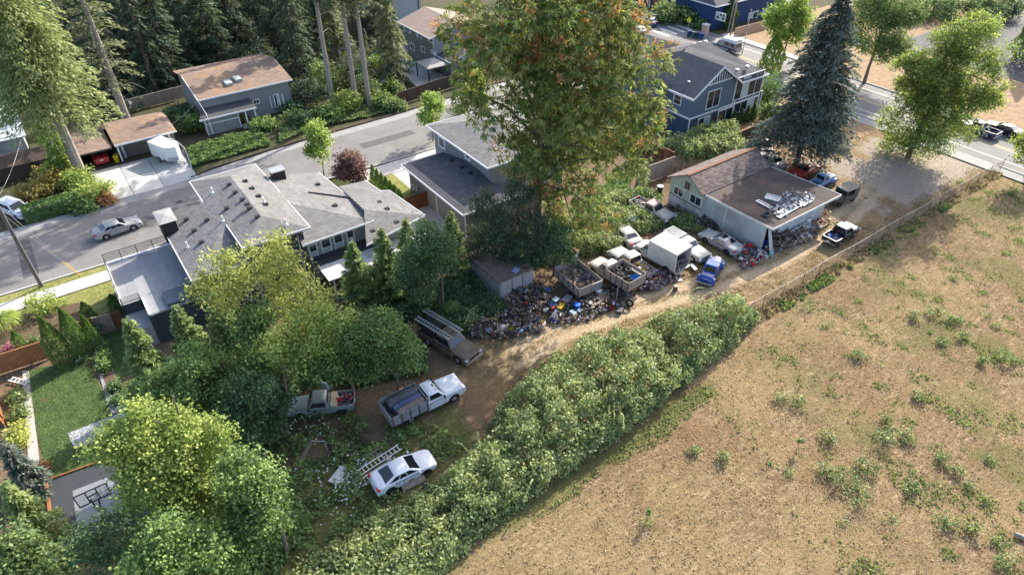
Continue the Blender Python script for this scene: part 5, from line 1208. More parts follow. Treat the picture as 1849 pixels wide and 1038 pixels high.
# box truck
ba = G(1173, 435, 2.9); 
bt = thing('box_truck', 'white box truck with its rear shutter open showing scrap inside', 'truck', (0, 0, 0))
pA, pB, pC, pD = [G(*q, 2.85) for q in ((1173, 435), (1199.7, 417), (1249, 443), (1223.6, 461))]
cxx = (pA[0] + pB[0] + pC[0] + pD[0]) / 4; cyy = (pA[1] + pB[1] + pC[1] + pD[1]) / 4
yb_ = math.atan2(*((pA + pB) / 2 - (pC + pD) / 2)[[1, 0]])
LB = float(np.linalg.norm((pA + pB) / 2 - (pC + pD) / 2)); WB = float(np.linalg.norm((pA + pD) / 2 - (pB + pC) / 2))
bt.location = (cxx, cyy, 0); bt.rotation_euler = (0, 0, yb_)
hL, hW = LB / 2, WB / 2
bxm = mat_plain('box_side_white', (0.58, 0.58, 0.55), 0.6, 0.06, 0.8, blotch=0.7, cb=(0.36, 0.32, 0.25))
BX('roof', M['offwhite'], bt, -hL, hL, -hW, hW, 2.8, 2.87)
for sg in (-1, 1):
    sd = MB().box(-hL, hL, sg * hW - (.05 if sg > 0 else 0), sg * hW + (.05 if sg < 0 else 0), .75, 2.8)
    sd.build('box_side', bxm, bt); BX('rub_rail', M['steel'], bt, -hL - .01, hL + .01, sg * (hW + .01) - .02, sg * (hW + .01) + .02, .72, .86)
BX('box_front', bxm, bt, hL - .05, hL, -hW + .05, hW - .05, .75, 2.8); BX('box_floor', M['wood_old'], bt, -hL, hL - .06, -hW + .06, hW - .06, .7, .8)
rf = MB().box(-hL - .03, -hL, -hW, -hW + .12, .7, 2.85).box(-hL - .03, -hL, hW - .12, hW, .7, 2.85).box(-hL - .03, -hL, -hW + .12, hW - .12, 2.7, 2.85); rf.build('door_frame', M['offwhite'], bt)
BX('rear_bumper', M['steel'], bt, -hL - .25, -hL - .04, -hW + .1, hW - .1, .5, .62)
BX('chassis', M['black'], bt, -hL, hL + 1.5, -.45, .45, .45, .69)
cab = Body(bt, PT['vanwhite'], 2 * (hL + 2.1), 2.0, [(hL - .1, 1.35), (hL + .95, 1.3), (hL + 1.7, 1.15), (hL + 2.0, 1.0), (hL + 2.1, .8)], (hL + 1.25, -hL * .45), .4, .4, x_end=hL + .02, zm=.8)
cab.hull(); cab.cabin(hL + 1.0, hL + .55, hL + .12, hL + .03, 2.02, ((.3, .92),), rear=False); cab.panel_top('hood', hL + 1.06, hL + 1.9, .8); cab.side('door', hL + .12, hL + .95, .5, 1.2); cab.lamps(.85, .7, .2, .3, rear=False); cab.mirrors(hL + .85, 1.35, M['black'])
wheels(bt, 0, .4, [(hL + 1.25, .87), (hL + 1.25, -.87), (-hL * .45, hW - .12), (-hL * .45, -hW + .12)], 'rim', w_=.26)
for sg in (-1, 1): MB().lathe([(.52, -.02), (.52, .02)], 16, M=Matrix.Translation((-hL * .45, sg * (hW + .035), .5)) @ Matrix.Rotation(R_(90), 4, 'X')).build('wheel_arch', M['black'], bt)

def frame_from(px4, z):
    P4 = [G(*q, z) for q in px4]                       # front-left, front-right, rear-right, rear-left as seen from the driver
    c = sum(P4) / 4; f_ = (P4[0] + P4[1]) / 2 - (P4[2] + P4[3]) / 2
    return c, math.atan2(f_[1], f_[0]), float(np.linalg.norm(f_)), float(np.linalg.norm((P4[0] + P4[3]) / 2 - (P4[1] + P4[2]) / 2))
stake_m = mat_plain('stake_side_boards', (0.3, 0.25, 0.21), 0.85, 0.15, 1.5, blotch=0.5, cb=(0.27, 0.21, 0.17))
def stake_truck(label, px4, z, zf=.95, cabin=True, name='stake_truck', paint='oldwhite', nb=4):
    c, ya, ln, wd = frame_from(px4, z)
    root = thing(name, label, 'truck' if cabin else 'truck bed', (c[0], c[1], 0), ya); l, h = ln / 2, wd / 2
    BX('bed_floor', M['wood_old'], root, -l, l, -h, h, zf - .1, zf)
    for sg in (-1, 1):
        for i in range(nb): BX('side_board', stake_m, root, -l + ln * i / nb + .01, -l + ln * (i + 1) / nb - .01, sg * h - .03, sg * h + .03, zf, z + .03 * math.sin(i * 2.1))
        for i in range(nb + 1): BX('stake', M['wood_brown'], root, -l + ln * i / nb - .03, -l + ln * i / nb + .03, sg * (h + .06) - .03, sg * (h + .06) + .03, zf - .1, z + .02)
    BX('headboard', stake_m, root, l - .05, l, -h + .04, h - .04, zf, z + .1)
    for i in range(2): BX('tail_board', stake_m, root, -l - .03, -l + .03, -h + .05 + (wd - .1) * i / 2, -h + .05 + (wd - .1) * (i + 1) / 2 - .03, zf, z - .02)
    BX('chassis', M['rust'], root, -l + .1, l + (2.4 if cabin else .2), -.4, .4, .4, zf - .12)
    sp_ = [(-l * .45, h - .1), (-l * .45, -h + .1)]
    if cabin:
        b = Body(root, PT[paint], 2 * (l + 2.7), 1.9, [(l, 1.2), (l + 1.35, 1.18), (l + 2.4, 1.1), (l + 2.62, 1.0), (l + 2.7, .85)], (l + 1.9, -9), .38, .45, x_end=l + .1, zm=.8)
        b.hull(); b.cabin(l + 1.4, l + .95, l + .25, l + .15, 1.85, ((.12, .9),)); b.panel_top('hood', l + 1.45, l + 2.5, .82); b.side('door', l + .2, l + 1.3, .55, 1.05); b.lamps(.85, .7, .18, .26, rear=False)
        sp_ += [(l + 1.9, .8), (l + 1.9, -.8)]
    wheels(root, 0, .38, sp_, 'rimdark', w_=.24)
    return root, l, h
st1, sl1, sh1 = stake_truck('rusty white stake truck with its bed full of old tyres', ((1097.7, 487), (1121, 466), (1169.4, 494), (1132.9, 511)), 1.95)
st2, sl2, sh2 = stake_truck('wheelless wooden stake bed full of boards and brambles', ((1003, 485), (1040, 465), (1085, 503), (1049, 524)), 1.75, .85, cabin=False, name='stake_bed', nb=5)
BX('new_board', M['steel'], st2, -sl2 - .07, -sl2 - .035, -sh2 + .05, -.1, .9, 1.72)
wp, wpb = pickup('dull white pickup heaped with yellow buckets and boards beside the tyre truck', (0, 0, 0), 0, PT['oldwhite'], L=5.4, W=1.95, zr=1.78, rim='rimdark', chrome=False)
pf, pb2 = G(1140, 452, 1.78), G(1195, 490, 1.0)
ywp = math.radians(88); wp.location = (*(G(1141, 458, 1.75)[:2] - np.array([0.05 * math.cos(ywp), 0.05 * math.sin(ywp)])), 0); wp.rotation_euler = (0, 0, ywp)
cp, cpb = pickup('silver grey pickup with ribbed canopy facing the lane behind the box truck', (0, 0, 0), 0, PT['camper'], L=5.3, W=1.85, zr=1.68, xc=(.95, .5, -.5, -.62))
ycp = math.radians(-88); cpc = G(1240, 438, 1.2); cp.location = (cpc[0], cpc[1], 0); cp.rotation_euler = (0, 0, ycp)
MB().loft([[(-.68, -.88, 1.02), (-.68, -.76, 1.66), (-.68, .76, 1.66), (-.68, .88, 1.02)], [(-2.62, -.88, 1.02), (-2.62, -.76, 1.64), (-2.62, .76, 1.64), (-2.62, .88, 1.02)]], cap0=True, cap1=True).build('canopy', PT['camper'], cp)
rb_ = MB()
for i in range(7): rb_.box(-2.55, -.8, -.66 + .22 * i - .03, -.66 + .22 * i + .03, 1.66, 1.7)
rb_.build('roof_ribs', M['offwhite'], cp)
sc_, scb = sedan('silver coupe with broken windows parked against the workshop wall', (0, 0, 0), 0, PT['silver'], L=4.7, W=1.8, zr=1.36, name='coupe', x0=.75, x1=.1, x2=-.75, x3=-1.45, win=((.1, .5), (.54, .9)), rim='rimdark')
scc = G(1302, 436, .6); sc_.location = (scc[0], scc[1], 0); sc_.rotation_euler = (0, 0, R_(93))
BX('sunroof', M['carglass'], sc_, -.55, .0, -.4, .4, 1.37, 1.385)
rp, rpb = pickup('derelict pickup with faded pink cab roof near the board fence', (0, 0, 0), 0, PT['oldwhite'], L=5.4, W=1.9, zr=1.68, rim='rimdark', chrome=False)
rpc = G(1178, 376, .9); rp.location = (rpc[0], rpc[1], 0); rp.rotation_euler = (0, 0, R_(-84))
MB().slab([(.55, -.7, 1.72), (.55, .7, 1.72), (-.45, .7, 1.72), (-.45, -.7, 1.72)], .03).build('cab_roof', PT['rustred'], rp)

# vintage pair: blue coupe, pale blue pickup
def vintage(label, pos, yaw, paint, L=4.2, W=1.7, bed=False, name='vintage_coupe', cat='car', zr=1.62):
    root = thing(name, label, cat, pos, R_(yaw)); h = L / 2
    b = Body(root, paint, L, 1.25, [(-h, .72), (-h + .35, .95), (-.5, 1.08), (.45, 1.05), (h - .25, 1.0), (h, .85)], (9, -9), .34, .38, zm=.72, nose=.55, tail=.8, x_end=-h if not bed else -.45)
    b.hull(); b.W = 1.42
    if bed: b.cabin(.5, .3, -.3, -.42, zr, ((.15, .85),), hr=.82)
    else: b.cabin(.5, .3, -.75, -1.0, zr, ((.12, .5), (.55, .9)), hr=.84)
    if not bed: MB().slab([(.25, -.5, zr + .03), (.25, .5, zr + .03), (-.7, .5, zr + .03), (-.7, -.5, zr + .03)], .02).build('roof_insert', PT['paleblue'], root)
    for a, nm in ((h - .55, 'front_fender'), (-h + .6, 'rear_fender')):
        for sg in (-1, 1):
            MB().loft([[(a + .62 * math.cos(t_) * (1.0 if k < 2 else .92), sg * (W / 2 - .36 + .12 * k), .3 + (.52 if k < 2 else .45) * max(-.1, math.sin(t_))) for k in range(4)] for t_ in np.linspace(-.3, 3.45, 14)]).build(nm, paint, root, 40)
    for sg in (-1, 1):
        BX('running_board', M['black'], root, -h + 1.1, h - 1.1, sg * (W / 2 - .18) - .17, sg * (W / 2 - .18) + .17, .34, .4)
        MB().lathe([(.13, 0), (.15, .08), (.05, .2)], 12, M=Matrix.Translation((h - .3, sg * .52, .88)) @ Matrix.Rotation(R_(-90), 4, 'Y')).build('headlight', M['chrome'], root)
        MB().lathe([(.05, 0), (.05, .05)], 8, M=Matrix.Translation((-h - .02, sg * .6, .62)) @ Matrix.Rotation(R_(90), 4, 'Y')).build('taillight', M['redlens'], root)
    MB().tube([(-h - .18, -.75, .45), (-h - .22, 0, .45), (-h - .18, .75, .45)], .04, 8).build('rear_bumper', M['chrome'], root); MB().tube([(h + .15, -.75, .45), (h + .2, 0, .45), (h + .15, .75, .45)], .04, 8).build('front_bumper', M['chrome'], root)
    BX('grille', M['chrome'], root, h - .05, h + .03, -.25, .25, .5, .9)
    if bed:
        for sg in (-1, 1): BX('bed_side', paint, root, -h, -.5, sg * .62 - .03, sg * .62 + .03, .55, 1.02)
        BX('tailgate', paint, root, -h - .03, -h + .03, -.6, .6, .55, 1.0); BX('bed_floor', M['dark'], root, -h, -.5, -.6, .6, .5, .56)
    wheels(root, 0, .34, [(a, sg * (W / 2 - .14)) for a in (h - .55, -h + .6) for sg in (-1, 1)], 'chrome', w_=.2)
    return root
va_ = G(1284, 492, .3); vintage('small royal blue vintage coupe parked on the grass beside the box truck', (va_[0], va_[1], 0), 24, PT['blue'])
vp = G(1486, 328, .5); vintage('pale blue vintage pickup parked behind the workshop', (vp[0] - .5, vp[1], 0), 3, PT['paleblue'], L=4.9, W=1.85, bed=True, name='vintage_pickup', cat='pickup truck', zr=1.72)

# military style jeep
jp = G(1522, 352, .9)
jr = thing('off_road_vehicle', 'olive drab square off road vehicle with flat hard top beside the workshop corner', 'off-roader', (jp[0], jp[1], 0), R_(176))
BX('body', PT['olive'], jr, -1.7, .5, -.8, .8, .5, 1.1); BX('hood', PT['olive'], jr, .5, 1.75, -.55, .55, .6, 1.08); BX('grille', PT['olive'], jr, 1.75, 1.82, -.55, .55, .55, 1.05)
MB().slab([(.55, -.8, 1.85), (.55, .8, 1.85), (-1.75, .8, 1.85), (-1.75, -.8, 1.85)], .07).build('hard_top', PT['olivetop'], jr)
tp = MB().box(-1.72, -1.64, -.78, .78, 1.1, 1.78).box(.42, .5, -.78, -.7, 1.1, 1.78).box(.42, .5, .7, .78, 1.1, 1.78).box(-1.63, -.9, -.79, -.74, 1.1, 1.78).box(-1.63, -.9, .74, .79, 1.1, 1.78).box(-.5, -.42, -.79, -.74, 1.1, 1.78); tp.build('top_panels', PT['olive'], jr)
BX('rear_window', M['carglass'], jr, -1.745, -1.725, -.55, .55, 1.25, 1.7); BX('windshield', M['carglass'], jr, .5, .51, -.7, .7, 1.15, 1.75)
for sg in (-1, 1): BX('fender', PT['olive'], jr, .6, 1.65, sg * .69 - .13, sg * .69 + .13, .82, .9)
MB().lathe([(.36, -.1), (.36, .1)], 16, M=Matrix.Translation((-1.82, .3, .95)) @ Matrix.Rotation(R_(90), 4, 'Y')).build('spare_wheel', M['tyre'], jr)
wheels(jr, 0, .38, [(1.15, .68), (1.15, -.68), (-1.1, .68), (-1.1, -.68)], 'rimdark', w_=.22)

rd = G(1458, 305, .6); sedan('long dark red car under the blue spruce behind the workshop', (rd[0], rd[1], 0), 4, PT['red'], L=5.4, W=1.9, zr=1.35, name='long_car')
wc = G(1388, 288, .7); sedan('pale silver car half hidden behind the workshop gable', (wc[0], wc[1], 0), 85, PT['silver'], name='hatchback')
pcx = G(1128, 420, .8); sedan('pale derelict car sunk in the brambles behind the box truck', (pcx[0], pcx[1], 0), 80, PT['oldwhite'], zr=1.4, name='derelict_car', rim='rimdark')
dk = G(1374, 260, .8); sedan('dark car in deep shade between the blue house and the spruce', (dk[0], dk[1], 0), 60, PT['black'], name='parked_car', zr=1.6)
bc = G(1166, 40, .6); sedan('navy blue car waiting on the upper road near the crossing', (bc[0], bc[1], 0), 95, PT['navycar'], zr=1.6, deck=1.1, name='hatchback', x3=-2.0, x2=-1.6)
gc = G(1150, 56, .5); sedan('pale grey car on the crossing behind the huge tree', (gc[0], gc[1], 0), 95, PT['silver'], name='parked_car')
bl = G(1812, 233, .6); sedan('black open convertible driving on the main road', (bl[0], bl[1], 0), 88, PT['black'], L=4.8, zr=1.35, name='convertible')
b2 = G(1768, 232, .7); pickup('dark pickup on the main road half behind the roadside tree', (b2[0], b2[1], 0), 88, PT['navycar'], L=5.2)
cr = G(183, 288, .5); sedan('red classic car parked inside the open carport', (cr[0], cr[1] + 1.6, 0), 90, PT['bright_red'], L=4.9, zr=1.35, name='classic_car')
# white wagon left
sv = G(26, 375, .8)
sr = thing('white_wagon', 'white estate car at the left edge beside the clipped hedge', 'car', (sv[0], sv[1], 0), R_(-62))
b = Body(sr, PT['white'], 4.7, 1.85, [(-2.35, .95), (-2.2, 1.0), (1.05, 1.02), (2.0, .9), (2.3, .78), (2.35, .6)], (1.4, -1.4), .34, .28); b.hull(); b.cabin(1.05, .4, -1.9, -2.2, 1.62, ((.05, .32), (.35, .62), (.65, .95)), hr=.78); b.panel_top('hood', 1.1, 2.1, .84); b.lamps(.72, .9); b.bumpers(PT['white']); b.grille(.5, .7); b.side('door', .05, .95, .42, .92); b.side('door', -.85, .02, .42, .92); b.mirrors(.9, 1.0)
wheels(sr, 0, .34, [(a, sg * .8) for a in (1.4, -1.4) for sg in (-1, 1)])
# camper van
cv = G(1311, 82, 1.0)
vr = thing('camper_van', 'silver high roof camper van with dark stripe parked on the main road', 'van', (cv[0], cv[1], 0), R_(92))
b = Body(vr, PT['camper'], 5.6, 2.0, [(-2.8, 1.25), (1.5, 1.25), (2.4, 1.1), (2.75, .95), (2.8, .7)], (1.75, -1.6), .36, .34, zm=.8); b.hull(); b.cabin(1.6, .95, -2.55, -2.75, 2.0, ((.08, .3), (.36, .6)), hr=.86, front=True)
MB().loft([[(.7, -.75, 1.95), (.5, -.7, 2.35), (.2, 0, 2.55), (.5, .7, 2.35), (.7, .75, 1.95)], [(-2.6, -.8, 1.95), (-2.55, -.72, 2.5), (-2.5, 0, 2.62), (-2.55, .72, 2.5), (-2.6, .8, 1.95)]], cap0=True, cap1=True).build('high_roof', M['white'], vr, 30)
b.side('stripe', -2.6, 1.4, .85, 1.1, M['dark']); b.lamps(.8, .9, .2); b.bumpers(M['chrome']); wheels(vr, 0, .36, [(a, sg * .87) for a in (1.75, -1.6) for sg in (-1, 1)])
# white trailer with pointed nose
tr = G(307, 285, .3)
tt = thing('enclosed_trailer', 'white enclosed trailer with pointed nose parked on the driveway', 'trailer', (tr[0], tr[1], 0), R_(-68))
MB().slab([(-1.9, -.85, 2.05), (1.0, -.85, 2.05), (1.75, 0, 2.05), (1.0, .85, 2.05), (-1.9, .85, 2.05)], 1.6).build('body', M['white'], tt)
MB().add([(-1.93, -.88, 2.06), (1.02, -.88, 2.06), (1.8, 0, 2.06), (1.02, .88, 2.06), (-1.93, .88, 2.06), (-1.7, 0, 2.2), (.9, 0, 2.2)], [(0, 1, 6, 5), (1, 2, 6), (2, 3, 6), (3, 4, 5, 6), (4, 0, 5)]).build('roof', M['white'], tt)
MB().bar((1.0, -.5, .4), (2.6, 0, .4), .08).bar((1.0, .5, .4), (2.6, 0, .4), .08).bar((2.45, 0, 0), (2.45, 0, .5), .07).build('tow_bar', M['steel'], tt)
MB().slab([(1.02, -.83, .9), (1.72, -.03, .9), (1.74, -.03, .5), (1.04, -.85, .5)], .01).build('stone_guard', M['steel'], tt)
for sg in (-1, 1): MB().loft([[(-.4 + .42 * math.cos(t_), sg * (.86 + .16 * k), .33 + .4 * math.sin(t_)) for k in range(2)] for t_ in np.linspace(0, 3.14, 9)]).build('mudguard', M['white'], tt)
tt.scale = (1.2, 1.15, 1.15)
wheels(tt, 0, .3, [(-.4, .95), (-.4, -.95)], 'rim', w_=.18)

# ------------------------------------------------------------------ fences, poles, wires
def board_fence(name, label, pts, h, mat, bw=.2, group=None, rails=(.35, .8), gap=.012, skip=()):
    p0 = np.array(pts[0][:2]); root = thing(name, label, 'fence', (p0[0], p0[1], 0), group=group)
    me = MB().box(-bw / 2 + gap / 2, bw / 2 - gap / 2, -.012, .012, .04, h).mesh('board', mat); me2 = MB().box(-bw / 2 + gap / 2, bw / 2 - gap / 2, -.016, .016, .06, h * .985).mesh('board', mat)
    rm, pm_ = MB(), MB()
    for a, b_ in zip(pts[:-1], pts[1:]):
        a = np.array(a[:2]) - p0; b_ = np.array(b_[:2]) - p0; d_ = b_ - a; ln = np.hypot(*d_); ang = math.atan2(d_[1], d_[0]); n = max(1, int(ln / bw))
        for i in range(n):
            q = a + d_ * ((i + .5) / n); put('board', me if i % 3 else me2, root, (q[0], q[1], 0), (0, 0, ang))
        nn = np.array([-d_[1], d_[0]]) / ln * .05
        for k in rails: rm.bar((*(a + nn), h * k), (*(b_ + nn), h * k), .06, .09)
        for i in range(int(ln / 2.4) + 1):
            q = a + d_ * min(1, i * 2.4 / ln) + nn * 1.4; pm_.box(q[0] - .05, q[0] + .05, q[1] - .05, q[1] + .05, 0, h + .03)
        rm.bar((*a, h + .02), (*b_, h + .02), .12, .035)
    rm.build('rails', mat, root); pm_.build('posts', mat, root)
    return root
board_fence('cedar_fence', 'orange brown cedar board fence behind the left garden lawn', [G(-40, 690), G(0, 676), G(97, 644)], 1.9, M['wood_cedar'], .22)
board_fence('cedar_fence', 'dark red brown fence with gate joining the modern house to the conifers', [G(150, 613), G(178, 604)], 1.9, M['wood_red'], .2)
gt = board_fence('garden_gate', 'weathered grey brown gate with diagonal brace in the cedar fence', [G(179, 603), G(211, 595)], 1.85, M['wood_old'], .2); gt['category'] = 'gate'
pA, pB = G(179, 603) - np.array(gt.location), G(211, 595) - np.array(gt.location); MB().bar((pA[0], pA[1] - .05, .25), (pB[0], pB[1] - .05, 1.6), .1, .04).bar((pA[0], pA[1] - .07, 1.6), (pB[0], pB[1] - .07, .25), .1, .04).build('brace', M['wood_old'], gt)
board_fence('cedar_fence', 'short red brown fence end against the wall of the modern house', [G(212, 595), G(229, 590)], 1.9, M['wood_red'], .2)
board_fence('brown_fence', 'long dark brown fence along the far side of the street', [G(722, 190), G(800, 163), G(890, 137)], 1.9, M['wood_brown'], .3)
board_fence('tall_fence', 'tall grey weathered fence behind the derelict pickup', [G(1148, 338), G(1214, 313)], 2.3, M['wood_old'], .25)
board_fence('red_fence', 'dark red fence round the small paved corner by the blue house', [G(1132, 290), G(1168, 278), G(1214, 300)], 1.9, M['wood_red'], .25)
board_fence('brown_fence', 'red brown gate fence between the modern house and its neighbour', [G(735, 384), G(754, 378), G(776, 371)], 1.9, M['wood_red'], .22)
board_fence('pink_fence', 'low faded pink fence in front of the navy house', [G(1326, 66), G(1388, 50)], 1.5, mat_plain('pink_fence', (0.45, 0.29, 0.22), .85, .1), .5)
board_fence('dark_fence', 'dark fence in the shade below the blue house', [G(1330, 262), G(1392, 235)], 1.8, M['wood_brown'], .3)
board_fence('orange_fence', 'orange cedar fence cut by the left picture edge near the gravel strip', [G(-6, 700), G(12, 775)], 1.6, M['wood_cedar'], .22)
board_fence('grey_fence', 'grey fence in the dark under the firs behind the garage', [G(225, 205), G(335, 176)], 1.8, M['wood_old'], .3)

cf = thing('chain_link_fence', 'sagging chain link fence between the dirt lane and the dry field', 'fence', (44.2, 25.5, 0))
fx = [(0, 0), (50, .1), (50.4, -2.5), (50.4, -20)]
px_ = []
for (a0, b0), (a1, b1) in zip(fx[:-1], fx[1:]):
    n = max(1, round(math.hypot(a1 - a0, b1 - b0) / 3.0))
    px_ += [(a0 + (a1 - a0) * i / n, b0 + (b1 - b0) * i / n + .06 * math.sin(i * 1.7)) for i in range(n)]
px_.append(fx[-1])
pme = MB().tube([(0, 0, -.05), (0, 0, 1.5)], .035, 7).mesh('post', M['rust'])
for i, (a, b_) in enumerate(px_): put('post', pme, cf, (a, b_, 0), (.03 * math.sin(i * 2.3), .04 * math.sin(i * 1.3), 0))
MB().tube([(a, b_, 1.46 + .03 * math.sin(i * 1.9)) for i, (a, b_) in enumerate(px_)], .026, 6).build('top_rail', mat_plain('dull_rail', (.46, .43, .38), .7, .2), cf)
wmb = MB()
for (a0, b0), (a1, b1) in zip(px_[:-1], px_[1:]):
    ln = math.hypot(a1 - a0, b1 - b0); n = int(ln / .16); dx, dy = (a1 - a0) / ln, (b1 - b0) / ln
    for i in range(n):
        s0 = i * .16
        for sg in (1, -1):
            s1 = min(max(s0 + sg * .9, 0), ln); wmb.bar((a0 + dx * s0, b0 + dy * s0, .03), (a0 + dx * s1, b0 + dy * s1, .03 + 1.42 * min(1, abs(s1 - s0) / .9)), .007, .007)
o = wmb.build('wire_mesh', mat_plain('dull_wire', (.3, .27, .22), .7, .2), cf); o['kind'] = 'stuff'

def pole(name, label, base, h, r, mat, cat, arm=None, lean=(0, 0)):
    root = thing(name, label, cat, (base[0], base[1], 0))
    MB().tube([(0, 0, -.1), (lean[0], lean[1], h)], [r, r * .7], 10).build('shaft', mat, root, 40)
    return root
up = pole('utility_pole', 'tall wooden utility pole with cable conduit at the left edge', G(75, 517), 11.5, .17, M['bark'], 'utility pole')
MB().tube([(.17, -.1, 0), (.14, -.1, 11)], .05, 6).build('conduit', M['steel'], up)
MB().bar((-1.1, 0, 10.6), (1.1, 0, 10.6), .1, .12).build('crossarm', M['bark'], up)
gy = M['yellowline']
for i, (a, b_) in enumerate((((146, 498), (108, 462)), ((138, 494), (104, 468)))):
    g0 = G(*a); wr = thing('guy_wire', 'guy wire with yellow guard beside the left utility pole, %s one' % ('outer' if i == 0 else 'inner'), 'cable', g0)
    tp_ = Vector((up.location.x - g0[0], up.location.y - g0[1], 9.5 - i)); k = tp_ * .2
    MB().tube([(0, 0, 0), tuple(tp_)], .015, 5).build('cable', M['steel'], wr); MB().tube([(0, 0, 0), tuple(k)], .045, 6).build('guard', gy, wr)
def wire(label, a, b_, sag=.5, r=.014, mat='dark', name='overhead_wire'):
    a, b_ = Vector(a), Vector(b_); pts = []
    for i in range(17):
        t = i / 16; p = a.lerp(b_, t); p.z -= sag * 4 * t * (1 - t); pts.append(p - a)
    root = thing(name, label, 'cable', a); MB().tube(pts, r * .6, 4).build('strand', M[mat], root); return root
wire('service wire running from the ranch house gable to the garage', G(360, 178, 4.9), G(300, 232, 2.6), .25, .02, 'offwhite')
wire('pair of wires sagging over the lower left shrubs, upper strand', G(0, 385, 9.5), G(240, 640 - 320, 6), .5, .012, 'dark')
wire('wire crossing the left edge towards the dark lean-to', G(0, 350, 8), G(38, 250, 8.5), .3, .016, 'steel')
wire('long pale wire across the right hand road in front of the trees', G(1900, 215, 8.0), G(1560, 275, 5.5), .5, .02, 'steel')
wire('upper wire crossing the main road behind the right hand trees', G(1900, 200, 9.5), G(1650, 152, 9.5), .4, .02, 'steel')
wire('dark wire running past the young street tree on the upper road', G(1700, 205, 8.5), G(1330, 72, 9.0), .7, .02, 'dark')
sl_ = pole('street_lamp', 'slender pale street lamp beside the driveway with the trailer', G(353, 325), 4.2, .07, M['alu'], 'street lamp')
MB().tube([(0, 0, 4.15), (-.5, .6, 5.0), (-.9, 1.2, 5.2)], [.06, .05, .04], 8).build('arm', M['alu'], sl_, 40); MB().box(-1.25, -.85, 1.0, 1.35, 5.12, 5.27).build('lamp_head', M['white'], sl_)
up2 = pole('utility_pole', 'grey utility pole beside the navy house near the top edge', G(1319, 64), 12, .16, M['barkpale'], 'utility pole')
MB().bar((0, -1, 9.5), (0, 1, 9.5), .1, .12).build('crossarm', M['bark'], up2)
pole('lamp_post', 'thin grey lamp post behind the camper van', G(1340, 97), 7.5, .09, M['steel'], 'lamp post')
pole('guy_pole', 'slanting grey stub pole next to the upper utility pole', G(1313, 63), 9, .1, M['barkpale'], 'pole', lean=(.9, .3))
sg_ = pole('road_sign', 'yellow pedestrian crossing sign on a post by the upper road', G(1240, 66), 3.4, .04, M['steel'], 'road sign')
sgm = N('fluorescent_sign').out((0.62, 0.72, 0.02), 0.5)
MB().slab([(-.05, -.45, 2.6), (-.05, -.45, 3.1), (-.05, 0, 3.55), (-.05, .45, 3.1), (-.05, .45, 2.6)], 0).build('sign_face', sgm, sg_)
MB().add([(-.06, -.42, 2.6), (-.06, .42, 2.6), (-.06, .42, 3.1), (-.06, 0, 3.5), (-.06, -.42, 3.1)], [(0, 1, 2, 3, 4)]).box(-.055, .0, -.42, .42, 2.6, 3.1).build('sign_plate', sgm, sg_)
pc = MB()
pc.box(-.075, -.066, -.05, .05, 3.1, 3.22).box(-.075, -.066, -.09, .06, 2.85, 3.08); pc.bar((-.07, -.05, 2.86), (-.07, -.16, 2.66), .05, .01); pc.bar((-.07, .03, 2.86), (-.07, .13, 2.66), .05, .01); pc.build('walking_figure', M['black'], sg_)
for i, (u, v, m_, lab) in enumerate(((1244, 66, (0.02, .05, .16), 'dark blue wheeled bin nearest the crossing sign'), (1252, 68, (0.05, .12, .1), 'green wheeled bin between two blue bins'), (1259, 69, (0.02, .05, .14), 'blue wheeled bin second from the pillar'), (1266, 71, (0.02, .06, .18), 'blue wheeled bin closest to the pink pillar'))):
    p = G(u, v); bn = thing('wheeled_bin', lab, 'bin', (p[0], p[1], 0), .3 * i, 'wheeled bins by the upper road'); mm = mat_plain('bin_%d' % i, m_, .5, .1)
    MB().add([(-.25, -.28, .08), (.25, -.28, .08), (.25, .28, .08), (-.25, .28, .08), (-.32, -.36, 1.0), (.32, -.36, 1.0), (.32, .36, 1.0), (-.32, .36, 1.0)], [(3, 2, 1, 0), (4, 5, 6, 7), (0, 1, 5, 4), (1, 2, 6, 5), (2, 3, 7, 6), (3, 0, 4, 7)]).build('tub', mm, bn)
    MB().box(-.35, .35, -.38, .42, 1.0, 1.08).build('lid', mm, bn)
p = G(1272, 64); pl_ = thing('gate_pillar', 'square pink rendered pillar beside the wheeled bins', 'pillar', (p[0], p[1], 0)); BX('shaft', mat_plain('pink_render', (.5, .35, .28), .85, .08), pl_, -.5, .5, -.5, .5, 0, 1.9); BX('cap', M['concrete'], pl_, -.6, .6, -.6, .6, 1.9, 2.05)

# basketball stand
bp = G(173, 903, 2.95); hp = thing('basketball_hoop', 'basketball hoop with clear backboard on the lower left court', 'basketball hoop', (bp[0], bp[1], 0), 0)
gm_ = N('clear_acrylic'); tb = gm_.t.nodes.new('ShaderNodeBsdfTransparent'); tb.inputs[0].default_value = (.86, .88, .9, 1); gl_ = gm_.t.nodes.new('ShaderNodeBsdfGlossy'); gl_.inputs['Roughness'].default_value = .05
mx_ = gm_.t.nodes.new('ShaderNodeMixShader'); mx_.inputs[0].default_value = .07; gm_.t.links.new(tb.outputs[0], mx_.inputs[1]); gm_.t.links.new(gl_.outputs[0], mx_.inputs[2]); gm_.t.links.new(mx_.outputs[0], [q for q in gm_.t.nodes if q.type == 'OUTPUT_MATERIAL'][0].inputs['Surface'])
bb = MB().box(-.92, .92, -.015, .015, 2.95, 4.02).build('backboard', gm_.m, hp)
fr = MB()
for a, b_ in (((-.92, 0, 2.95), (.92, 0, 2.95)), ((-.92, 0, 4.02), (.92, 0, 4.02)), ((-.92, 0, 2.95), (-.92, 0, 4.02)), ((.92, 0, 2.95), (.92, 0, 4.02)), ((-.3, 0, 2.95), (-.3, 0, 4.02)), ((.3, 0, 2.95), (.3, 0, 4.02)), ((-.3, .02, 3.5), (.3, .02, 3.5))): fr.bar(a, b_, .06, .06)
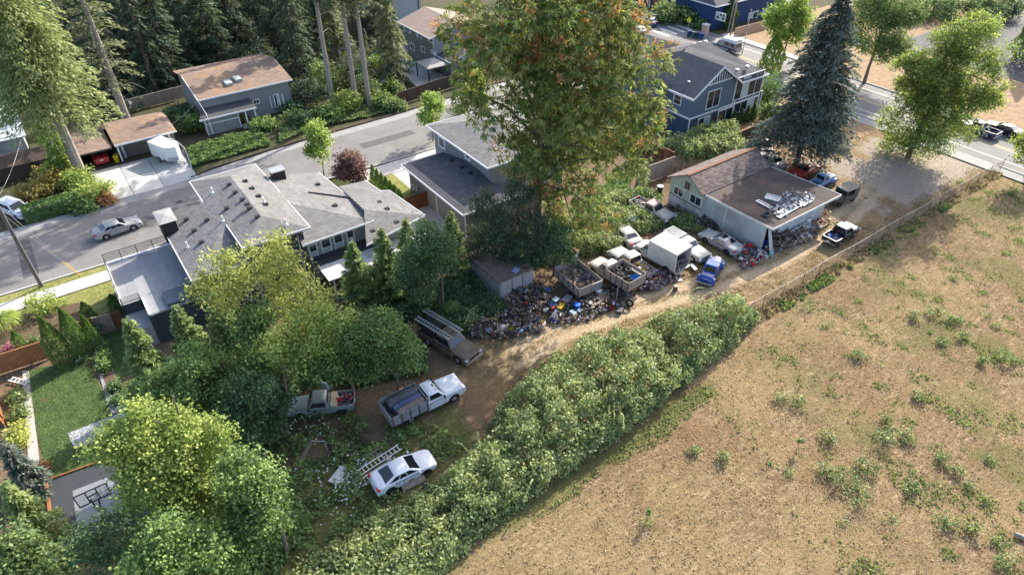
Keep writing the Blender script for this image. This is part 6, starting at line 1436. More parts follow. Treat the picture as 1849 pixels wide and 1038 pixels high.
fr.build('board_frame', M['black'], hp); MB().tube([(.23 * math.cos(t_), .35 + .23 * math.sin(t_), 3.05) for t_ in np.linspace(0, 6.283, 17)], .014, 5).build('rim', M['black'], hp)
MB().tube([(0, -.9, 0), (0, -.85, 2.6)], .09, 8).tube([(0, -.85, 2.5), (-.2, -.05, 3.3)], .05, 6).tube([(0, -.85, 2.2), (.2, -.05, 3.1)], .05, 6).build('pole', M['black'], hp)

# ------------------------------------------------------------------ yard clutter
def heap(name, label, poly, n, hmax, size, seed, pal=None, z0=0.0, spiky=.25, cat='scrap heap', parent=None):
    """mixed small scrap that nobody could count: one jumbled mass of boxes, sheets and rods"""
    r = np.random.default_rng(seed); P_ = np.array([p[:2] for p in poly]); c0_ = P_.mean(0)
    pal = pal or [(.02, .02, .022)] * 4 + [(.07, .07, .075)] * 4 + [(.2, .2, .2)] * 3 + [(.4, .4, .39)] * 3 + [(.17, .1, .06)] * 4 + [(.3, .22, .15)] * 3 + [(.03, .035, .04)] * 8 + [(.1, .08, .06)] * 5 + [(.02, .08, .3), (.3, .04, .03), (.45, .28, .05), (.3, .4, .5)]
    if cat == 'scrap heap': n = int(n * 1.9); size *= 1.15; pal = [tuple(min(q, .5) * 1.15 for q in c) for c in pal] + [(.16, .12, .085)] * (len(pal) // 4)
    mb = MB(); cols = []
    k = 0
    while k < n:
        x_, y_ = r.uniform(P_.min(0), P_.max(0))
        if not inpoly(np.array([x_]), np.array([y_]), poly)[0]: continue
        k += 1
        edge = min(1, min(np.hypot(*(P_[i] - (x_, y_))) for i in range(len(P_))) / (size * 6) + .25)
        z = z0 + r.random() ** 1.4 * hmax * edge
        s = size * r.uniform(.4, 1.3); t = r.random()
        sz = (s, s * r.uniform(.4, 1), s * r.uniform(.25, .8)) if t > spiky + .2 else ((s * r.uniform(2, 4.5), s * .12, s * .1) if t < spiky else (s * 1.6, s * 1.2, s * .06))
        i0, f0 = len(mb.v), len(mb.f); sh_ = r.random()
        if t > spiky + .2 and sh_ < .3: mb.lathe([(s * .2, -s * .55), (s * .24, s * .45), (s * .26, s * .5)], 7)
        elif t > spiky + .2 and sh_ < .6: mb.lathe([(s * .2, -s * .3), (s * .55 * r.uniform(.7, 1.2), -s * .15), (s * .5, s * .12), (s * .18, s * .4)], 6)
        elif t > spiky + .2 and sh_ < .68: mb.lathe([(s * .5, -s * .12), (s * .78, -s * .14), (s * .8, s * .14), (s * .5, s * .12)], 9, cap=False)
        else: mb.box(-sz[0] / 2, sz[0] / 2, -sz[1] / 2, sz[1] / 2, -sz[2] / 2, sz[2] / 2)
        mb.xf(Matrix.Translation((x_ - c0_[0], y_ - c0_[1], z + sz[2] / 2)) @ Matrix.Rotation(r.uniform(0, 6.28), 4, 'Z') @ Matrix.Rotation(r.normal(0, .35), 4, 'X') @ Matrix.Rotation(r.normal(0, .3), 4, 'Y'), i0)
        c = np.array(pal[r.integers(len(pal))]) * r.uniform(.7, 1.25); cols += [(*c, 1)] * (len(mb.f) - f0)
    me_ = mb.mesh(name, M['scrap']); me_.attributes.new('piece', 'FLOAT_COLOR', 'FACE').data.foreach_set('color', np.array(cols, np.float32).ravel())
    o_ = put(name, me_, parent, (c0_[0], c0_[1], 0)); return tag(o_, label, cat, kind='stuff')
WOOD = [(.36, .26, .16), (.28, .2, .13), (.45, .34, .22), (.2, .14, .1), (.3, .27, .24)]
heap('scrap_heap', 'dark heap of metal scrap and cut branches beside the bronze pickup', pix([(845, 588), (905, 560), (980, 575), (985, 600), (920, 612), (850, 612)]), 420, .8, .22, 1)
heap('scrap_heap', 'colourful heap of bags and bottles between the concrete shed and the stake bed', pix([(905, 545), (955, 520), (985, 520), (1000, 555), (960, 575), (915, 572)]), 420, .9, .22, 2)
heap('scrap_heap', 'heap of small parts along the edge of the lane below the stake bed', pix([(985, 560), (1060, 535), (1100, 560), (1060, 580), (1000, 588)]), 330, .55, .2, 3)
heap('scrap_heap', 'jumble of steel and wood between the two stake trucks', pix([(1050, 530), (1110, 512), (1150, 530), (1120, 556), (1070, 560)]), 260, .6, .22, 4)
heap('scrap_heap', 'pile of clothes and toys behind the heaped white pickup', pix([(1150, 525), (1175, 488), (1205, 485), (1212, 508), (1185, 525)]), 330, .7, .2, 5, [(.03, .03, .05)] * 4 + [(.4, .04, .06)] * 2 + [(.6, .6, .6)] * 3 + [(.35, .25, .15)] * 2 + [(.1, .12, .3), (.4, .2, .3)])
heap('scrap_heap', 'dense rubbish in the open bay of the workshop', pix([(1378, 456), (1395, 425), (1428, 418), (1440, 438), (1405, 455)]), 420, 1.5, .24, 6)
heap('scrap_heap', 'stacked boards and scrap against the front wall of the workshop', pix([(1410, 440), (1468, 402), (1482, 412), (1470, 432), (1425, 446)]), 380, 1.1, .24, 7, WOOD + [(.4, .42, .45), (.1, .1, .1), (.5, .5, .5)], spiky=.5)
heap('scrap_heap', 'litter and tools along the green wall of the workshop', pix([(1205, 372), (1225, 362), (1290, 398), (1300, 415), (1265, 415)]), 330, .7, .22, 8)
heap('scrap_heap', 'red and white rubbish beside the boot of the silver coupe', pix([(1325, 462), (1350, 440), (1378, 455), (1372, 478), (1340, 485)]), 300, .6, .2, 9, [(.45, .03, .03)] * 3 + [(.55, .56, .57)] * 3 + [(.05, .05, .06)] * 4 + [(.2, .35, .36), (.3, .24, .18)])
heap('firewood_heap', 'brown heap of broken wood by the workshop corner', pix([(1472, 405), (1480, 385), (1492, 385), (1498, 404), (1485, 412)]), 200, 1.0, .22, 10, [(.26, .13, .07), (.33, .18, .1), (.2, .1, .06), (.4, .26, .16)], spiky=.45, cat='wood heap')
bpy.context.view_layer.update()
def inbed(root, x0, x1, y0, y1): return [tuple((root.matrix_world @ Vector((a, b_, 0)))[:2]) for a, b_ in ((x0, y0), (x1, y0), (x1, y1), (x0, y1))]
heap('bed_load', 'yellow buckets, boards and household junk heaped in the dull white pickup bed', inbed(wp, -2.6, -.8, -.85, .85), 240, .5, .26, 11, [(.5, .3, .04)] * 3 + [(.5, .45, .4)] * 4 + WOOD + [(.35, .05, .05), (.6, .6, .58)], z0=.7, cat='load')
heap('bed_load', 'tools and cans loose in the grey green pickup bed', inbed(gp, -2.4, -1.3, -.7, .7), 120, .3, .17, 12, [(.05, .06, .09)] * 3 + [(.5, .5, .52)] * 3 + [(.35, .05, .05), (.3, .2, .12)], z0=.64, cat='load')
heap('bed_load', 'blue plastic sheeting and tubes in the black pickup bed', inbed(bk, -2.2, -.75, -.7, .7), 110, .22, .22, 13, [(.02, .08, .4)] * 4 + [(.04, .05, .1)] * 3 + [(.6, .62, .66)] * 2, z0=.64, cat='load')
heap('bed_load', 'white and black parts in the bed of the derelict pink roofed pickup', inbed(rp, -2.5, -.85, -.8, .8), 130, .3, .24, 14, [(.55, .54, .52)] * 3 + [(.05, .05, .05)] * 3 + WOOD, z0=.64, spiky=.4, cat='load')
heap('bed_load', 'old boards and brush filling the wheelless stake bed', inbed(st2, -sl2 + .2, sl2 - .3, -sh2 + .15, sh2 - .15), 170, .5, .3, 15, WOOD + [(.1, .1, .11), (.06, .08, .1)], z0=.88, spiky=.5, cat='load')
heap('bed_load', 'dark machine parts inside the open box truck', inbed(bt, -hL + .15, -hL + 1.6, -hW + .2, hW - .2), 200, 1.5, .25, 16, [(.04, .04, .05)] * 4 + [(.3, .3, .32)] * 2 + [(.2, .14, .1)], z0=.82, cat='load')
heap('engine_parts', 'grey engine parts under the bonnet end of the derelict pickup', pix([(1205, 390), (1225, 385), (1232, 402), (1212, 408)]), 110, .5, .2, 17, [(.3, .3, .31), (.08, .08, .08), (.5, .5, .5)], cat='engine')
# workshop roof clutter
wr_ = lambda u, v: G(u, v, 3.36)
heap('roof_scrap', 'white frames, trims and small parts scattered on the workshop flat roof', [wr_(*q)[:2] for q in ((1388, 385), (1400, 362), (1425, 345), (1462, 350), (1470, 362), (1420, 385), (1400, 392))], 170, .2, .2, 18, [(.6, .6, .6)] * 4 + [(.3, .31, .33)] * 3 + [(.06, .06, .07)] * 3, z0=3.36, spiky=.35)
def slat(name, label, cat, a, b_, wd, th, mat, z=0.0, group=None, tilt=0):
    a, b_ = np.array(a), np.array(b_); c = (a + b_) / 2; d_ = b_ - a; ln = float(np.hypot(d_[0], d_[1]))
    root = thing(name, label, cat, (c[0], c[1], z), math.atan2(d_[1], d_[0]), group); root.rotation_euler.x = tilt
    BX('board', mat, root, -ln / 2, ln / 2, -wd / 2, wd / 2, 0, th); return root
for i, (a, b_, lab) in enumerate((((1405, 393), (1452, 366), 'longest white plank on the workshop roof, nearest its edge'), ((1402, 388), (1450, 363), 'white plank second from the roof edge of the workshop'), ((1410, 381), (1440, 366), 'short white plank beside the roof scrap'), ((1449, 372), (1468, 362), 'cream strip lying at the end of the white planks'))):
    slat('plank', lab, 'plank', wr_(*a), wr_(*b_), .42 if i < 2 else .25, .06, M['white'], 3.37 + .002 * i, 'planks on the workshop roof')
for i, (u, v, w1, h1, m_, lab) in enumerate(((1380, 370, .5, 1.9, 'alu', 'upright white metal panel lying across the workshop roof'), (1384, 388, .9, .7, 'dark', 'small dark framed pane on the workshop roof'), (1395, 358, 1.1, 1.5, 'white', 'big white tub frame on the workshop roof'), (1412, 386, .5, 1.0, 'offwhite', 'pale ladder like frame near the roof edge'))):
    p = wr_(u, v); rt = thing('roof_frame', lab, 'frame', (p[0], p[1], 3.37), .2 * i, None); MB().box(-w1 / 2, w1 / 2, -h1 / 2, -h1 / 2 + .09, 0, .12).box(-w1 / 2, w1 / 2, h1 / 2 - .09, h1 / 2, 0, .12).box(-w1 / 2, -w1 / 2 + .09, -h1 / 2 + .09, h1 / 2 - .09, 0, .12).box(w1 / 2 - .09, w1 / 2, -h1 / 2 + .09, h1 / 2 - .09, 0, .12).build('frame', M[m_], rt); BX('inset', M['steel'] if i != 1 else M['glass'], rt, -w1 / 2 + .09, w1 / 2 - .09, -h1 / 2 + .09, h1 / 2 - .09, .0, .03)
rg_ = wheel_mesh(.2, .12).mesh('rings', M['offwhite'])
for i in range(5):
    p = wr_(1400 + 7.5 * i, 379 - 4.3 * i); t_ = thing('pale_ring', 'pale ring lying in the row of five rings on the workshop roof', 'ring', (p[0], p[1], 3.43), 0, 'row of pale rings on the workshop roof'); put('ring', rg_, t_, (0, 0, 0), (R_(90), 0, 0))
# single items
def tyre(label, p, flat=True, r=.34, rz=0.0, group=None, tilt=0, z=0.0):
    root = thing('tyre', label, 'tyre', (p[0], p[1], z + (.11 if flat else r)), rz, group)
    me_ = wheel_mesh(r, .22).mesh('tread', M['tyredust' if flat else 'tyre'], 40); put('tread', me_, root, (0, 0, 0), (R_(90) + tilt if flat else tilt, 0, 0))
    return root
for i, (a, b_, dz, tl) in enumerate(((.75, -.1, .75, .3), (.15, -.55, .8, -.2), (.25, .3, .7, .25), (-.25, .15, .6, .5), (-.35, .65, .55, -.5), (-.9, .75, .5, 1.1), (-.75, .3, .45, .9), (.95, .55, .55, .7), (.9, -.65, .5, -.4), (-.1, -.15, .35, .2))):
    p = st1.matrix_world @ Vector((a * sl1 * .9, b_ * sh1, 0)); tyre('used black tyre lying in the pile that fills the rusty stake truck', p, True, .33, i, 'tyres in the stake truck bed', tl, .95 + dz * .75)
tb_ = thing('blue_tarp', 'crumpled blue tarpaulin in the rear corner of the tyre truck', 'tarpaulin', st1.matrix_world @ Vector((-sl1 * .62, -sh1 * .35, 1.45))); MB().add([(-.5, -.4, 0), (.5, -.45, .1), (.45, .4, .05), (-.5, .4, .2), (0, 0, .45), (.2, -.2, .3)], [(0, 1, 5), (1, 2, 4, 5), (2, 3, 4), (3, 0, 5, 4)]).build('sheet', mat_plain('blue_poly', (.02, .12, .42), .4, .2), tb_)
gs = slat('grey_sheet', 'grey sheet leaning along the far side of the tyre truck bed', 'board', st1.matrix_world @ Vector((-sl1 * .8, -sh1 * .8, 0)), st1.matrix_world @ Vector((sl1 * .1, -sh1 * .8, 0)), .5, .05, M['wood_old'], 1.75)
tyre('worn tyre lying flat on the planks in front of the tyre truck', G(1107, 537), True, .4, 0, z=.2)
tyre('big black tyre standing behind the tail of the tyre truck', G(1136, 553), False, .42, 1.9, tilt=.25)
tyre('black tyre lying near the tail board of the stake bed', G(1120, 560), True, .36, z=.0)
def bucket(label, p, r=.16, h=.36, m_='white', z=0.0, name='bucket', lid=False, group=None, cat='bucket', fall=0):
    root = thing(name, label, cat, (p[0], p[1], z), random.random() * 3, group); mt_ = M[m_] if isinstance(m_, str) else m_
    b_ = MB().lathe([(r * .82, 0), (r, h), (r * 1.06, h), (r * 1.06, h * .93), (r * .97, h * .93)], 14, cap=False); b_.lathe([(r * .82, 0), (.001, .0)], 14, cap=False); b_.build('wall', mt_, root, 40)
    MB().lathe([(r * .93, h * (.98 if lid else .5)), (.001, h * (1.0 if lid else .5))], 14, cap=False).build('lid' if lid else 'contents', mt_ if lid else M['dark'], root)
    if fall: root.rotation_euler = (fall, 0, 1); root.location.z = r
    return root
def tote(label, p, s=(.6, .42, .35), m_=None, rz=0.0, z=0.0, lid=None, name='storage_box', cat='box', group=None, tilt=0):
    root = thing(name, label, cat, (p[0], p[1], z), rz, group); a, b_, c = s; root.rotation_euler.x = tilt
    MB().add([(-a * .43, -b_ * .43, 0), (a * .43, -b_ * .43, 0), (a * .43, b_ * .43, 0), (-a * .43, b_ * .43, 0), (-a / 2, -b_ / 2, c), (a / 2, -b_ / 2, c), (a / 2, b_ / 2, c), (-a / 2, b_ / 2, c)], [(3, 2, 1, 0), (4, 5, 6, 7), (0, 1, 5, 4), (1, 2, 6, 5), (2, 3, 7, 6), (3, 0, 4, 7)]).build('tub', m_, root)
    MB().box(-a * .53, a * .53, -b_ * .53, b_ * .53, c, c + .05).build('lid', lid or m_, root); return root
cB, cY, cG, cR, cT, cD = [mat_plain(n_, c, .45, .08) for n_, c in (('blue_plastic', (.015, .12, .5)), ('yellow_plastic', (.55, .38, .02)), ('grey_plastic', (.2, .21, .22)), ('red_plastic', (.45, .03, .03)), ('teal_plastic', (.25, .42, .45)), ('dark_plastic', (.05, .055, .06)))]
bucket('round royal blue barrel standing in the row of junk by the lane', G(1042, 560), .3, .75, cB, lid=True, name='barrel', cat='barrel')
tote('yellow tool case lying in front of the grey boxes by the lane', G(1013, 560), (.9, .4, .3), cY, .5, z=.25)
tote('large grey lidded box behind the yellow case', G(1023, 549), (1.0, .6, .5), cG, .3, z=.2)
tote('pale blue grey crate behind the white buckets', G(1003, 549), (.6, .5, .5), mat_plain('pale_crate', (.32, .4, .48), .5, .1), .2, z=.1)
tote('small white box in the shade near the red cone', G(985, 562), (.55, .35, .25), M['offwhite'], .1)
tote('dark grey box leaning against the junk heap', G(984, 545), (.7, .6, .4), cD, .7, z=.3, tilt=.4)
for i, (u, v, lab) in enumerate(((1004, 566, 'lidded white bucket behind two others by the lane'), (998, 574, 'left open white bucket in front of the yellow case'), (1003, 578, 'foremost white bucket at the edge of the lane'))): bucket(lab, G(u, v), .17, .4, 'white', lid=i == 0, group='white buckets by the lane')
tote('white canister lying right of the white buckets', G(1014, 571), (.5, .3, .25), M['white'], .8, name='canister', cat='canister')
for i, (u, v) in enumerate(((1033, 568), (1038, 572), (1045, 566))): tote('translucent pale blue tub below the blue barrel', G(u, v), (.42, .35, .4), mat_plain('milky_blue', (.35, .48, .58), .5, .1), .3 * i, group='pale blue tubs by the barrel')
tote('red plastic jug standing beside the white buckets', G(998, 563), (.25, .2, .5), cR, .1, name='fuel_can', cat='fuel can')
tote('white bin among planks before the stake bed', G(1080, 534), (.5, .45, .5), M['white'], .2, z=.15)
bucket('red bucket beside the grey lid at the lane edge', G(1104, 559), .22, .35, cR)
tote('black lidded tub at the front of the junk row', G(1119, 563), (.7, .5, .25), cD, .6)
bucket('white bucket in the junk below the stake bed', G(1083, 558), .16, .36, 'offwhite')
for i in range(7):
    a = np.array((1052 + 4 * i, 545 + 2.2 * i)); slat('plank', ['grey board lowest in the stack before the stake bed', 'pale board second in the stack before the stake bed', 'split board across the lumber before the stake bed', 'long pale board over the stack before the stake bed', 'narrow board on the lumber before the stake bed', 'new board near the white bin before the stake bed', 'topmost board of the lumber before the stake bed'][i], 'plank', G(a[0] - 6, a[1]), G(a[0] + 34, a[1] - 22), .17, .05, [M['wood_old'], M['wood_pale']][i % 2], .1 + .05 * i, 'boards stacked before the stake bed')
for i, (a, b_, c, lab) in enumerate((((1070, 530), (1096, 512), 1.3, 'grey post leaning on the tyre truck side'), ((1112, 548), (1113, 540), 0, 'upright wooden post at the tail of the tyre truck'))):
    p, q = G(*a), G(*b_); pr = thing('post', lab, 'post', (p[0], p[1], 0)); MB().bar((0, 0, 0), (q[0] - p[0], q[1] - p[1], 1.5), .1).build('timber', M['wood_old'], pr)
# hand truck, stump, things around the box truck
ht = thing('hand_truck', 'white hand truck frame lying behind the box truck', 'hand truck', (*G(1226, 506)[:2], .0), 1.2); hm = MB()
for sg in (-.25, .25): hm.tube([(0, sg, .1), (.6, sg, .7), (1.0, sg, 1.0)], .03, 6)
for t_ in (.1, .4, .7, 1.0): hm.tube([(t_, -.25, .1 + t_ * .92), (t_, .25, .1 + t_ * .92)], .025, 6)
hm.build('frame', M['white'], ht); BX('toe_plate', M['steel'], ht, -.15, .1, -.3, .3, 0, .04)
stp = thing('tree_stump', 'short sawn tree stump on the grass below the box truck', 'stump', (*G(1219, 524)[:2], 0)); MB().lathe([(.26, 0), (.22, .2), (.2, .55)], 12, cap=False).build('bark', M['bark'], stp); MB().lathe([(.2, .55), (.001, .56)], 12, cap=False).build('cut_face', M['wood_pale'], stp)
dr_ = slat('box_truck_ramp', 'pale metal ramp leaning from the box truck tail', 'ramp', G(1250, 470, .8), G(1256, 492, .0), .35, .06, M['alu'], .3, tilt=.0)
tote('red toolbox at the foot of the workshop wall', G(1358, 478), (.7, .4, .35), cR, .4)
bucket('red fuel drum standing against the workshop wall', G(1351, 452), .28, .8, cR, lid=True, name='drum', cat='drum')
tote('teal plastic tub beside the red toolbox', G(1347, 472), (.5, .4, .3), cT, .2)
bucket('white tyre like tub by the workshop corner', G(1379, 461), .28, .3, 'white', name='tub', cat='tub')
tote('pale blue bucket box right of the workshop corner', G(1392, 462), (.4, .35, .4), cT, .5)
bucket('small white bucket at the workshop corner', G(1384, 466), .14, .28, 'white')
bucket('white bucket by the blue tarp in the workshop bay', G(1410, 450), .16, .35, 'white')
bl_ = thing('blue_tarp', 'deep blue tarpaulin hanging in the open bay of the workshop', 'tarpaulin', (*G(1384, 447)[:2], 0)); MB().loft([[(-.7 + .35 * i, -.15 * math.sin(i * 2.1), z_) for i in range(5)] for z_ in (.05, .6, 1.2)]).build('sheet', mat_plain('deep_blue_poly', (.01, .05, .32), .45, .2), bl_)
lp = thing('leaning_panel', 'large pale wall panel leaning at the workshop corner', 'panel', (H10.location[0] + .15, H10.location[1] - .25, 0), R_(14)); MB().slab([(-.1, -.75, .02), (.5, -.9, .02), (.3, .0, 2.9), (-.25, .05, 2.9)], .06).build('panel', M['sd_white'], lp)
cb_ = tote('flattened brown cardboard box in the workshop bay', G(1391, 436), (1.0, .8, .5), mat_plain('cardboard', (.3, .23, .17), .9, .15), .5, z=.6)
bucket('white drum on top of the boards by the workshop wall', G(1459, 400, 1.0), .25, .5, 'white', z=1.0, name='drum', cat='drum')
for i in range(4): slat('plank', ['white board leaning lowest along the workshop front', 'long white board on the workshop front stack', 'grey board sloping along the workshop front', 'bare board at the foot of the workshop front'][i], 'plank', G(1412 + 4 * i, 428 + 5 * i, .9 - .25 * i), G(1462 + 3 * i, 402 + 7 * i, .9 - .25 * i), .3, .05, [M['sd_white'], M['white'], M['wood_old'], M['wood_pale']][i], 1.05 - .28 * i, 'boards along the workshop front')
for i in range(3): slat('plank', ['upper pale board by the broken wood', 'middle pale board by the broken wood', 'lower pale board by the broken wood'][i], 'plank', G(1478 + 2 * i, 410 + 2 * i), G(1500, 396 + 3 * i), .15, .06, M['wood_pale'], .06 + .05 * i, 'boards by the broken wood')
wb_ = bucket('white lidded water butt against the far corner of the workshop', G(1190, 352), .35, 1.2, 'black', lid=False, name='water_butt', cat='barrel'); MB().lathe([(.37, 1.2), (.001, 1.22)], 14, cap=False).build('cover', M['white'], wb_)
tote('bright blue tub upturned in the brambles behind the trucks', G(1139, 411), (.9, .7, .35), cB, .3, z=.8, name='tub', cat='tub')
ap = tote('old white appliance with rusty leaves on top near the concrete shed', G(1036, 470), (.8, .7, .7), M['offwhite'], .4, z=.5, name='appliance', cat='appliance', lid=M['rust'])
tote('blue crumpled crate on the concrete shed roof', G(931, 490, 2.4), (.7, .5, .2), mat_plain('crate_blue_grey', (.2, .28, .42), .6, .3), .4, z=2.35)
bucket('rusty bowl on the corner of the concrete shed roof', G(950, 484, 2.4), .3, .18, 'rust', z=2.35, name='bowl', cat='bowl')
tote('yellow box frame at the end of the scrap by the lane', G(924, 597), (.5, .35, .3), cY, .3)
tote('grey bin tipped over beside the bronze pickup', G(881, 600), (.5, .4, .5), mat_plain('bluish_bin', (.2, .26, .32), .5, .1), .3, tilt=.4)
tote('red can at the edge of the scrap by the bronze pickup', G(890, 605), (.22, .2, .35), cR, .2, name='fuel_can', cat='fuel can')
bucket('small white tub beside the yellow box frame', G(919, 600), .18, .25, 'offwhite')
rk_ = thing('grey_boulder', 'round grey slab leaning on the scrap near the lane', 'boulder', (*G(906, 597)[:2], .3)); MB().lathe([(.05, -.3), (.55, -.25), (.62, .0), (.4, .3), (.05, .36)], 9).build('stone', M['concrete_grey'], rk_, 60)
bucket('blue drum under the bush behind the white flatbed', G(757, 672), .32, .9, mat_plain('deep_blue_drum', (.01, .04, .16), .4, .1), lid=True, name='drum', cat='drum')
gb_ = thing('gas_bottle', 'red gas bottle standing in the grey green pickup bed', 'gas bottle', gp.matrix_world @ Vector((-1.35, .05, .64))); MB().lathe([(.1, 0), (.17, .05), (.17, .45), (.1, .6), (.04, .66)], 14).build('cylinder', M['redlens'], gb_, 40); MB().lathe([(.07, .64), (.07, .75)], 10).build('valve', M['white'], gb_)
bucket('red and white drum lying in the rear of the grey green pickup bed', gp.matrix_world @ Vector((-2.1, -.15, 0)), .2, .35, cR, z=.64, name='drum', cat='drum')
st_ = thing('car_chair', 'pale grey vehicle seat standing behind the grey green pickup', 'seat', (*G(592, 706)[:2], .0), 2.2); MB().slab([(-.3, -.28, .5), (.3, -.28, .5), (.3, .28, .5), (-.3, .28, .5)], .2).build('cushion', cG, st_); MB().slab([(-.3, .2, 1.3), (.3, .2, 1.3), (.3, .34, 1.3), (-.3, .34, 1.3)], .8).build('backrest', mat_plain('seat_grey', (.4, .42, .46), .7, .1), st_)
# ladders by the white sedan, panel, dead post
ladder('white ladder lying nearest the white sedan', G(648, 873, .25), G(718, 829, .3), .55, 11, rail=.05, rh=.07, mat='offwhite')
ladder('long white ladder lying on top of the two others', G(624, 869, .35), G(722, 806, .4), .5, 14, rail=.05, rh=.07, mat='white')
ladder('grey ladder half sunk in the weeds farthest from the sedan', G(648, 840, .12), G(694, 808, .2), .5, 8, rail=.05, rh=.07, mat='steel')
wpn = thing('white_board', 'weathered white board lying in the weeds at the ladder foot', 'board', (*G(616, 862)[:2], .12), .5)
for i in range(4): BX('slat', M['offwhite'], wpn, -.75 + .38 * i, -.4 + .38 * i, -.55 + .05 * (i % 2), .55, .06, .1 + .01 * i)
dp_ = thing('dead_trunk', 'leaning dead trunk with a bent grey branch left of the ladders', 'dead tree', (*G(530, 857)[:2], 0)); e1, e2 = G(562, 796, 1.8) - np.array(dp_.location), G(587, 796, 1.8) - np.array(dp_.location)
MB().tube([(0, 0, 0), tuple(e1 * .5), tuple(e1)], [.2, .16, .12], 8).build('trunk', M['bark'], dp_, 40); MB().tube([tuple(e1), tuple(e2), tuple(e2 + np.array([0, 0, -1.2]))], [.06, .05, .03], 6).build('branch', M['barkpale'], dp_)
# beside the hedge
cfm = thing('white_cart_frame', 'white tubular cart frame at the upper edge of the bramble hedge', 'cart', (*G(1172, 606)[:2], .1)); MB().tube([(-.8, -.5, .3), (.7, -.5, .6), (.7, .5, .6), (-.8, .5, .3), (-.8, -.5, .3)], .035, 6).tube([(.7, -.5, .6), (.9, -.6, 0)], .035, 6).tube([(.7, .5, .6), (.9, .6, 0)], .035, 6).tube([(0, -.5, .45), (.4, .5, .5)], .035, 6).build('frame', M['white'], cfm); BX('tray', M['dark'], cfm, -1.3, -.3, -.2, .7, .1, .3)
heap('scrap_heap', 'small heap of rusty bits in the upper edge of the bramble hedge', pix([(1124, 613), (1140, 605), (1156, 612), (1140, 620)]), 90, .4, .2, 20, [(.3, .14, .08), (.05, .05, .05), (.5, .5, .5), (.2, .12, .08)])
for i, (a, b_, lab) in enumerate((((1098, 606), (1122, 597), 'dark pole lying at the upper edge of the hedge'), ((1052, 628), (1072, 620), 'dark rail half under the hedge edge'))): slat('pole', lab, 'pole', G(*a), G(*b_), .1, .1, M['wood_brown'], .35)
for i in range(5): slat('plank', ['orange board nearest the chain link fence', 'orange board second from the fence', 'orange board in the middle of the lane side pile', 'orange board second from the lane', 'orange board nearest the lane'][i], 'plank', G(1328 + 3 * i, 563 - 3 * i), G(1350 + 3 * i, 556 - 3 * i), .16, .05, M['wood_cedar'], .02 + .03 * (i % 2), 'orange boards by the hedge end')
hv = thing('log', 'short grey log lying in the dry field at the right edge', 'log', (*G(1846, 972)[:2], .15), 2.0); MB().tube([(-.5, 0, 0), (.5, 0, .02)], [.16, .14], 9).build('bark', M['barkpale'], hv, 40)
yb_b = G(213, 292); tote('yellow recycling crate at the carport opening', yb_b, (.8, .5, .9), cY, 1.2); tote('dark bin beside the yellow crate in the carport', G(223, 290), (.5, .5, .8), cD, .3)
sw = thing('garden_ladder', 'white folded ladder standing at the corner of the lawn', 'ladder', (*G(36, 690)[:2], 0), -.9); 
for sg in (-.2, .2): BX('rail', M['white'], sw, -.9, .9, sg - .04, sg + .04, .1, .2)
for i in range(5): BX('rung', M['white'], sw, -.8 + .38 * i, -.72 + .38 * i, -.16, .16, .12, .18)

# ------------------------------------------------------------------ trees and shrubs
def px_blobs(xy, L):
    """lobes read off the photo: (u, v, radius, depth offset, flatten) round a trunk standing at xy"""
    out = []
    dv = np.array([xy[0], xy[1]]) / np.hypot(xy[0], xy[1])
    for q in L:
        u, v, r = q[:3]; dep = q[3] if len(q) > 3 else 0.0; fl = q[4] if len(q) > 4 else 0.9
        p = near_axis(u, v, xy)
        # move along the sight line by dep metres on plan
        s = _C + (p - _C) * (1 + dep / max(1e-6, np.hypot(*p[:2])))
        out.append((s[0], s[1], s[2], r, r, r * fl))
    return out
def bush_at(u, v, z): return G(u, v, z)

# the huge tree of heaven in the middle
S_ = G(968, 462)[:2]
L = [(890, 15, 4.4), (1050, -10, 5.0), (970, 50, 5.4), (1070, 65, 4.2), (905, 120, 4.6), (1010, 150, 5.4), (1130, 160, 4.0), (890, 205, 3.6), (985, 240, 4.8), (1100, 225, 4.2), (955, 290, 2.9), (1045, 300, 3.4), (1120, 280, 2.6), (1015, 365, 2.3), (1070, 360, 2.2), (1140, 315, 1.7), (1035, 405, 1.7), (985, 345, 2.0), (1090, 395, 1.7), (1000, 405, 1.5), (1150, 240, 2.2), (1170, 190, 2.2), (1010, 110, 4.5, 3), (1010, 230, 4, 3), (960, 60, 4, -3), (1050, 190, 4, -3), (1175, 125, 2.2), (850, 165, 2.0), (1100, 15, 2.8), (835, 60, 2.2), (1120, 70, 2.2)]
B_ = px_blobs(S_, L)
root = broadleaf('tree_of_heaven', 'huge spreading tree with orange seed clusters towering over the middle of the yard', 'tree', S_, B_, M['lf_sumac'], size=.52, nspr=5900, per=12, spread=.3, seed=11, r0=.45, aspect=4.2, droop=.55, amp=.22, tint0=.08, inner=.22, upface=.5, radial=True, sv=.3)
loc_ = [(b[0] - S_[0], b[1] - S_[1]) + tuple(b[2:]) for b in B_]
p, d_ = blob_sprigs(loc_, 2200, 11, .22, 0.0)
g_ = fbm(p[:, 0] * 1.0 + p[:, 1] * .3, p[:, 2], 5.0, 13)
m_ = (d_[:, 2] > -.3) & (g_ + rng.normal(0, .35, len(p)) > .29); p, d_ = p[m_], d_[m_]
n_ = 16; c = np.repeat(p + d_ * .4, n_, 0) + rng.normal(0, .24, (len(p) * n_, 3)); dd = np.repeat(d_, n_, 0) + rng.normal(0, .6, c.shape) + np.array([0, 0, .3])
leafmesh('seed_clusters', c, dd, rdir(len(c)), .44 * rng.uniform(.6, 1.3, len(c)), .15, np.repeat(rng.random(len(p)), n_) * .7 + rng.random(len(c)) * .3, M['lf_seed'], root)

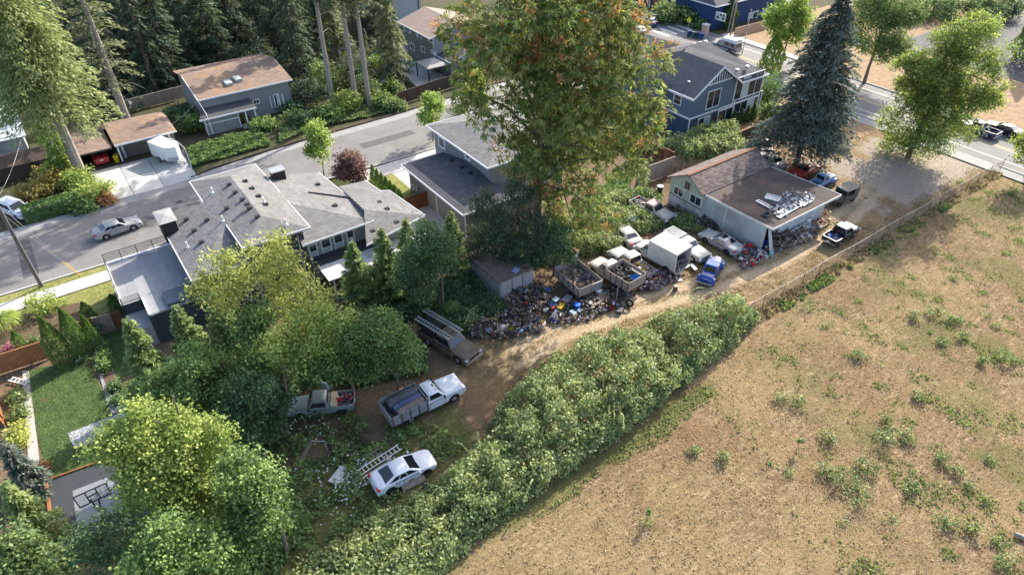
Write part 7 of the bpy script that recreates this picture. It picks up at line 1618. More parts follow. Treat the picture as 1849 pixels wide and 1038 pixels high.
# left group of trees between the garden and the yard
def tree_px(name, label, base, L, mat, z_base=None, **k):
    xy = np.array(G(*base)[:2]); return broadleaf(name, label, 'tree', xy, px_blobs(xy, L), mat, **k)
tree_px('yellowing_tree', 'tall yellow green tree with pale bare stems in front of the modern house', (590, 655), [(500, 462, 1.35), (530, 500, 1.7), (485, 520, 1.5), (515, 560, 1.8), (565, 545, 1.5), (500, 435, .9), (470, 480, 1.0), (550, 590, 1.7, 1)], M['lf_gold'], size=.22, nspr=560, per=13, spread=.38, seed=21, r0=.16, bark=M['barkpale'], amp=.35, inner=.1)
tree_px('yellowing_tree', 'loose straw yellow tree top leaning over the roof deck of the modern house', (520, 690), [(400, 480, 1.1), (380, 515, 1.15), (425, 505, 1.2), (405, 545, 1.2), (440, 462, .8), (350, 525, .6)], M['lf_gold'], size=.22, nspr=300, per=12, spread=.36, seed=22, r0=.13, bark=M['barkpale'], amp=.38, inner=.08)
tree_px('leafy_tree', 'mid green leafy tree right of the tall yellowing tree', (640, 720), [(565, 615, 1.9), (600, 590, 1.6), (530, 640, 1.7), (590, 645, 1.8), (625, 620, 1.4), (495, 625, 1.5), (560, 570, 1.5, 1)], M['lf_lime'], size=.22, nspr=800, per=13, spread=.35, seed=23, r0=.15, tint0=.12)
tree_px('leafy_tree', 'olive green leafy tree between the cedars and the yellowing tree', (520, 720), [(455, 600, 1.3), (475, 640, 1.5), (465, 570, 1.0)], M['lf_green'], size=.22, nspr=480, per=13, spread=.35, seed=24, r0=.14, tint0=.02)
tree_px('round_maple', 'broad cool green tree in front of the two cedars', (440, 760), [(345, 660, 1.6), (320, 695, 1.7), (375, 695, 1.8), (345, 725, 1.6), (410, 680, 1.5), (285, 700, 1.1), (400, 725, 1.5)], M['lf_green'], size=.22, nspr=1250, per=13, spread=.3, seed=25, r0=.16, tint0=.16)
tree_px('dark_bush_tree', 'dark bluish green tree left of the grey green pickup', (520, 790), [(450, 705, 1.6), (490, 730, 1.3), (440, 750, 1.7), (480, 765, 1.2)], M['lf_blue'], size=.22, nspr=850, per=13, spread=.3, seed=26, r0=.13, tint0=-.12)
tree_px('bright_tree', 'large bright yellow green tree lit by the sun at the lower left', (420, 960), [(215, 795, 1.15), (245, 830, 1.6), (300, 800, 1.6), (285, 870, 1.8), (350, 830, 1.8), (380, 785, 1.1), (340, 895, 1.7), (390, 860, 1.5), (395, 905, 1.2), (180, 812, .7), (315, 762, 1.0), (250, 745, .9)], M['lf_lime'], size=.185, nspr=2900, per=13, spread=.32, seed=27, r0=.2, tint0=.0)
tree_px('leafy_tree', 'mid green tree to the right of the bright tree at the lower left', (520, 1000), [(440, 850, 1.5), (470, 890, 1.3), (435, 920, 1.6), (480, 930, 1.3), (450, 970, 1.5)], M['lf_green'], size=.21, nspr=1000, per=13, spread=.3, seed=28, r0=.15, tint0=.05)
tree_px('leafy_tree', 'leafy green tree cut by the bottom edge below the bright tree', (420, 1090), [(300, 970, 1.3), (345, 990, 1.6), (280, 1015, 1.4), (330, 1040, 1.7), (400, 1000, 1.5), (400, 1050, 1.5), (262, 1050, 1.3)], M['lf_green'], size=.21, nspr=1100, per=13, spread=.3, seed=29, r0=.15, tint0=.1)
tree_px('thin_dark_tree', 'thin dark leaved tree over the near edge of the sports court', (235, 1055), [(190, 930, .9), (150, 950, .8), (205, 970, 1.2), (165, 990, 1.2), (225, 940, .8), (190, 1010, 1.3)], M['lf_blue'], size=.2, nspr=230, per=11, spread=.28, seed=30, r0=.09, tint0=-.05, inner=.1)
tree_px('garden_shrub', 'large leafy shrub in the bottom left corner', (90, 1100), [(30, 1000, 1.5), (80, 1010, 1.3), (20, 1035, 1.6), (100, 1030, 1.2)], M['lf_cedar'], size=.24, nspr=420, per=13, spread=.28, seed=31, r0=.1, tint0=-.1)
for b_, vt, r_, m_, lab, t0 in (((70, 890), 800, 1.5, 'lf_spruce', 'small blue spruce at the left edge beside the sunny lawn', .1), ((85, 975), 875, 2.0, 'lf_cedar', 'pale feathery cedar beside the court at the left edge', .25)):
    xy = G(*b_)[:2]; conifer('small_spruce' if m_ == 'lf_spruce' else 'feathery_cedar', lab, 'tree', xy, top_z(xy, vt), r_, M[m_], z0=.2, nb=150, size=.34, r0=.1, droop=.15, dens=1.2, tint0=t0, p=.7)
for b_, vt, r_, lab, t0 in (((292, 712), 578, 2.0, 'leftmost bright green cedar by the corner of the modern house', .1), ((362, 665), 555, 2.0, 'bright green cedar second from the modern house wall', .06), ((428, 655), 530, 2.0, 'shaded cedar third along the modern house wall', -.1), ((655, 555), 440, 2.1, 'green cedar below the four large windows', .06), ((705, 545), 415, 2.1, 'green cedar below the pale patio roof', .08), ((745, 520), 400, 2.0, 'sunlit cedar between the patio roof and the round dark tree', .1), ((822, 500), 385, 2.0, 'deep green cedar beside the neighbour garage wall', -.05)):
    xy = G(*b_)[:2]; conifer('cedar', lab, 'tree', xy, top_z(xy, vt), r_, M['lf_cedar'], z0=.1, nb=170, size=.32, r0=.1, group='cedars along the houses', droop=.1, dens=1.5, tint0=t0, p=.62, lift=.35)
tree_px('round_evergreen', 'rounded grey green evergreen tree beside the neighbour garage', (800, 565), [(768, 435, 1.6), (745, 475, 1.5), (785, 475, 1.6), (760, 515, 1.6), (800, 445, 1.2), (725, 505, 1.1)], M['lf_blue'], size=.21, nspr=1100, per=13, spread=.3, seed=33, r0=.15, tint0=.08)
tree_px('hazel_bush', 'big spreading bush hiding the tail of the bronze pickup', (720, 720), [(690, 590, 1.7), (650, 610, 1.6), (725, 620, 1.6), (680, 645, 1.6), (740, 650, 1.1), (640, 655, 1.4), (600, 660, 1.3), (565, 672, 1.0)], M['lf_green'], size=.21, nspr=1400, per=13, spread=.3, seed=34, r0=.1, tint0=-.05)
tree_px('dark_yew', 'dark drooping evergreen mass spilling over the concrete shed roof', (935, 492), [(880, 375, 1.6), (905, 410, 1.8), (940, 440, 1.8), (962, 400, 1.7), (900, 448, 1.6), (872, 428, 1.4), (982, 435, 1.3), (935, 350, 1.5), (925, 470, 1.3, -1), (855, 455, 1.1)], M['lf_darkfir'], size=.3, nspr=1500, per=12, spread=.28, seed=38, r0=.2, tint0=.2, aspect=2.6, droop=.7, amp=.3)
tree_px('dark_yew', 'smaller grey green evergreen between the shed and the stake bed', (1000, 495), [(1000, 440, 1.3), (975, 465, 1.0), (1020, 460, 1.0), (1010, 415, 1.0)], M['lf_blue'], size=.24, nspr=420, per=12, spread=.26, seed=39, r0=.12, tint0=.0, droop=.4)
for u, v, z, r_, h_, m_, lab, fl in ((1000, 450, .6, 1.6, 2.0, 'lf_bramble', 'grey green bramble bush between the dark conifers and the stake bed', 0), (1080, 440, .5, 2.0, 2.0, 'lf_bramble', 'bramble bush behind the tyre truck cab', 0), (1055, 405, .5, 2.2, 2.2, 'lf_bramble', 'bramble bush under the huge tree behind the tyre truck', 0), (1110, 405, .4, 2.2, 1.8, 'lf_bramble', 'sunlit bramble bush beside the upturned blue tub', 0), (1160, 400, .3, 1.9, 1.3, 'lf_bramble', 'low brambles between the box truck and the derelict pickup', 0), (1040, 490, .9, .9, 1.2, 'lf_green', 'bright brambles growing out of the stake bed', 0), (1240, 400, .2, 1.1, .9, 'lf_bramble', 'weeds at the foot of the green workshop wall', 0), (880, 555, .4, 1.4, 1.2, 'lf_blue', 'dark weeds in front of the concrete shed', 0), (840, 525, .5, 1.6, 1.6, 'lf_blue', 'dark bush left of the concrete shed', 0), (845, 575, .4, 1.5, 1.1, 'lf_bramble', 'grey green brambles beside the bronze pickup bonnet', 0), (800, 590, .4, 1.2, 1.1, 'lf_blue', 'dark brambles along the far side of the bronze pickup', 0), (1262, 462, .1, .6, .5, 'lf_bramble', 'weeds between the silver grey pickup and the blue coupe', 0)):
    p = G(u, v, z); shrub('bramble_bush', lab, p[:2], r_, h_, M[m_], n=int(70 * r_), per=14, size=.22, seed=int(u), cat='bush')
# rosette saplings with long fronds (each frond its own piece)
for u, v, sc, lab in ((768, 540, 1.0, 'young palm like sapling with long fronds above the pickup ladders'), (815, 556, .8, 'smaller palm like sapling beside the concrete shed')):
    p = G(u, v, 1.2); rs = thing('frond_sapling', lab, 'sapling', (p[0], p[1], 0)); MB().tube([(0, 0, 0), (0, 0, 2.0 * sc)], [.06, .03], 6).build('trunk', M['bark'], rs)
    for i in range(13):
        a = i * 2.4; L_ = 1.25 * sc * rng.uniform(.8, 1.1); nl = 18; t = np.repeat(np.linspace(.15, 1, nl // 2 + 1)[:nl // 2], 2); sd = np.tile([-1, 1], nl // 2)
        dr = np.array([math.cos(a), math.sin(a), 0]); sv = np.array([-dr[1], dr[0], 0])
        c = dr * (L_ * t)[:, None] + sv * (sd * .17 * sc * (1.15 - t))[:, None]; c[:, 2] = 2.0 * sc + .35 * t * L_ - .75 * L_ * t ** 2
        leafmesh('frond', c, dr * .5 + sv * sd[:, None] + np.array([0, 0, -.3]), np.tile([0, 0, 1.0], (nl, 1)) + rng.normal(0, .2, (nl, 3)), .42 * sc, .15 * sc, .45 + rng.normal(0, .15, nl), M['lf_green'], rs)

def mound(name, label, cat, poly, hmax, n, mat, per=8, size=.21, tint0=0.0, seed=1, edge=1.1, rough=.35, kind=None, sprd=.16, group=None):
    """a sprawling bush: leafy skin over an uneven hump, thinning to the ground at its rim"""
    P_ = np.array([q[:2] for q in poly]); xs, ys = scatter(poly, n * 3); xs, ys = xs[:n], ys[:n]
    de = np.full(len(xs), 1e9)
    for i in range(len(P_)):
        a, b_ = P_[i], P_[(i + 1) % len(P_)]; ab = b_ - a; tt = np.clip(((xs - a[0]) * ab[0] + (ys - a[1]) * ab[1]) / (ab @ ab), 0, 1)
        de = np.minimum(de, np.hypot(xs - a[0] - tt * ab[0], ys - a[1] - tt * ab[1]))
    zs = hmax * np.minimum(1, de / edge) ** .6 * np.clip(.8 + rough * fbm(xs, ys, 2.6, seed) + .5 * rough * fbm(xs, ys, 1.1, seed + 1), .12, 1.5)
    c0 = np.array([P_[:, 0].mean(), P_[:, 1].mean(), 0]); N_ = len(xs) * per
    c = np.stack([np.repeat(xs, per), np.repeat(ys, per), np.repeat(zs, per) * np.where(rng.random(N_) < .75, 1, rng.random(N_))], 1) + rng.normal(0, sprd, (N_, 3)) - c0
    nrm = unit(np.array([0, -.15, 1.0]) + rng.normal(0, .6, (N_, 3))); ax = np.cross(nrm, rdir(N_)) + np.array([0, 0, -.3])
    tn = .46 + tint0 + .24 * fbm(c[:, 0] + c0[0], c[:, 1] + c0[1], 1.9, seed + 2) + rng.normal(0, .16, N_); ok = c[:, 2] > .02
    if kind: return tag(leafmesh(name, c[ok] + c0, ax[ok], nrm[ok], size * rng.uniform(.7, 1.3, ok.sum()), size * .72, tn[ok], mat), label, cat, kind=kind)
    root = thing(name, label, cat, c0, group=group)
    st = MB()
    for i in range(14):
        k = rng.integers(len(xs)); st.tube([(xs[k] - c0[0], ys[k] - c0[1], 0), (xs[k] - c0[0] + rng.normal(0, .3), ys[k] - c0[1] + rng.normal(0, .3), max(.1, zs[k] * .9))], [.035, .012], 5)
    st.build('stems', M['bark'], root)['kind'] = 'stuff'
    leafmesh('foliage', c[ok], ax[ok], nrm[ok], size * rng.uniform(.7, 1.3, ok.sum()), size * .72, tn[ok], mat, root); return root
mound('hazel_thicket', 'dense leafy thicket between the bronze and grey green pickups', 'bush', pix([(545, 690), (575, 640), (640, 600), (715, 585), (765, 640), (772, 680), (735, 678), (690, 690), (640, 700), (600, 690)]), 2.0, 3000, M['lf_green'], seed=31, tint0=-.02)
mound('bramble_thicket', 'sunlit bramble thicket behind the two stake trucks', 'bramble', pix([(985, 478), (1000, 440), (1075, 395), (1150, 375), (1185, 405), (1165, 425), (1130, 425), (1100, 440), (1070, 465), (1040, 462), (1010, 480)]), 1.2, 2600, M['lf_bramble'], seed=32)
mound('bramble_thicket', 'brambles spreading between the derelict pickup and the workshop gable', 'bramble', pix([(1150, 405), (1180, 395), (1240, 405), (1290, 425), (1255, 420), (1200, 408), (1175, 420)]), .6, 1100, M['lf_bramble'], seed=33, edge=.5)
mound('weed_bank', 'weeds and ivy filling the ground behind the tall grey fence', 'weeds', pix([(1075, 395), (1100, 350), (1150, 345), (1195, 350), (1190, 372), (1150, 372)]), .8, 1500, M['lf_bramble'], seed=40, kind='stuff', size=.26)
mound('weed_bank', 'undergrowth between the board and batten house and the tall grey fence', 'weeds', pix([(890, 440), (1000, 400), (1090, 340), (1150, 300), (1130, 345), (1060, 400), (985, 450)]), .7, 2200, M['lf_green'], seed=41, kind='stuff', size=.28)
mound('bramble_thicket', 'pale brambles climbing from the blue house wall to the workshop ridge', 'bramble', pix([(1210, 290), (1235, 258), (1290, 240), (1335, 248), (1335, 275), (1290, 300), (1240, 315)]), 2.6, 2500, M['lf_bramble'], seed=42, size=.28, tint0=.1)
mound('weed_bank', 'shaded weeds along the concrete shed and the bronze pickup', 'weeds', pix([(790, 600), (780, 545), (830, 520), (905, 545), (930, 560), (900, 585), (860, 580), (860, 605)]), .7, 1500, M['lf_blue'], seed=34, kind='stuff')
mound('tree_understorey', 'shaded shrubs under the trees beside the garden lawn', 'undergrowth', pix([(230, 760), (250, 680), (420, 640), (560, 620), (560, 690), (520, 730), (525, 800), (430, 830), (330, 790)]), 1.0, 2300, M['lf_blue'], seed=35, kind='stuff', size=.26)
mound('tree_understorey', 'dark shrubs below the trees at the bottom edge', 'undergrowth', pix([(250, 940), (420, 900), (530, 880), (560, 960), (480, 1060), (230, 1090)]), .9, 2000, M['lf_green'], seed=36, kind='stuff', size=.24)
mound('tree_understorey', 'dark ground growth between the cedars and the concrete shed', 'undergrowth', pix([(600, 600), (640, 560), (760, 540), (840, 480), (990, 455), (985, 480), (900, 500), (840, 530), (770, 575), (700, 590)]), .8, 1800, M['lf_blue'], seed=37, kind='stuff', size=.25, tint0=-.1)
# the long bramble hedge between lane and field
UP = [(45.6, 26.6), (41, 28.2), (37.2, 29.2), (31.3, 30.7), (27, 31.2), (24, 30.9), (19.7, 29.3), (17.2, 27.2), (12.1, 26.3), (8, 26.2), (3.5, 26.1), (-2, 26)]
DN = [(-2, 19.6), (9.1, 20.3), (12.3, 21.0), (18.8, 21.5), (27.8, 21.9), (33.6, 22.7), (41, 23.6), (45.6, 24.6)]
hp_ = UP + DN
xs, ys = scatter(hp_, 17000)
yu = np.interp(-xs, [-q[0] for q in UP], [q[1] for q in UP]); yd = np.interp(xs, [q[0] for q in DN], [q[1] for q in DN])
t = np.clip((ys - yd) / np.maximum(.3, yu - yd) + .11 * fbm(xs, ys, 2.3, 43), 0, 1)
hh = np.interp(xs, [-2, 6, 11, 14, 17, 22, 28, 32.5, 34.5, 37, 42, 45.6], [.5, .75, 1.0, 1.7, 2.1, 2.6, 2.8, 2.4, 1.4, 2.7, 2.5, .8])
pr = np.minimum(1, (t / .2)) ** .5 * np.minimum(1, ((1 - t) / .34)) ** .6
lm = 1 + .34 * fbm(xs, ys, 6.5, 40) + .42 * fbm(xs, ys, 3.1, 41) + .34 * fbm(xs, ys, 1.3, 42)
zs = hh * pr * np.clip(lm, .2, 1.7)
ctr = np.array([20.0, 25.0, 0])
hroot = thing('bramble_hedge', 'long sprawling bramble hedge between the dirt lane and the dry field', 'hedge', ctr)
per = 6; N_ = len(xs) * per
dep = np.repeat(np.abs(rng.normal(0, .16, len(xs))) * np.minimum(1, zs), per)
c = np.stack([np.repeat(xs, per), np.repeat(ys, per), np.repeat(zs, per) - dep], 1) + rng.normal(0, .17, (N_, 3)) - ctr
# hanging skirts on the field side
k_ = 5200; sx_ = rng.uniform(-1, 44, k_); sy_ = np.interp(sx_, [q[0] for q in DN], [q[1] for q in DN]) + .35 + .35 * fbm(sx_, sx_ * 0 + 3, 2.0, 44) + np.abs(rng.normal(0, .25, k_))
hs = np.interp(sx_, [-2, 6, 11, 14, 17, 22, 28, 32.5, 34.5, 37, 42, 45.6], [.45, .7, .9, 1.5, 1.9, 2.3, 2.4, 2.1, 1.3, 2.4, 2.1, .7]); sz_ = hs * rng.random(k_) ** .8 * (.7 + .3 * fbm(sx_, sx_ * 0, 1.6, 45))
c2 = np.repeat(np.stack([sx_, sy_ + .12 * sz_, sz_], 1), 6, 0) + rng.normal(0, .16, (k_ * 6, 3)) - ctr
C_ = np.vstack([c, c2]); N2 = len(C_)
nrm = unit(np.vstack([np.tile([0, -.15, 1.0], (N_, 1)), np.tile([0, -.8, .55], (k_ * 6, 1))]) + rng.normal(0, .55, (N2, 3)))
ax = unit(np.cross(nrm, rdir(N2)) + np.array([0, -.2, -.35]))
tn = .44 + .22 * fbm(C_[:, 0], C_[:, 1], 7.5, 48) + .24 * fbm(C_[:, 0] + 20, C_[:, 1] + 25, 2.4, 47) + .12 * np.repeat(rng.normal(0, 1, N2 // 1), 1) + .1
ok = C_[:, 2] > .03
leafmesh('foliage', C_[ok], ax[ok], nrm[ok], .23 * rng.uniform(.7, 1.3, ok.sum()), .17, tn[ok], M['lf_bramble'], hroot)
sh_c, sh_d = [], []
for i in range(150):                                  # long arching shoots standing out of the mass
    a = rng.uniform(0, 44); y0_ = np.interp(a, [q[0] for q in DN], [q[1] for q in DN]) + rng.uniform(.3, 5.5); h0 = np.interp(a, [-2, 6, 11, 14, 17, 22, 28, 32.5, 34.5, 37, 42, 45.6], [.5, .75, 1.0, 1.7, 2.1, 2.6, 2.8, 2.4, 1.4, 2.7, 2.5, .8]) * .85
    th = rng.uniform(0, 6.283); L_ = rng.uniform(.8, 1.9)
    for t_ in np.linspace(0, 1, 16): sh_c.append((a + math.cos(th) * L_ * t_ - 20, y0_ + math.sin(th) * L_ * t_ - 25, h0 + 1.1 * t_ - 1.5 * t_ * t_)); sh_d.append((math.cos(th) + rng.normal(0, .6), math.sin(th) + rng.normal(0, .6), rng.normal(0, .3)))
leafmesh('shoots', np.array(sh_c), np.array(sh_d), np.tile([0, 0, 1.0], (len(sh_c), 1)) + rng.normal(0, .4, (len(sh_c), 3)), .2, .14, .65 + rng.normal(0, .15, len(sh_c)), M['lf_bramble'], hroot)
cn_ = MB()
for i in range(70):
    a = rng.uniform(0, 43); b_ = np.interp(a, [q[0] for q in DN], [q[1] for q in DN]) + rng.uniform(1, 5); cn_.tube([(a - 20, b_ - 25, 0), (a - 20 + rng.normal(0, .5), b_ - 25.4, 1.5), (a - 20 + rng.normal(0, .9), b_ - 26.4, 1.1)], [.02, .015, .006], 4)
cn_.build('canes', M['bark'], hroot)['kind'] = 'stuff'

# weeds and bindweed over the left end of the yard
wpoly = [(-2, 26.2), (8, 26.4), (16, 28), (15, 31.5), (11, 33.5), (10, 38), (4, 39), (-6, 37), (-9, 30), (-6, 26)]
xs, ys = scatter(wpoly, 24000); g_ = fbm(xs, ys, 3.2, 51)
keep = (g_ + rng.normal(0, .2, len(xs)) > -.12); xs, ys = xs[keep], ys[keep]; zt = np.clip(.3 + .55 * fbm(xs, ys, 2.8, 52), .05, 1.1) * np.clip((17 - xs) / 8, .25, 1)
c = np.stack([xs, ys, zt], 1) + rng.normal(0, .07, (len(xs), 3)); c = c[c[:, 2] > .02]; nn = np.array([0, 0, 1.0]) + rng.normal(0, .5, (len(c), 3))
tag(leafmesh('ground_weeds', c, np.cross(nn, rdir(len(c))), nn, .24, .19, .45 + .3 * fbm(c[:, 0], c[:, 1], 2, 53) + rng.normal(0, .15, len(c)), M['lf_green']), 'tangled green weeds covering the ground round the white sedan', 'weeds', kind='stuff')
fp = [(584, 850, 1.6), (600, 880, 2.2), (650, 835, 1.4), (580, 780, 1.5), (545, 770, 1.2), (640, 875, 1.3), (620, 905, 1.5), (700, 830, .5)]
c = np.vstack([np.hstack([G(u, v, .5)[:2] + rng.normal(0, s * .5, (26, 2)), rng.uniform(.5, .95, (26, 1))]) for u, v, s in fp])
tag(leafmesh('bindweed_flowers', c, rdir(len(c)), np.array([0, 0, 1.0]) + rng.normal(0, .3, (len(c), 3)), .13, .13, rng.random(len(c)), M['lf_flower']), 'small white bindweed flowers dotted over the weeds', 'flowers', kind='stuff')
tp_ = pix([(585, 790), (625, 775), (680, 800), (660, 830), (600, 835)]); xs, ys = scatter(tp_, 2600)
tag(tufts('dead_leaves', xs, ys, rng.uniform(.05, .14, len(xs)), M['lf_dry'], rng.random(len(xs)) * .4, 0, 1.2, 1.5), 'reddish brown dead stalks left of the ladders', 'dead leaves', kind='stuff')

# scattered weeds in the field
FW = [(1550, 648, .7, 'lone rounded weed clump in the upper middle of the dry field'), (1440, 727, .65, 'rounded weed clump left of centre in the dry field'), (1408, 722, .6, 'flat pale weed patch beside the rounded clump left of centre'), (1520, 872, 1.1, 'largest bushy weed clump in the lower field'), (1548, 897, 1.15, 'bushy clump joined to the largest one, nearest the bottom edge'), (1487, 850, .7, 'weed clump at the left end of the largest group'), (1565, 850, .9, 'low spreading weeds right of the largest clump'), (1598, 798, 1.0, 'wide low weed patch above the largest clump'), (1628, 790, .8, 'right end of the wide weed patch above the largest clump'), (1600, 762, .6, 'weeds at the top of the wide patch'), (1495, 795, .6, 'upright weed clump above and left of the largest one'), (1660, 720, .5, 'small weed clump on the sunny slope right of the middle'), (1700, 830, .65, 'blue green weed clump right of the wide patch'), (1722, 852, .55, 'small weeds just below the blue green clump'), (1640, 882, .55, 'thin weeds between the largest clump and the right edge'), (1812, 650, 1.0, 'tall dark grass clump near the right edge'), (1772, 656, .5, 'small weeds left of the tall dark grass clump'), (1740, 612, .6, 'dark weed clump up the slope from the tall grass clump'), (1702, 622, .55, 'grey green weed clump left of the dark one'), (1650, 575, .7, 'left part of the green patch in the upper field'), (1692, 568, .9, 'bluish weeds in the middle of the green patch'), (1722, 580, .6, 'right part of the green patch in the upper field'), (1705, 945, .8, 'weed clump in the lower right corner of the field'), (1745, 958, .75, 'bright weed clump beside the one in the lower right corner'), (1815, 1018, .9, 'weed clump cut by the bottom edge at the right'), (1305, 828, .5, 'small dark weed tuft in the lower middle of the field'), (1255, 815, .4, 'tiny weed tuft left of the small dark tuft'), (1830, 350, .9, 'dark green bush in the shade near the upper right of the field')]
FS = [(1420, 855, .4), (1455, 560, .5), (1560, 500, .5), (1722, 505, .5), (1740, 875, .45), (1775, 905, .4), (1780, 570, .45), (1168, 945, .35), (1798, 590, .4), (1485, 590, .4), (1735, 330, .5), (1590, 660, .3), (1785, 830, .4), (1610, 945, .5), (1525, 945, .35), (1805, 985, .5)]
for i, (u, v, r_, lab) in enumerate(FW):
    p = G(u, v); shrub('weed_clump', lab, p[:2], r_, .35 + .5 * r_, M['lf_bramble'] if i % 3 else M['lf_grass'], n=int(30 * r_ + 8), per=10, size=.15, seed=100 + i, cat='weed', group='weed clumps in the field', tint0=-.12)
bl_ = []
for u, v, r_ in FS: p = G(u, v); bl_.append((p[0], p[1], .15, r_, r_, .25))
o = crown(bl_, 200, 9, .14, .16, M['lf_grass'], None, 5, name='small_weeds', zmin=0.0); tag(o, 'thin small weeds dotted across the dry field', 'weeds', kind='stuff')
for u, v, lab in ((1238 - 72, 945, 'dark upright seedling alone in the lower field'), (1437, 815, 'thin leaning seedling with grey stem in the field')):
    p = G(u, v); rt = thing('seedling', lab, 'seedling', (p[0], p[1], 0)); MB().tube([(0, 0, 0), (.25, .1, 1.1)], [.03, .01], 5).build('stem', M['bark'], rt); crown([(.22, .1, .9, .18, .18, .4)], 14, 8, .16, .08, M['lf_green'], rt, 3, name='leaves')

# right side
xy = G(1436, 300)[:2]; conifer('blue_spruce', 'tall broad blue spruce beside the old workshop', 'tree', xy, 20.5, 6.3, M['lf_spruce'], z0=3.2, nb=420, size=.42, r0=.3, droop=.38, dens=1.35, p=.52, tint0=.12, lift=.14, wspr=.2)
xy = G(1640, 283)[:2]
broadleaf('roadside_tree', 'big bushy green and yellow tree at the roadside end of the lane', 'tree', xy, px_blobs(xy, [(1605, 215, 1.8), (1740, 225, 2.2), (1770, 185, 2.2), (1800, 110, 1.9), (1640, 120, 1.6), (1720, 60, 2.0), (1770, 70, 1.9), (1690, 190, 3, 2), (1660, 240, 3.1), (1705, 250, 2.3), (1628, 252, 2.4), (1655, 265, 2.2), (1655, 200, 3.0), (1705, 205, 2.6), (1690, 150, 3.1), (1645, 165, 2.3), (1745, 155, 2.6), (1700, 100, 2.5), (1665, 115, 1.9), (1745, 95, 2.3), (1785, 120, 1.4), (1720, 55, 1.2), (1770, 60, 1.2), (1800, 155, 1.3), (1680, 170, 2.5, 2)]), M['lf_lime'], size=.33, nspr=3200, per=12, spread=.36, seed=51, r0=.3, tint0=-.2, amp=.4, aspect=2.2, inner=.08)
rt_ = bpy.data.objects['roadside_tree']; bl_ = [(b[0] - xy[0], b[1] - xy[1]) + tuple(b[2:]) for b in px_blobs(xy, [(1690, 130, 2.4), (1655, 120, 1.7), (1740, 165, 1.8), (1715, 90, 1.6), (1790, 185, 1.2), (1640, 150, 1.4)])]
crown(bl_, 620, 12, .34, .36, M['lf_gold'], rt_, 57, name='yellowing_leaves', tint0=-.1, amp=.35)
xy = G(1560, 150)[:2]
broadleaf('roadside_tree', 'tall grey green tree across the main road right of the spruce', 'tree', xy, px_blobs(xy, [(1590, 90, 2.4), (1555, 70, 2.2), (1615, 55, 2.6), (1575, 25, 2.8), (1635, 20, 2.4), (1600, -25, 2.8), (1530, 40, 1.9), (1625, 90, 1.7)]), M['lf_cedar'], size=.38, nspr=1800, per=12, spread=.45, seed=52, r0=.25, tint0=.05, amp=.34, aspect=2.0, inner=.12)
xy = G(1412, 112)[:2]
broadleaf('street_tree', 'round bright green tree with bare trunk on the far verge', 'tree', xy, px_blobs(xy, [(1425, 40, 2.9), (1400, 30, 2.0), (1450, 35, 2.2), (1425, 5, 2.6), (1440, 65, 1.8), (1405, 60, 1.6)]), M['lf_bright'], size=.42, nspr=600, per=12, spread=.4, seed=53, r0=.17, tint0=-.1, bark=M['bark'])
xy = G(1388, 135)[:2]; column('young_poplar', 'narrow bright green young tree at the corner of the blue house', 'tree', xy, top_z(xy, 58), 1.8, M['lf_bright'], n=2200, size=.42, tint0=-.08)
xy = G(1852, 108)[:2]; column('column_cedar', 'dark green columnar cedar at the upper right edge', 'tree', xy, 14, 2.6, M['lf_arbor'], n=5000, size=.5, tint0=-.25, round_=.8)
for u, v, z, r_, h_, m_, lab in ((1775, 42, 1.5, 3.4, 3.5, 'lf_lime', 'yellow green shrub below the columnar cedar'), (1700, 12, 2, 6, 4.5, 'lf_blue', 'dark shrub belt at the upper right beyond the road'), (1620, 12, 2, 5, 4.5, 'lf_blue', 'dark shrub at the top edge above the road bend'), (1800, 12, 2, 5, 4.5, 'lf_blue', 'dark shrub behind the columnar cedar'), (1240, 45 - 18, 1.5, 3.0, 3.2, 'lf_cedar', 'rounded pale green garden tree by the brick driveway'), (1205, 25, 1.5, 3.0, 3.2, 'lf_cedar', 'rounded pale green garden tree nearest the navy car'), (1245, 8, 2, 3.5, 3.6, 'lf_green', 'green shrub behind the two rounded garden trees'), (1265, 45, .6, 1.4, 1.4, 'lf_green', 'low green shrub behind the wheeled bins')):
    p = G(u, v, z); shrub('garden_shrub', lab, p[:2], r_, h_, M[m_], n=int(60 * r_), per=13, size=.45, seed=int(u + v), tint0=.12 if 'pale' in lab else -.05)
for u, v, vt, lab in ((1280, 40, -8, 'dark columnar evergreen left of the navy house window'), (1314, 50, -5, 'dark columnar evergreen between the navy wall and the pole')):
    xy = G(u, v)[:2]; column('column_cedar', lab, 'tree', xy, top_z(xy, vt), 1.4, M['lf_arbor'], n=2000, size=.45, tint0=-.15)
xy = G(1850, 262)[:2]; tree_px('roadside_tree', 'small branchy tree cut by the right edge beside the road', (1850, 330), [(1848, 250, 1.1), (1862, 262, 1.6), (1845, 285, .8), (1870, 285, 1.6)], M['lf_lime'], size=.35, nspr=150, per=11, spread=.35, seed=55, r0=.1)
# mound behind the workshop, brush and clipped shrubs near the blue house
for u, v, z, r_, h_, m_, lab in ((1310, 262, 1.4, 2.7, 2.8, 'lf_bramble', 'pale bramble mound against the ridge of the workshop'), (1270, 265, 1.4, 2.6, 2.8, 'lf_bramble', 'bramble mound in the middle behind the workshop'), (1235, 262, 1.2, 2.2, 2.4, 'lf_bramble', 'greyish bramble mound nearest the red fence'), (1300, 245, 1.6, 2.2, 2.6, 'lf_green', 'green mound below the blue house windows'), (1388, 172, 1.5, 2.0, 4.5, 'lf_arbor', 'dense dark laurel at the right corner of the blue house'), (1395, 205, 1.2, 1.8, 2.6, 'lf_green', 'green shrub between the blue house and the spruce')):
    p = G(u, v, z); shrub('bramble_mound' if 'mound' in lab else 'laurel_shrub', lab, p[:2], r_, h_, M[m_], n=int(110 * r_), per=13, size=.3, seed=int(u), cat='bush', tint0=.06)
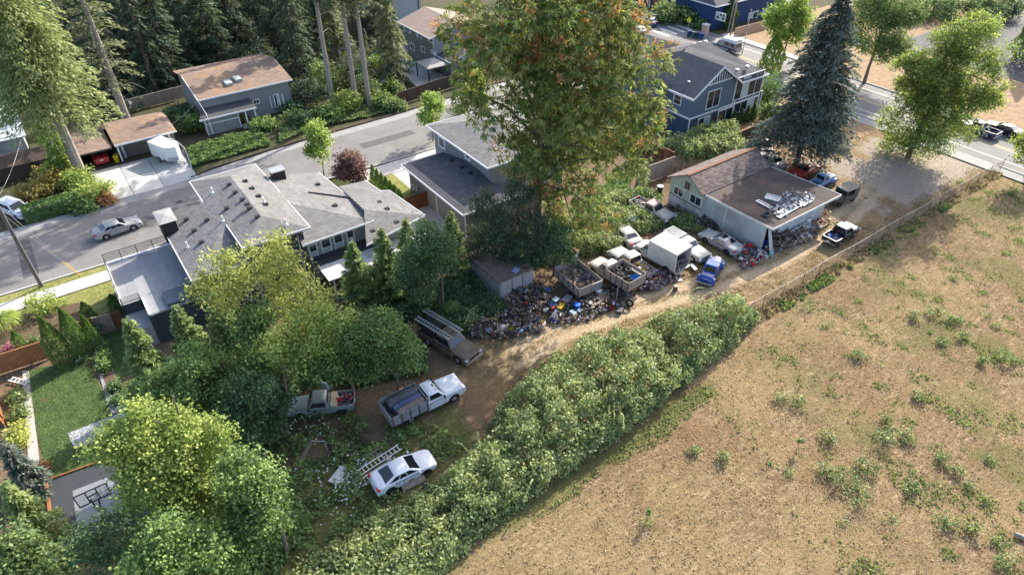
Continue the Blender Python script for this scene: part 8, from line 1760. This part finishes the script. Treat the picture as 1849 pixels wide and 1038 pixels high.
p = G(1228, 298, .8); db = thing('dry_brush', 'tangle of pale dry canes heaped against the workshop gable', 'brush heap', (p[0], p[1], 0)); mb = MB()
for i in range(260):
    a, b_ = rng.normal(0, 1.3, 2); t_ = rng.uniform(0, 6.28); L_ = rng.uniform(.6, 1.6); mb.tube([(a, b_ * .9, rng.uniform(.0, 1.2)), (a + L_ * .5 * math.cos(t_), b_ * .9 + L_ * .5 * math.sin(t_), rng.uniform(.8, 2.0)), (a + L_ * math.cos(t_), b_ * .9 + L_ * math.sin(t_), rng.uniform(.1, 1.1))], [.022, .018, .01], 4)
mb.build('canes', mat_plain('dry_cane', (.36, .27, .19), .9, .25), db)['kind'] = 'stuff'
p = G(1282, 235); bt_ = thing('bare_shrub', 'thin purplish bare shrub in front of the blue house windows', 'shrub', (p[0], p[1], 0)); mb = MB()
for i in range(60):
    t_ = rng.uniform(0, 6.28); r1 = rng.uniform(.2, 1.3); mb.tube([(0, 0, .2), (r1 * .5 * math.cos(t_), r1 * .5 * math.sin(t_), 1.6), (r1 * math.cos(t_), r1 * math.sin(t_), rng.uniform(2, 4))], [.03, .02, .008], 4)
mb.build('twigs', mat_plain('purple_twig', (.16, .12, .12), .9, .2), bt_)
for i, (u, v) in enumerate(((1322, 228), (1334, 225), (1346, 221), (1358, 216))):
    xy = G(u, v)[:2]; column('slim_cypress', ['slim cypress leftmost of the four below the blue house windows', 'slim cypress second from left below the blue house', 'slim cypress third from left below the blue house', 'slim cypress rightmost of the four below the blue house'][i], 'tree', xy, 2.4, .45, M['lf_arbor'], n=500, size=.28, group='slim cypresses by the blue house')

# across the street: firs, pines, shrubs
xy = G(150, 320)[:2]
conifer('drooping_fir', 'huge drooping yellow green fir at the upper left with ivy on its trunk', 'tree', xy, 34, 6.4, M['lf_fir'], z0=9.5, nb=430, size=.46, r0=.55, bark=M['barkpale'], droop=.55, dens=1.05, p=.55, tint0=.1, wspr=.2)
iv = thing('ivy_column', 'yellow green ivy and saplings climbing beside the big fir trunk', 'ivy', (xy[0] - 1.6, xy[1] + .6, 0)); crown([(0, 0, 4.5, .9, .9, 4.5), (-.6, .4, 1.5, 1.4, 1.3, 1.6), (.3, .2, 8, .6, .6, 1.5)], 300, 13, .36, .35, M['lf_bright'], iv, 61, tint0=-.08, name='foliage')
xy = G(236, 236)[:2]; conifer('thinning_fir', 'thinning fir with bare grey trunk behind the garage', 'tree', xy, 30, 4.4, M['lf_olive'], z0=7, nb=150, size=.5, r0=.5, bark=M['barkpale'], limbs=60, droop=.35, dens=.75, p=.45, gap=.3, tint0=.15)
FIR = [(318, 160, -60, 4.2, 'lf_darkfir', 1.0, 'dense dark cedar behind the ranch house roof, left one'), (395, 120, -70, 4.0, 'lf_darkfir', 1.0, 'dense dark cedar above the ranch house chimney end'), (255, 150, -90, 3.4, 'lf_darkfir', 2.0, 'dark cedar between the thinning fir and the ranch house'), (190, 120, -90, 3.8, 'lf_darkfir', 2.0, 'dark fir behind the drooping fir'), (100, 110, -90, 4.0, 'lf_darkfir', 2.0, 'dark fir hidden behind the drooping fir branches'), (470, 70, -90, 4.2, 'lf_darkfir', 2.0, 'dark fir over the right end of the ranch house roof'), (548, 120, -120, 3.6, 'lf_darkfir', 4.0, 'blue green fir left of the two tall pine trunks'), (520, 60, -100, 4.0, 'lf_darkfir', 3.0, 'dark fir behind the three tall pines'), (640, 60, -90, 3.8, 'lf_olive', 5, 'olive fir behind the middle pine trunk'), (360, 60, -80, 3.6, 'lf_olive', 3, 'sunlit olive fir near the small far lawn'), (430, 30, -90, 4.0, 'lf_darkfir', 3, 'dark fir right of the far lawn gap'), (290, 60, -90, 4.2, 'lf_darkfir', 2, 'dark fir at the top edge left of the far lawn'), (60, 60, -90, 5, 'lf_darkfir', 2, 'dark fir at the upper left corner')]
FIR += [(208, 168, -90, 3.6, 'lf_darkfir', 1.0, 'dark fir beside the trunk of the thinning fir'), (285, 172, -80, 3.4, 'lf_darkfir', .8, 'dark fir just left of the ranch house gable'), (345, 128, -90, 3.8, 'lf_darkfir', .8, 'dark fir directly behind the ranch house ridge'), (270, 108, -90, 4.2, 'lf_darkfir', 1, 'second row fir behind the grey fence'), (350, 92, -90, 4.0, 'lf_darkfir', 1, 'second row fir behind the ranch house left end'), (425, 92, -90, 4.4, 'lf_darkfir', 1, 'second row fir behind the skylights'), (505, 100, -90, 4.4, 'lf_darkfir', 1.0, 'dense fir overhanging the right end of the ranch roof'), (545, 155, -90, 3.4, 'lf_darkfir', 1.5, 'dense fir at the right hand end wall of the ranch house'), (225, 62, -90, 4.2, 'lf_darkfir', 1, 'far dark fir above the thinning fir'), (155, 62, -90, 4.6, 'lf_darkfir', 1, 'far dark fir between the two big firs'), (575, 70, -90, 4.2, 'lf_darkfir', 2, 'dark fir behind the leftmost pine'), (612, 112, -90, 3.2, 'lf_olive', 3, 'sunlit fir between the left and middle pines'), (690, 62, -90, 3.6, 'lf_olive', 1.5, 'grey green fir in front of the pale grey house'), (330, 30, -90, 4.4, 'lf_olive', 4, 'dappled fir at the top left of the far lawn'), (395, 25, -90, 3.4, 'lf_darkfir', 6, 'dark fir at the top behind the far lawn'), (20, 130, -90, 4.4, 'lf_darkfir', 2, 'dark fir behind the pale roofed building')]
sheet('far_lawn', pix([(335, 60), (345, 25), (395, 22), (392, 52)]), -0.02, lawnm)
up_ = pix([(-60, 200), (60, 160), (170, 215), (230, 215), (330, 165), (480, 108), (520, 140), (600, 150), (690, 120), (720, 40), (700, -30), (400, -30), (-100, -30)])
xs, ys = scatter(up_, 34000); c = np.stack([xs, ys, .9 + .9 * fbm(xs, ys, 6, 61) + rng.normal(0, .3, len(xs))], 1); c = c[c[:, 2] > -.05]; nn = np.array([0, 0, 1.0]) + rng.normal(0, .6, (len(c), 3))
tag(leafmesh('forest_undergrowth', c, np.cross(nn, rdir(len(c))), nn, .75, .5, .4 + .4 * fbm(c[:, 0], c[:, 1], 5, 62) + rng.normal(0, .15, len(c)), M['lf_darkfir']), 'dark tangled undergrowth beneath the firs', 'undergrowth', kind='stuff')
for u, v, vt, r_, m_, z0, lab in FIR:
    xy = G(u, v)[:2]; conifer('dark_fir', lab, 'tree', xy, max(16, min(36, top_z(xy, vt))), r_, M[m_], z0=z0, nb=160, size=.58, r0=.35, group='firs behind the ranch house', droop=.4, dens=1.0, p=.55, tint0=.16 if m_ == 'lf_darkfir' else .22)
for u, v, z0, lab in ((602, 192, 15, 'leftmost of the three tall pines with bare trunks'), (645, 196, 15.5, 'middle of the three tall pines with bare trunks'), (668, 195, 14.5, 'rightmost of the three tall pines with bare trunks')):
    xy = G(u, v)[:2]; conifer('tall_pine', lab, 'tree', xy, 38, 3.8, M['lf_olive'], z0=z0, nb=130, size=.6, r0=.36, bark=M['barkpale'], group='tall bare pines by the street', droop=.4, p=.4, dens=.9, limbs=14, tint0=-.05)
xy = G(712, 150)[:2]; conifer('drooping_conifer', 'drooping grey green conifer in front of the two storey house', 'tree', xy, top_z(xy, -40), 3.6, M['lf_olive'], z0=1.2, nb=230, size=.5, r0=.25, droop=.5, p=.6, dens=1.0, gap=.1, tint0=.1)
SH = [(560, 170, 2.2, 4.0, 'lf_darkfir', 'dark rhododendron beside the ranch house window', None), (590, 205, 2.0, 1.8, 'lf_green', 'green shrub at the foot of the left pine', None), (540, 215, 2.0, 1.6, 'lf_blue', 'cool green shrub at the ranch house path', None), (625, 185, 1.8, 3.2, 'lf_lime', 'yellow green bush between the left and middle pines', None), (655, 165, 2.2, 4.0, 'lf_cedar', 'green gold bush behind the middle pine', None), (690, 185, 1.7, 2.0, 'lf_green', 'shrub at the foot of the right pine', None), (705, 160, 1.6, 2.0, 'lf_green', 'hydrangea with white flowers by the lawn', ('lf_flower', 60, .3)), (718, 192, 1.3, 1.3, 'lf_cedar', 'clipped green shrub at the end of the brown fence', None), (430, 215, 1.3, 1.1, 'lf_green', 'shrub with pink flowers under the ranch porch', ('lf_pink', 60, .3)), (405, 225, 1.0, 1.0, 'lf_yellow', 'yellow shrub at the ranch house corner', None), (350, 225, 1.9, 2.2, 'lf_green', 'round green shrub left of the ranch house', None), (325, 205, 1.8, 2.0, 'lf_blue', 'dark shrub between the garage and the ranch house', None), (475, 225, 1.8, 1.0, 'lf_green', 'green shrub right of the ranch house steps', None), (525, 195, 1.5, 1.2, 'lf_blue', 'small blue green shrub below the shuttered window', None), (100, 318, 2.2, 2.4, 'lf_yellow', 'golden yellow shrub by the drooping fir trunk', None), (60, 345, 1.8, 1.6, 'lf_yellow', 'orange yellow shrub behind the clipped hedge', None), (165, 345, 1.9, 2.4, 'lf_lime', 'yellow green shrub at the corner of the driveway', None), (140, 325, 1.7, 2.6, 'lf_lime', 'yellow green sapling below the big fir', None), (188, 362, .9, .8, 'lf_seed', 'orange brown bush on the driveway edge', None), (150, 372, 1.4, 1.2, 'lf_green', 'dark green shrub by the yellow stake at the kerb', None), (640, 130, 2.6, 5.0, 'lf_darkfir', 'dark understorey bush behind the pines', None), (590, 140, 2.4, 5.0, 'lf_green', 'sunlit understorey bush left of the pines', None), (690, 120, 2.2, 4.0, 'lf_green', 'green bush below the drooping conifer', None), (460, 105, 3.5, 5.0, 'lf_darkfir', 'dark rhododendron mass above the ranch roof', None), (370, 100, 3.5, 5.0, 'lf_darkfir', 'dark laurel mass behind the ranch roof left end', None), (430, 70, 4, 5.5, 'lf_darkfir', 'dark laurel mass higher up behind the ranch house', None), (310, 45, 3.5, 5, 'lf_olive', 'dappled shrubs beside the thin trunk at the top', None)]
for i, (u, v, r_, h_, m_, lab, fl) in enumerate(SH):
    p = G(u, v, h_ * .4); shrub('garden_shrub', lab, p[:2], r_, h_, M[m_], n=int(70 * r_), per=13, size=.34, seed=200 + i, flowers=(M[fl[0]], fl[1], fl[2]) if fl else None, tint0=.03)
# planted bank along the far kerb, ivy lawn island
for nm, pl, m_, lab, n in (('bank_planting', [G(q[0], q[1])[:2] for q in ((505, 258), (560, 235), (720, 200), (715, 178), (560, 205), (505, 232))], M['lf_grass'], 'low green planting on the bank above the far kerb', 9000), ('bank_planting', [G(q[0], q[1])[:2] for q in ((345, 303), (492, 262), (470, 238), (420, 245), (340, 268))], M['lf_green'], 'thick dark ground cover on the island by the trailer', 9000)):
    xs, ys = scatter(pl, n * 2); xs, ys = xs[:n], ys[:n]; zt = .35 + .3 * fbm(xs, ys, 2.5, 5); c = np.stack([xs, ys, np.maximum(.05, zt * rng.uniform(.4, 1, len(xs)))], 1); nn = np.array([0, 0, 1.0]) + rng.normal(0, .5, (len(c), 3))
    tag(leafmesh(nm, c, np.cross(nn, rdir(len(c))), nn, .3, .22, .42 + .3 * fbm(xs, ys, 2, 7) + rng.normal(0, .15, len(c)), m_), lab, 'ground cover', kind='stuff')
hd = thing('clipped_hedge', 'clipped boxy hedge beside the white estate car', 'hedge', (*G(95, 385)[:2], 0), .05); n = 5200
fz = rng.random(n); c = np.stack([rng.uniform(-2.6, 2.6, n), np.where(fz < .5, -.9 + rng.normal(0, .06, n), rng.uniform(-.9, .9, n)), np.where(fz < .5, rng.uniform(0, 1.5, n), 1.5 + rng.normal(0, .07, n))], 1); nn = np.where(fz[:, None] < .5, [0, -1.0, .2], [0, 0, 1.0]) + rng.normal(0, .5, (n, 3))
leafmesh('foliage', c, np.cross(nn, rdir(n)), nn, .24, .18, .42 + rng.normal(0, .2, n), M['lf_arbor'], hd)
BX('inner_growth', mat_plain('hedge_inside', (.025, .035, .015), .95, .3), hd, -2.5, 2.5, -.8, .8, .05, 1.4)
# street trees and front gardens on the near side
for base, vt, r_, lab in (((585, 318), 222, 1.5, 'bright green young street tree in front of the modern house'), ((782, 255), 168, 1.8, 'bright green young street tree above the board and batten house'), ((858, 205), 128, 1.5, 'bright green young street tree beside the huge tree')):
    xy = G(*base)[:2]; h_ = top_z(xy, vt); broadleaf('street_tree', lab, 'tree', xy, [(xy[0], xy[1], h_ * .62, r_, r_, h_ * .34), (xy[0] + .3, xy[1], h_ * .8, r_ * .6, r_ * .6, h_ * .2), (xy[0] - r_ * .6, xy[1] + .2, h_ * .5, r_ * .6, r_ * .6, 1.0)], M['lf_bright'], size=.32, nspr=230, per=12, spread=.3, seed=71, r0=.08, group='young street trees', tint0=.03, amp=.35, inner=.05)
p = G(830, 200, .8); shrub('garden_shrub', 'small bright shrub at the kerb between two street trees', p[:2], .9, 1.8, M['lf_bright'], n=60, per=12, size=.26, seed=72)
p = G(633, 308, 2.0); broadleaf('purple_plum', 'purple leaved plum tree behind the modern house roof', 'tree', p[:2], [(p[0], p[1], 2.3, 1.9, 1.9, 1.7), (p[0] + .8, p[1] + .3, 2.6, 1.3, 1.2, 1.2), (p[0] - .8, p[1], 2.1, 1.2, 1.2, 1.1)], M['lf_plum'], size=.28, nspr=520, per=12, spread=.28, seed=73, r0=.1, tint0=.05, inner=.15)
for i in range(7):
    u = 678 + 7.6 * i; v = 345 + 5.2 * i; xy = G(u, v)[:2]; column('arborvitae', ['arborvitae first in the row beside the driveway, nearest the street', 'arborvitae second in the row from the street', 'arborvitae third in the row from the street', 'middle arborvitae of the row beside the driveway', 'arborvitae third from the house end of the row', 'arborvitae second from the house end of the row', 'shortest arborvitae at the house end of the row'][i], 'tree', xy, 3.5 - .16 * i, .5, M['lf_arbor'], n=800, size=.24, group='arborvitae row by the driveway', tint0=.12)
for u, v, vt, r_, lab in ((42, 632, 598, .5, 'small arborvitae behind the cedar fence, farthest left'), (120, 658, 573, .85, 'tall arborvitae at the corner of the lawn'), (152, 640, 558, .85, 'tall arborvitae right of the lawn corner'), (178, 630, 570, .5, 'slim arborvitae beside the two tall ones'), (165, 580, 545, .6, 'dark small arborvitae on the front lawn'), (213, 563, 532, .6, 'dark small arborvitae near the roof deck wall')):
    xy = G(u, v)[:2]; h_ = top_z(xy, vt); column('arborvitae', lab, 'tree', xy, h_, r_, M['lf_arbor'], n=int(1300 * r_ * h_ / 2), size=.2, group='arborvitae round the left garden', tint0=.05)
for u, v, r_, h_, m_, lab in ((75, 548, 1.5, 1.9, 'lf_lime', 'sunlit rounded golden shrub by the utility pole'), (160, 600, .9, 1.3, 'lf_blue', 'dark rounded shrub against the red brown fence'), (150, 645, .55, .5, 'lf_blue', 'small blue green mound at the path end'), (62, 620, .35, .8, 'lf_cedar', 'small pale shrub in the mulch bed'), (28, 718, .8, .8, 'lf_grass', 'bright green mound by the orange fence'), (30, 745, .8, .8, 'lf_grass', 'second green mound by the orange fence'), (32, 775, .9, .8, 'lf_gold', 'pale yellow mound by the gravel strip'), (30, 798, .8, .7, 'lf_gold', 'lower pale yellow mound by the gravel strip'), (75, 845, .5, .5, 'lf_seed', 'small orange shrub at the court corner'), (178, 628, .5, .5, 'lf_green', 'first of the small round shrubs in the path bed'), (184, 645, .6, .6, 'lf_green', 'second of the small round shrubs in the path bed'), (190, 662, .6, .6, 'lf_green', 'last of the small round shrubs in the path bed'), (205, 700, .55, .5, 'lf_blue', 'dark low shrub further down the path bed'), (212, 722, .5, .5, 'lf_blue', 'dark low shrub at the near end of the path bed'), (18, 632, .5, .5, 'lf_pink', 'small reddish shrub at the left edge of the bed')):
    p = G(u, v, h_ * .4); shrub('garden_shrub', lab, p[:2], r_, h_, M[m_], n=int(70 * r_) + 12, per=12, size=.2, seed=int(u * 3 + v), tint0=.08)
p = G(14, 598); og = thing('ornamental_grass', 'tall fountain grass arching at the left edge of the mulch bed', 'grass', (p[0], p[1], 0)); n = 1500; a = rng.uniform(0, 6.283, n); t_ = rng.random(n); rr = 1.5 * t_; c = np.stack([np.cos(a) * rr, np.sin(a) * rr, 1.7 * np.sin(np.minimum(1.0, .35 + .65 * t_) * 2.3) * rng.uniform(.75, 1.05, n)], 1)
leafmesh('blades', c, np.stack([np.cos(a), np.sin(a), 1.1 - 2.2 * t_], 1), rdir(n), .75, .05, .45 + .35 * t_ + rng.normal(0, .15, n), M['lf_lime'], og)
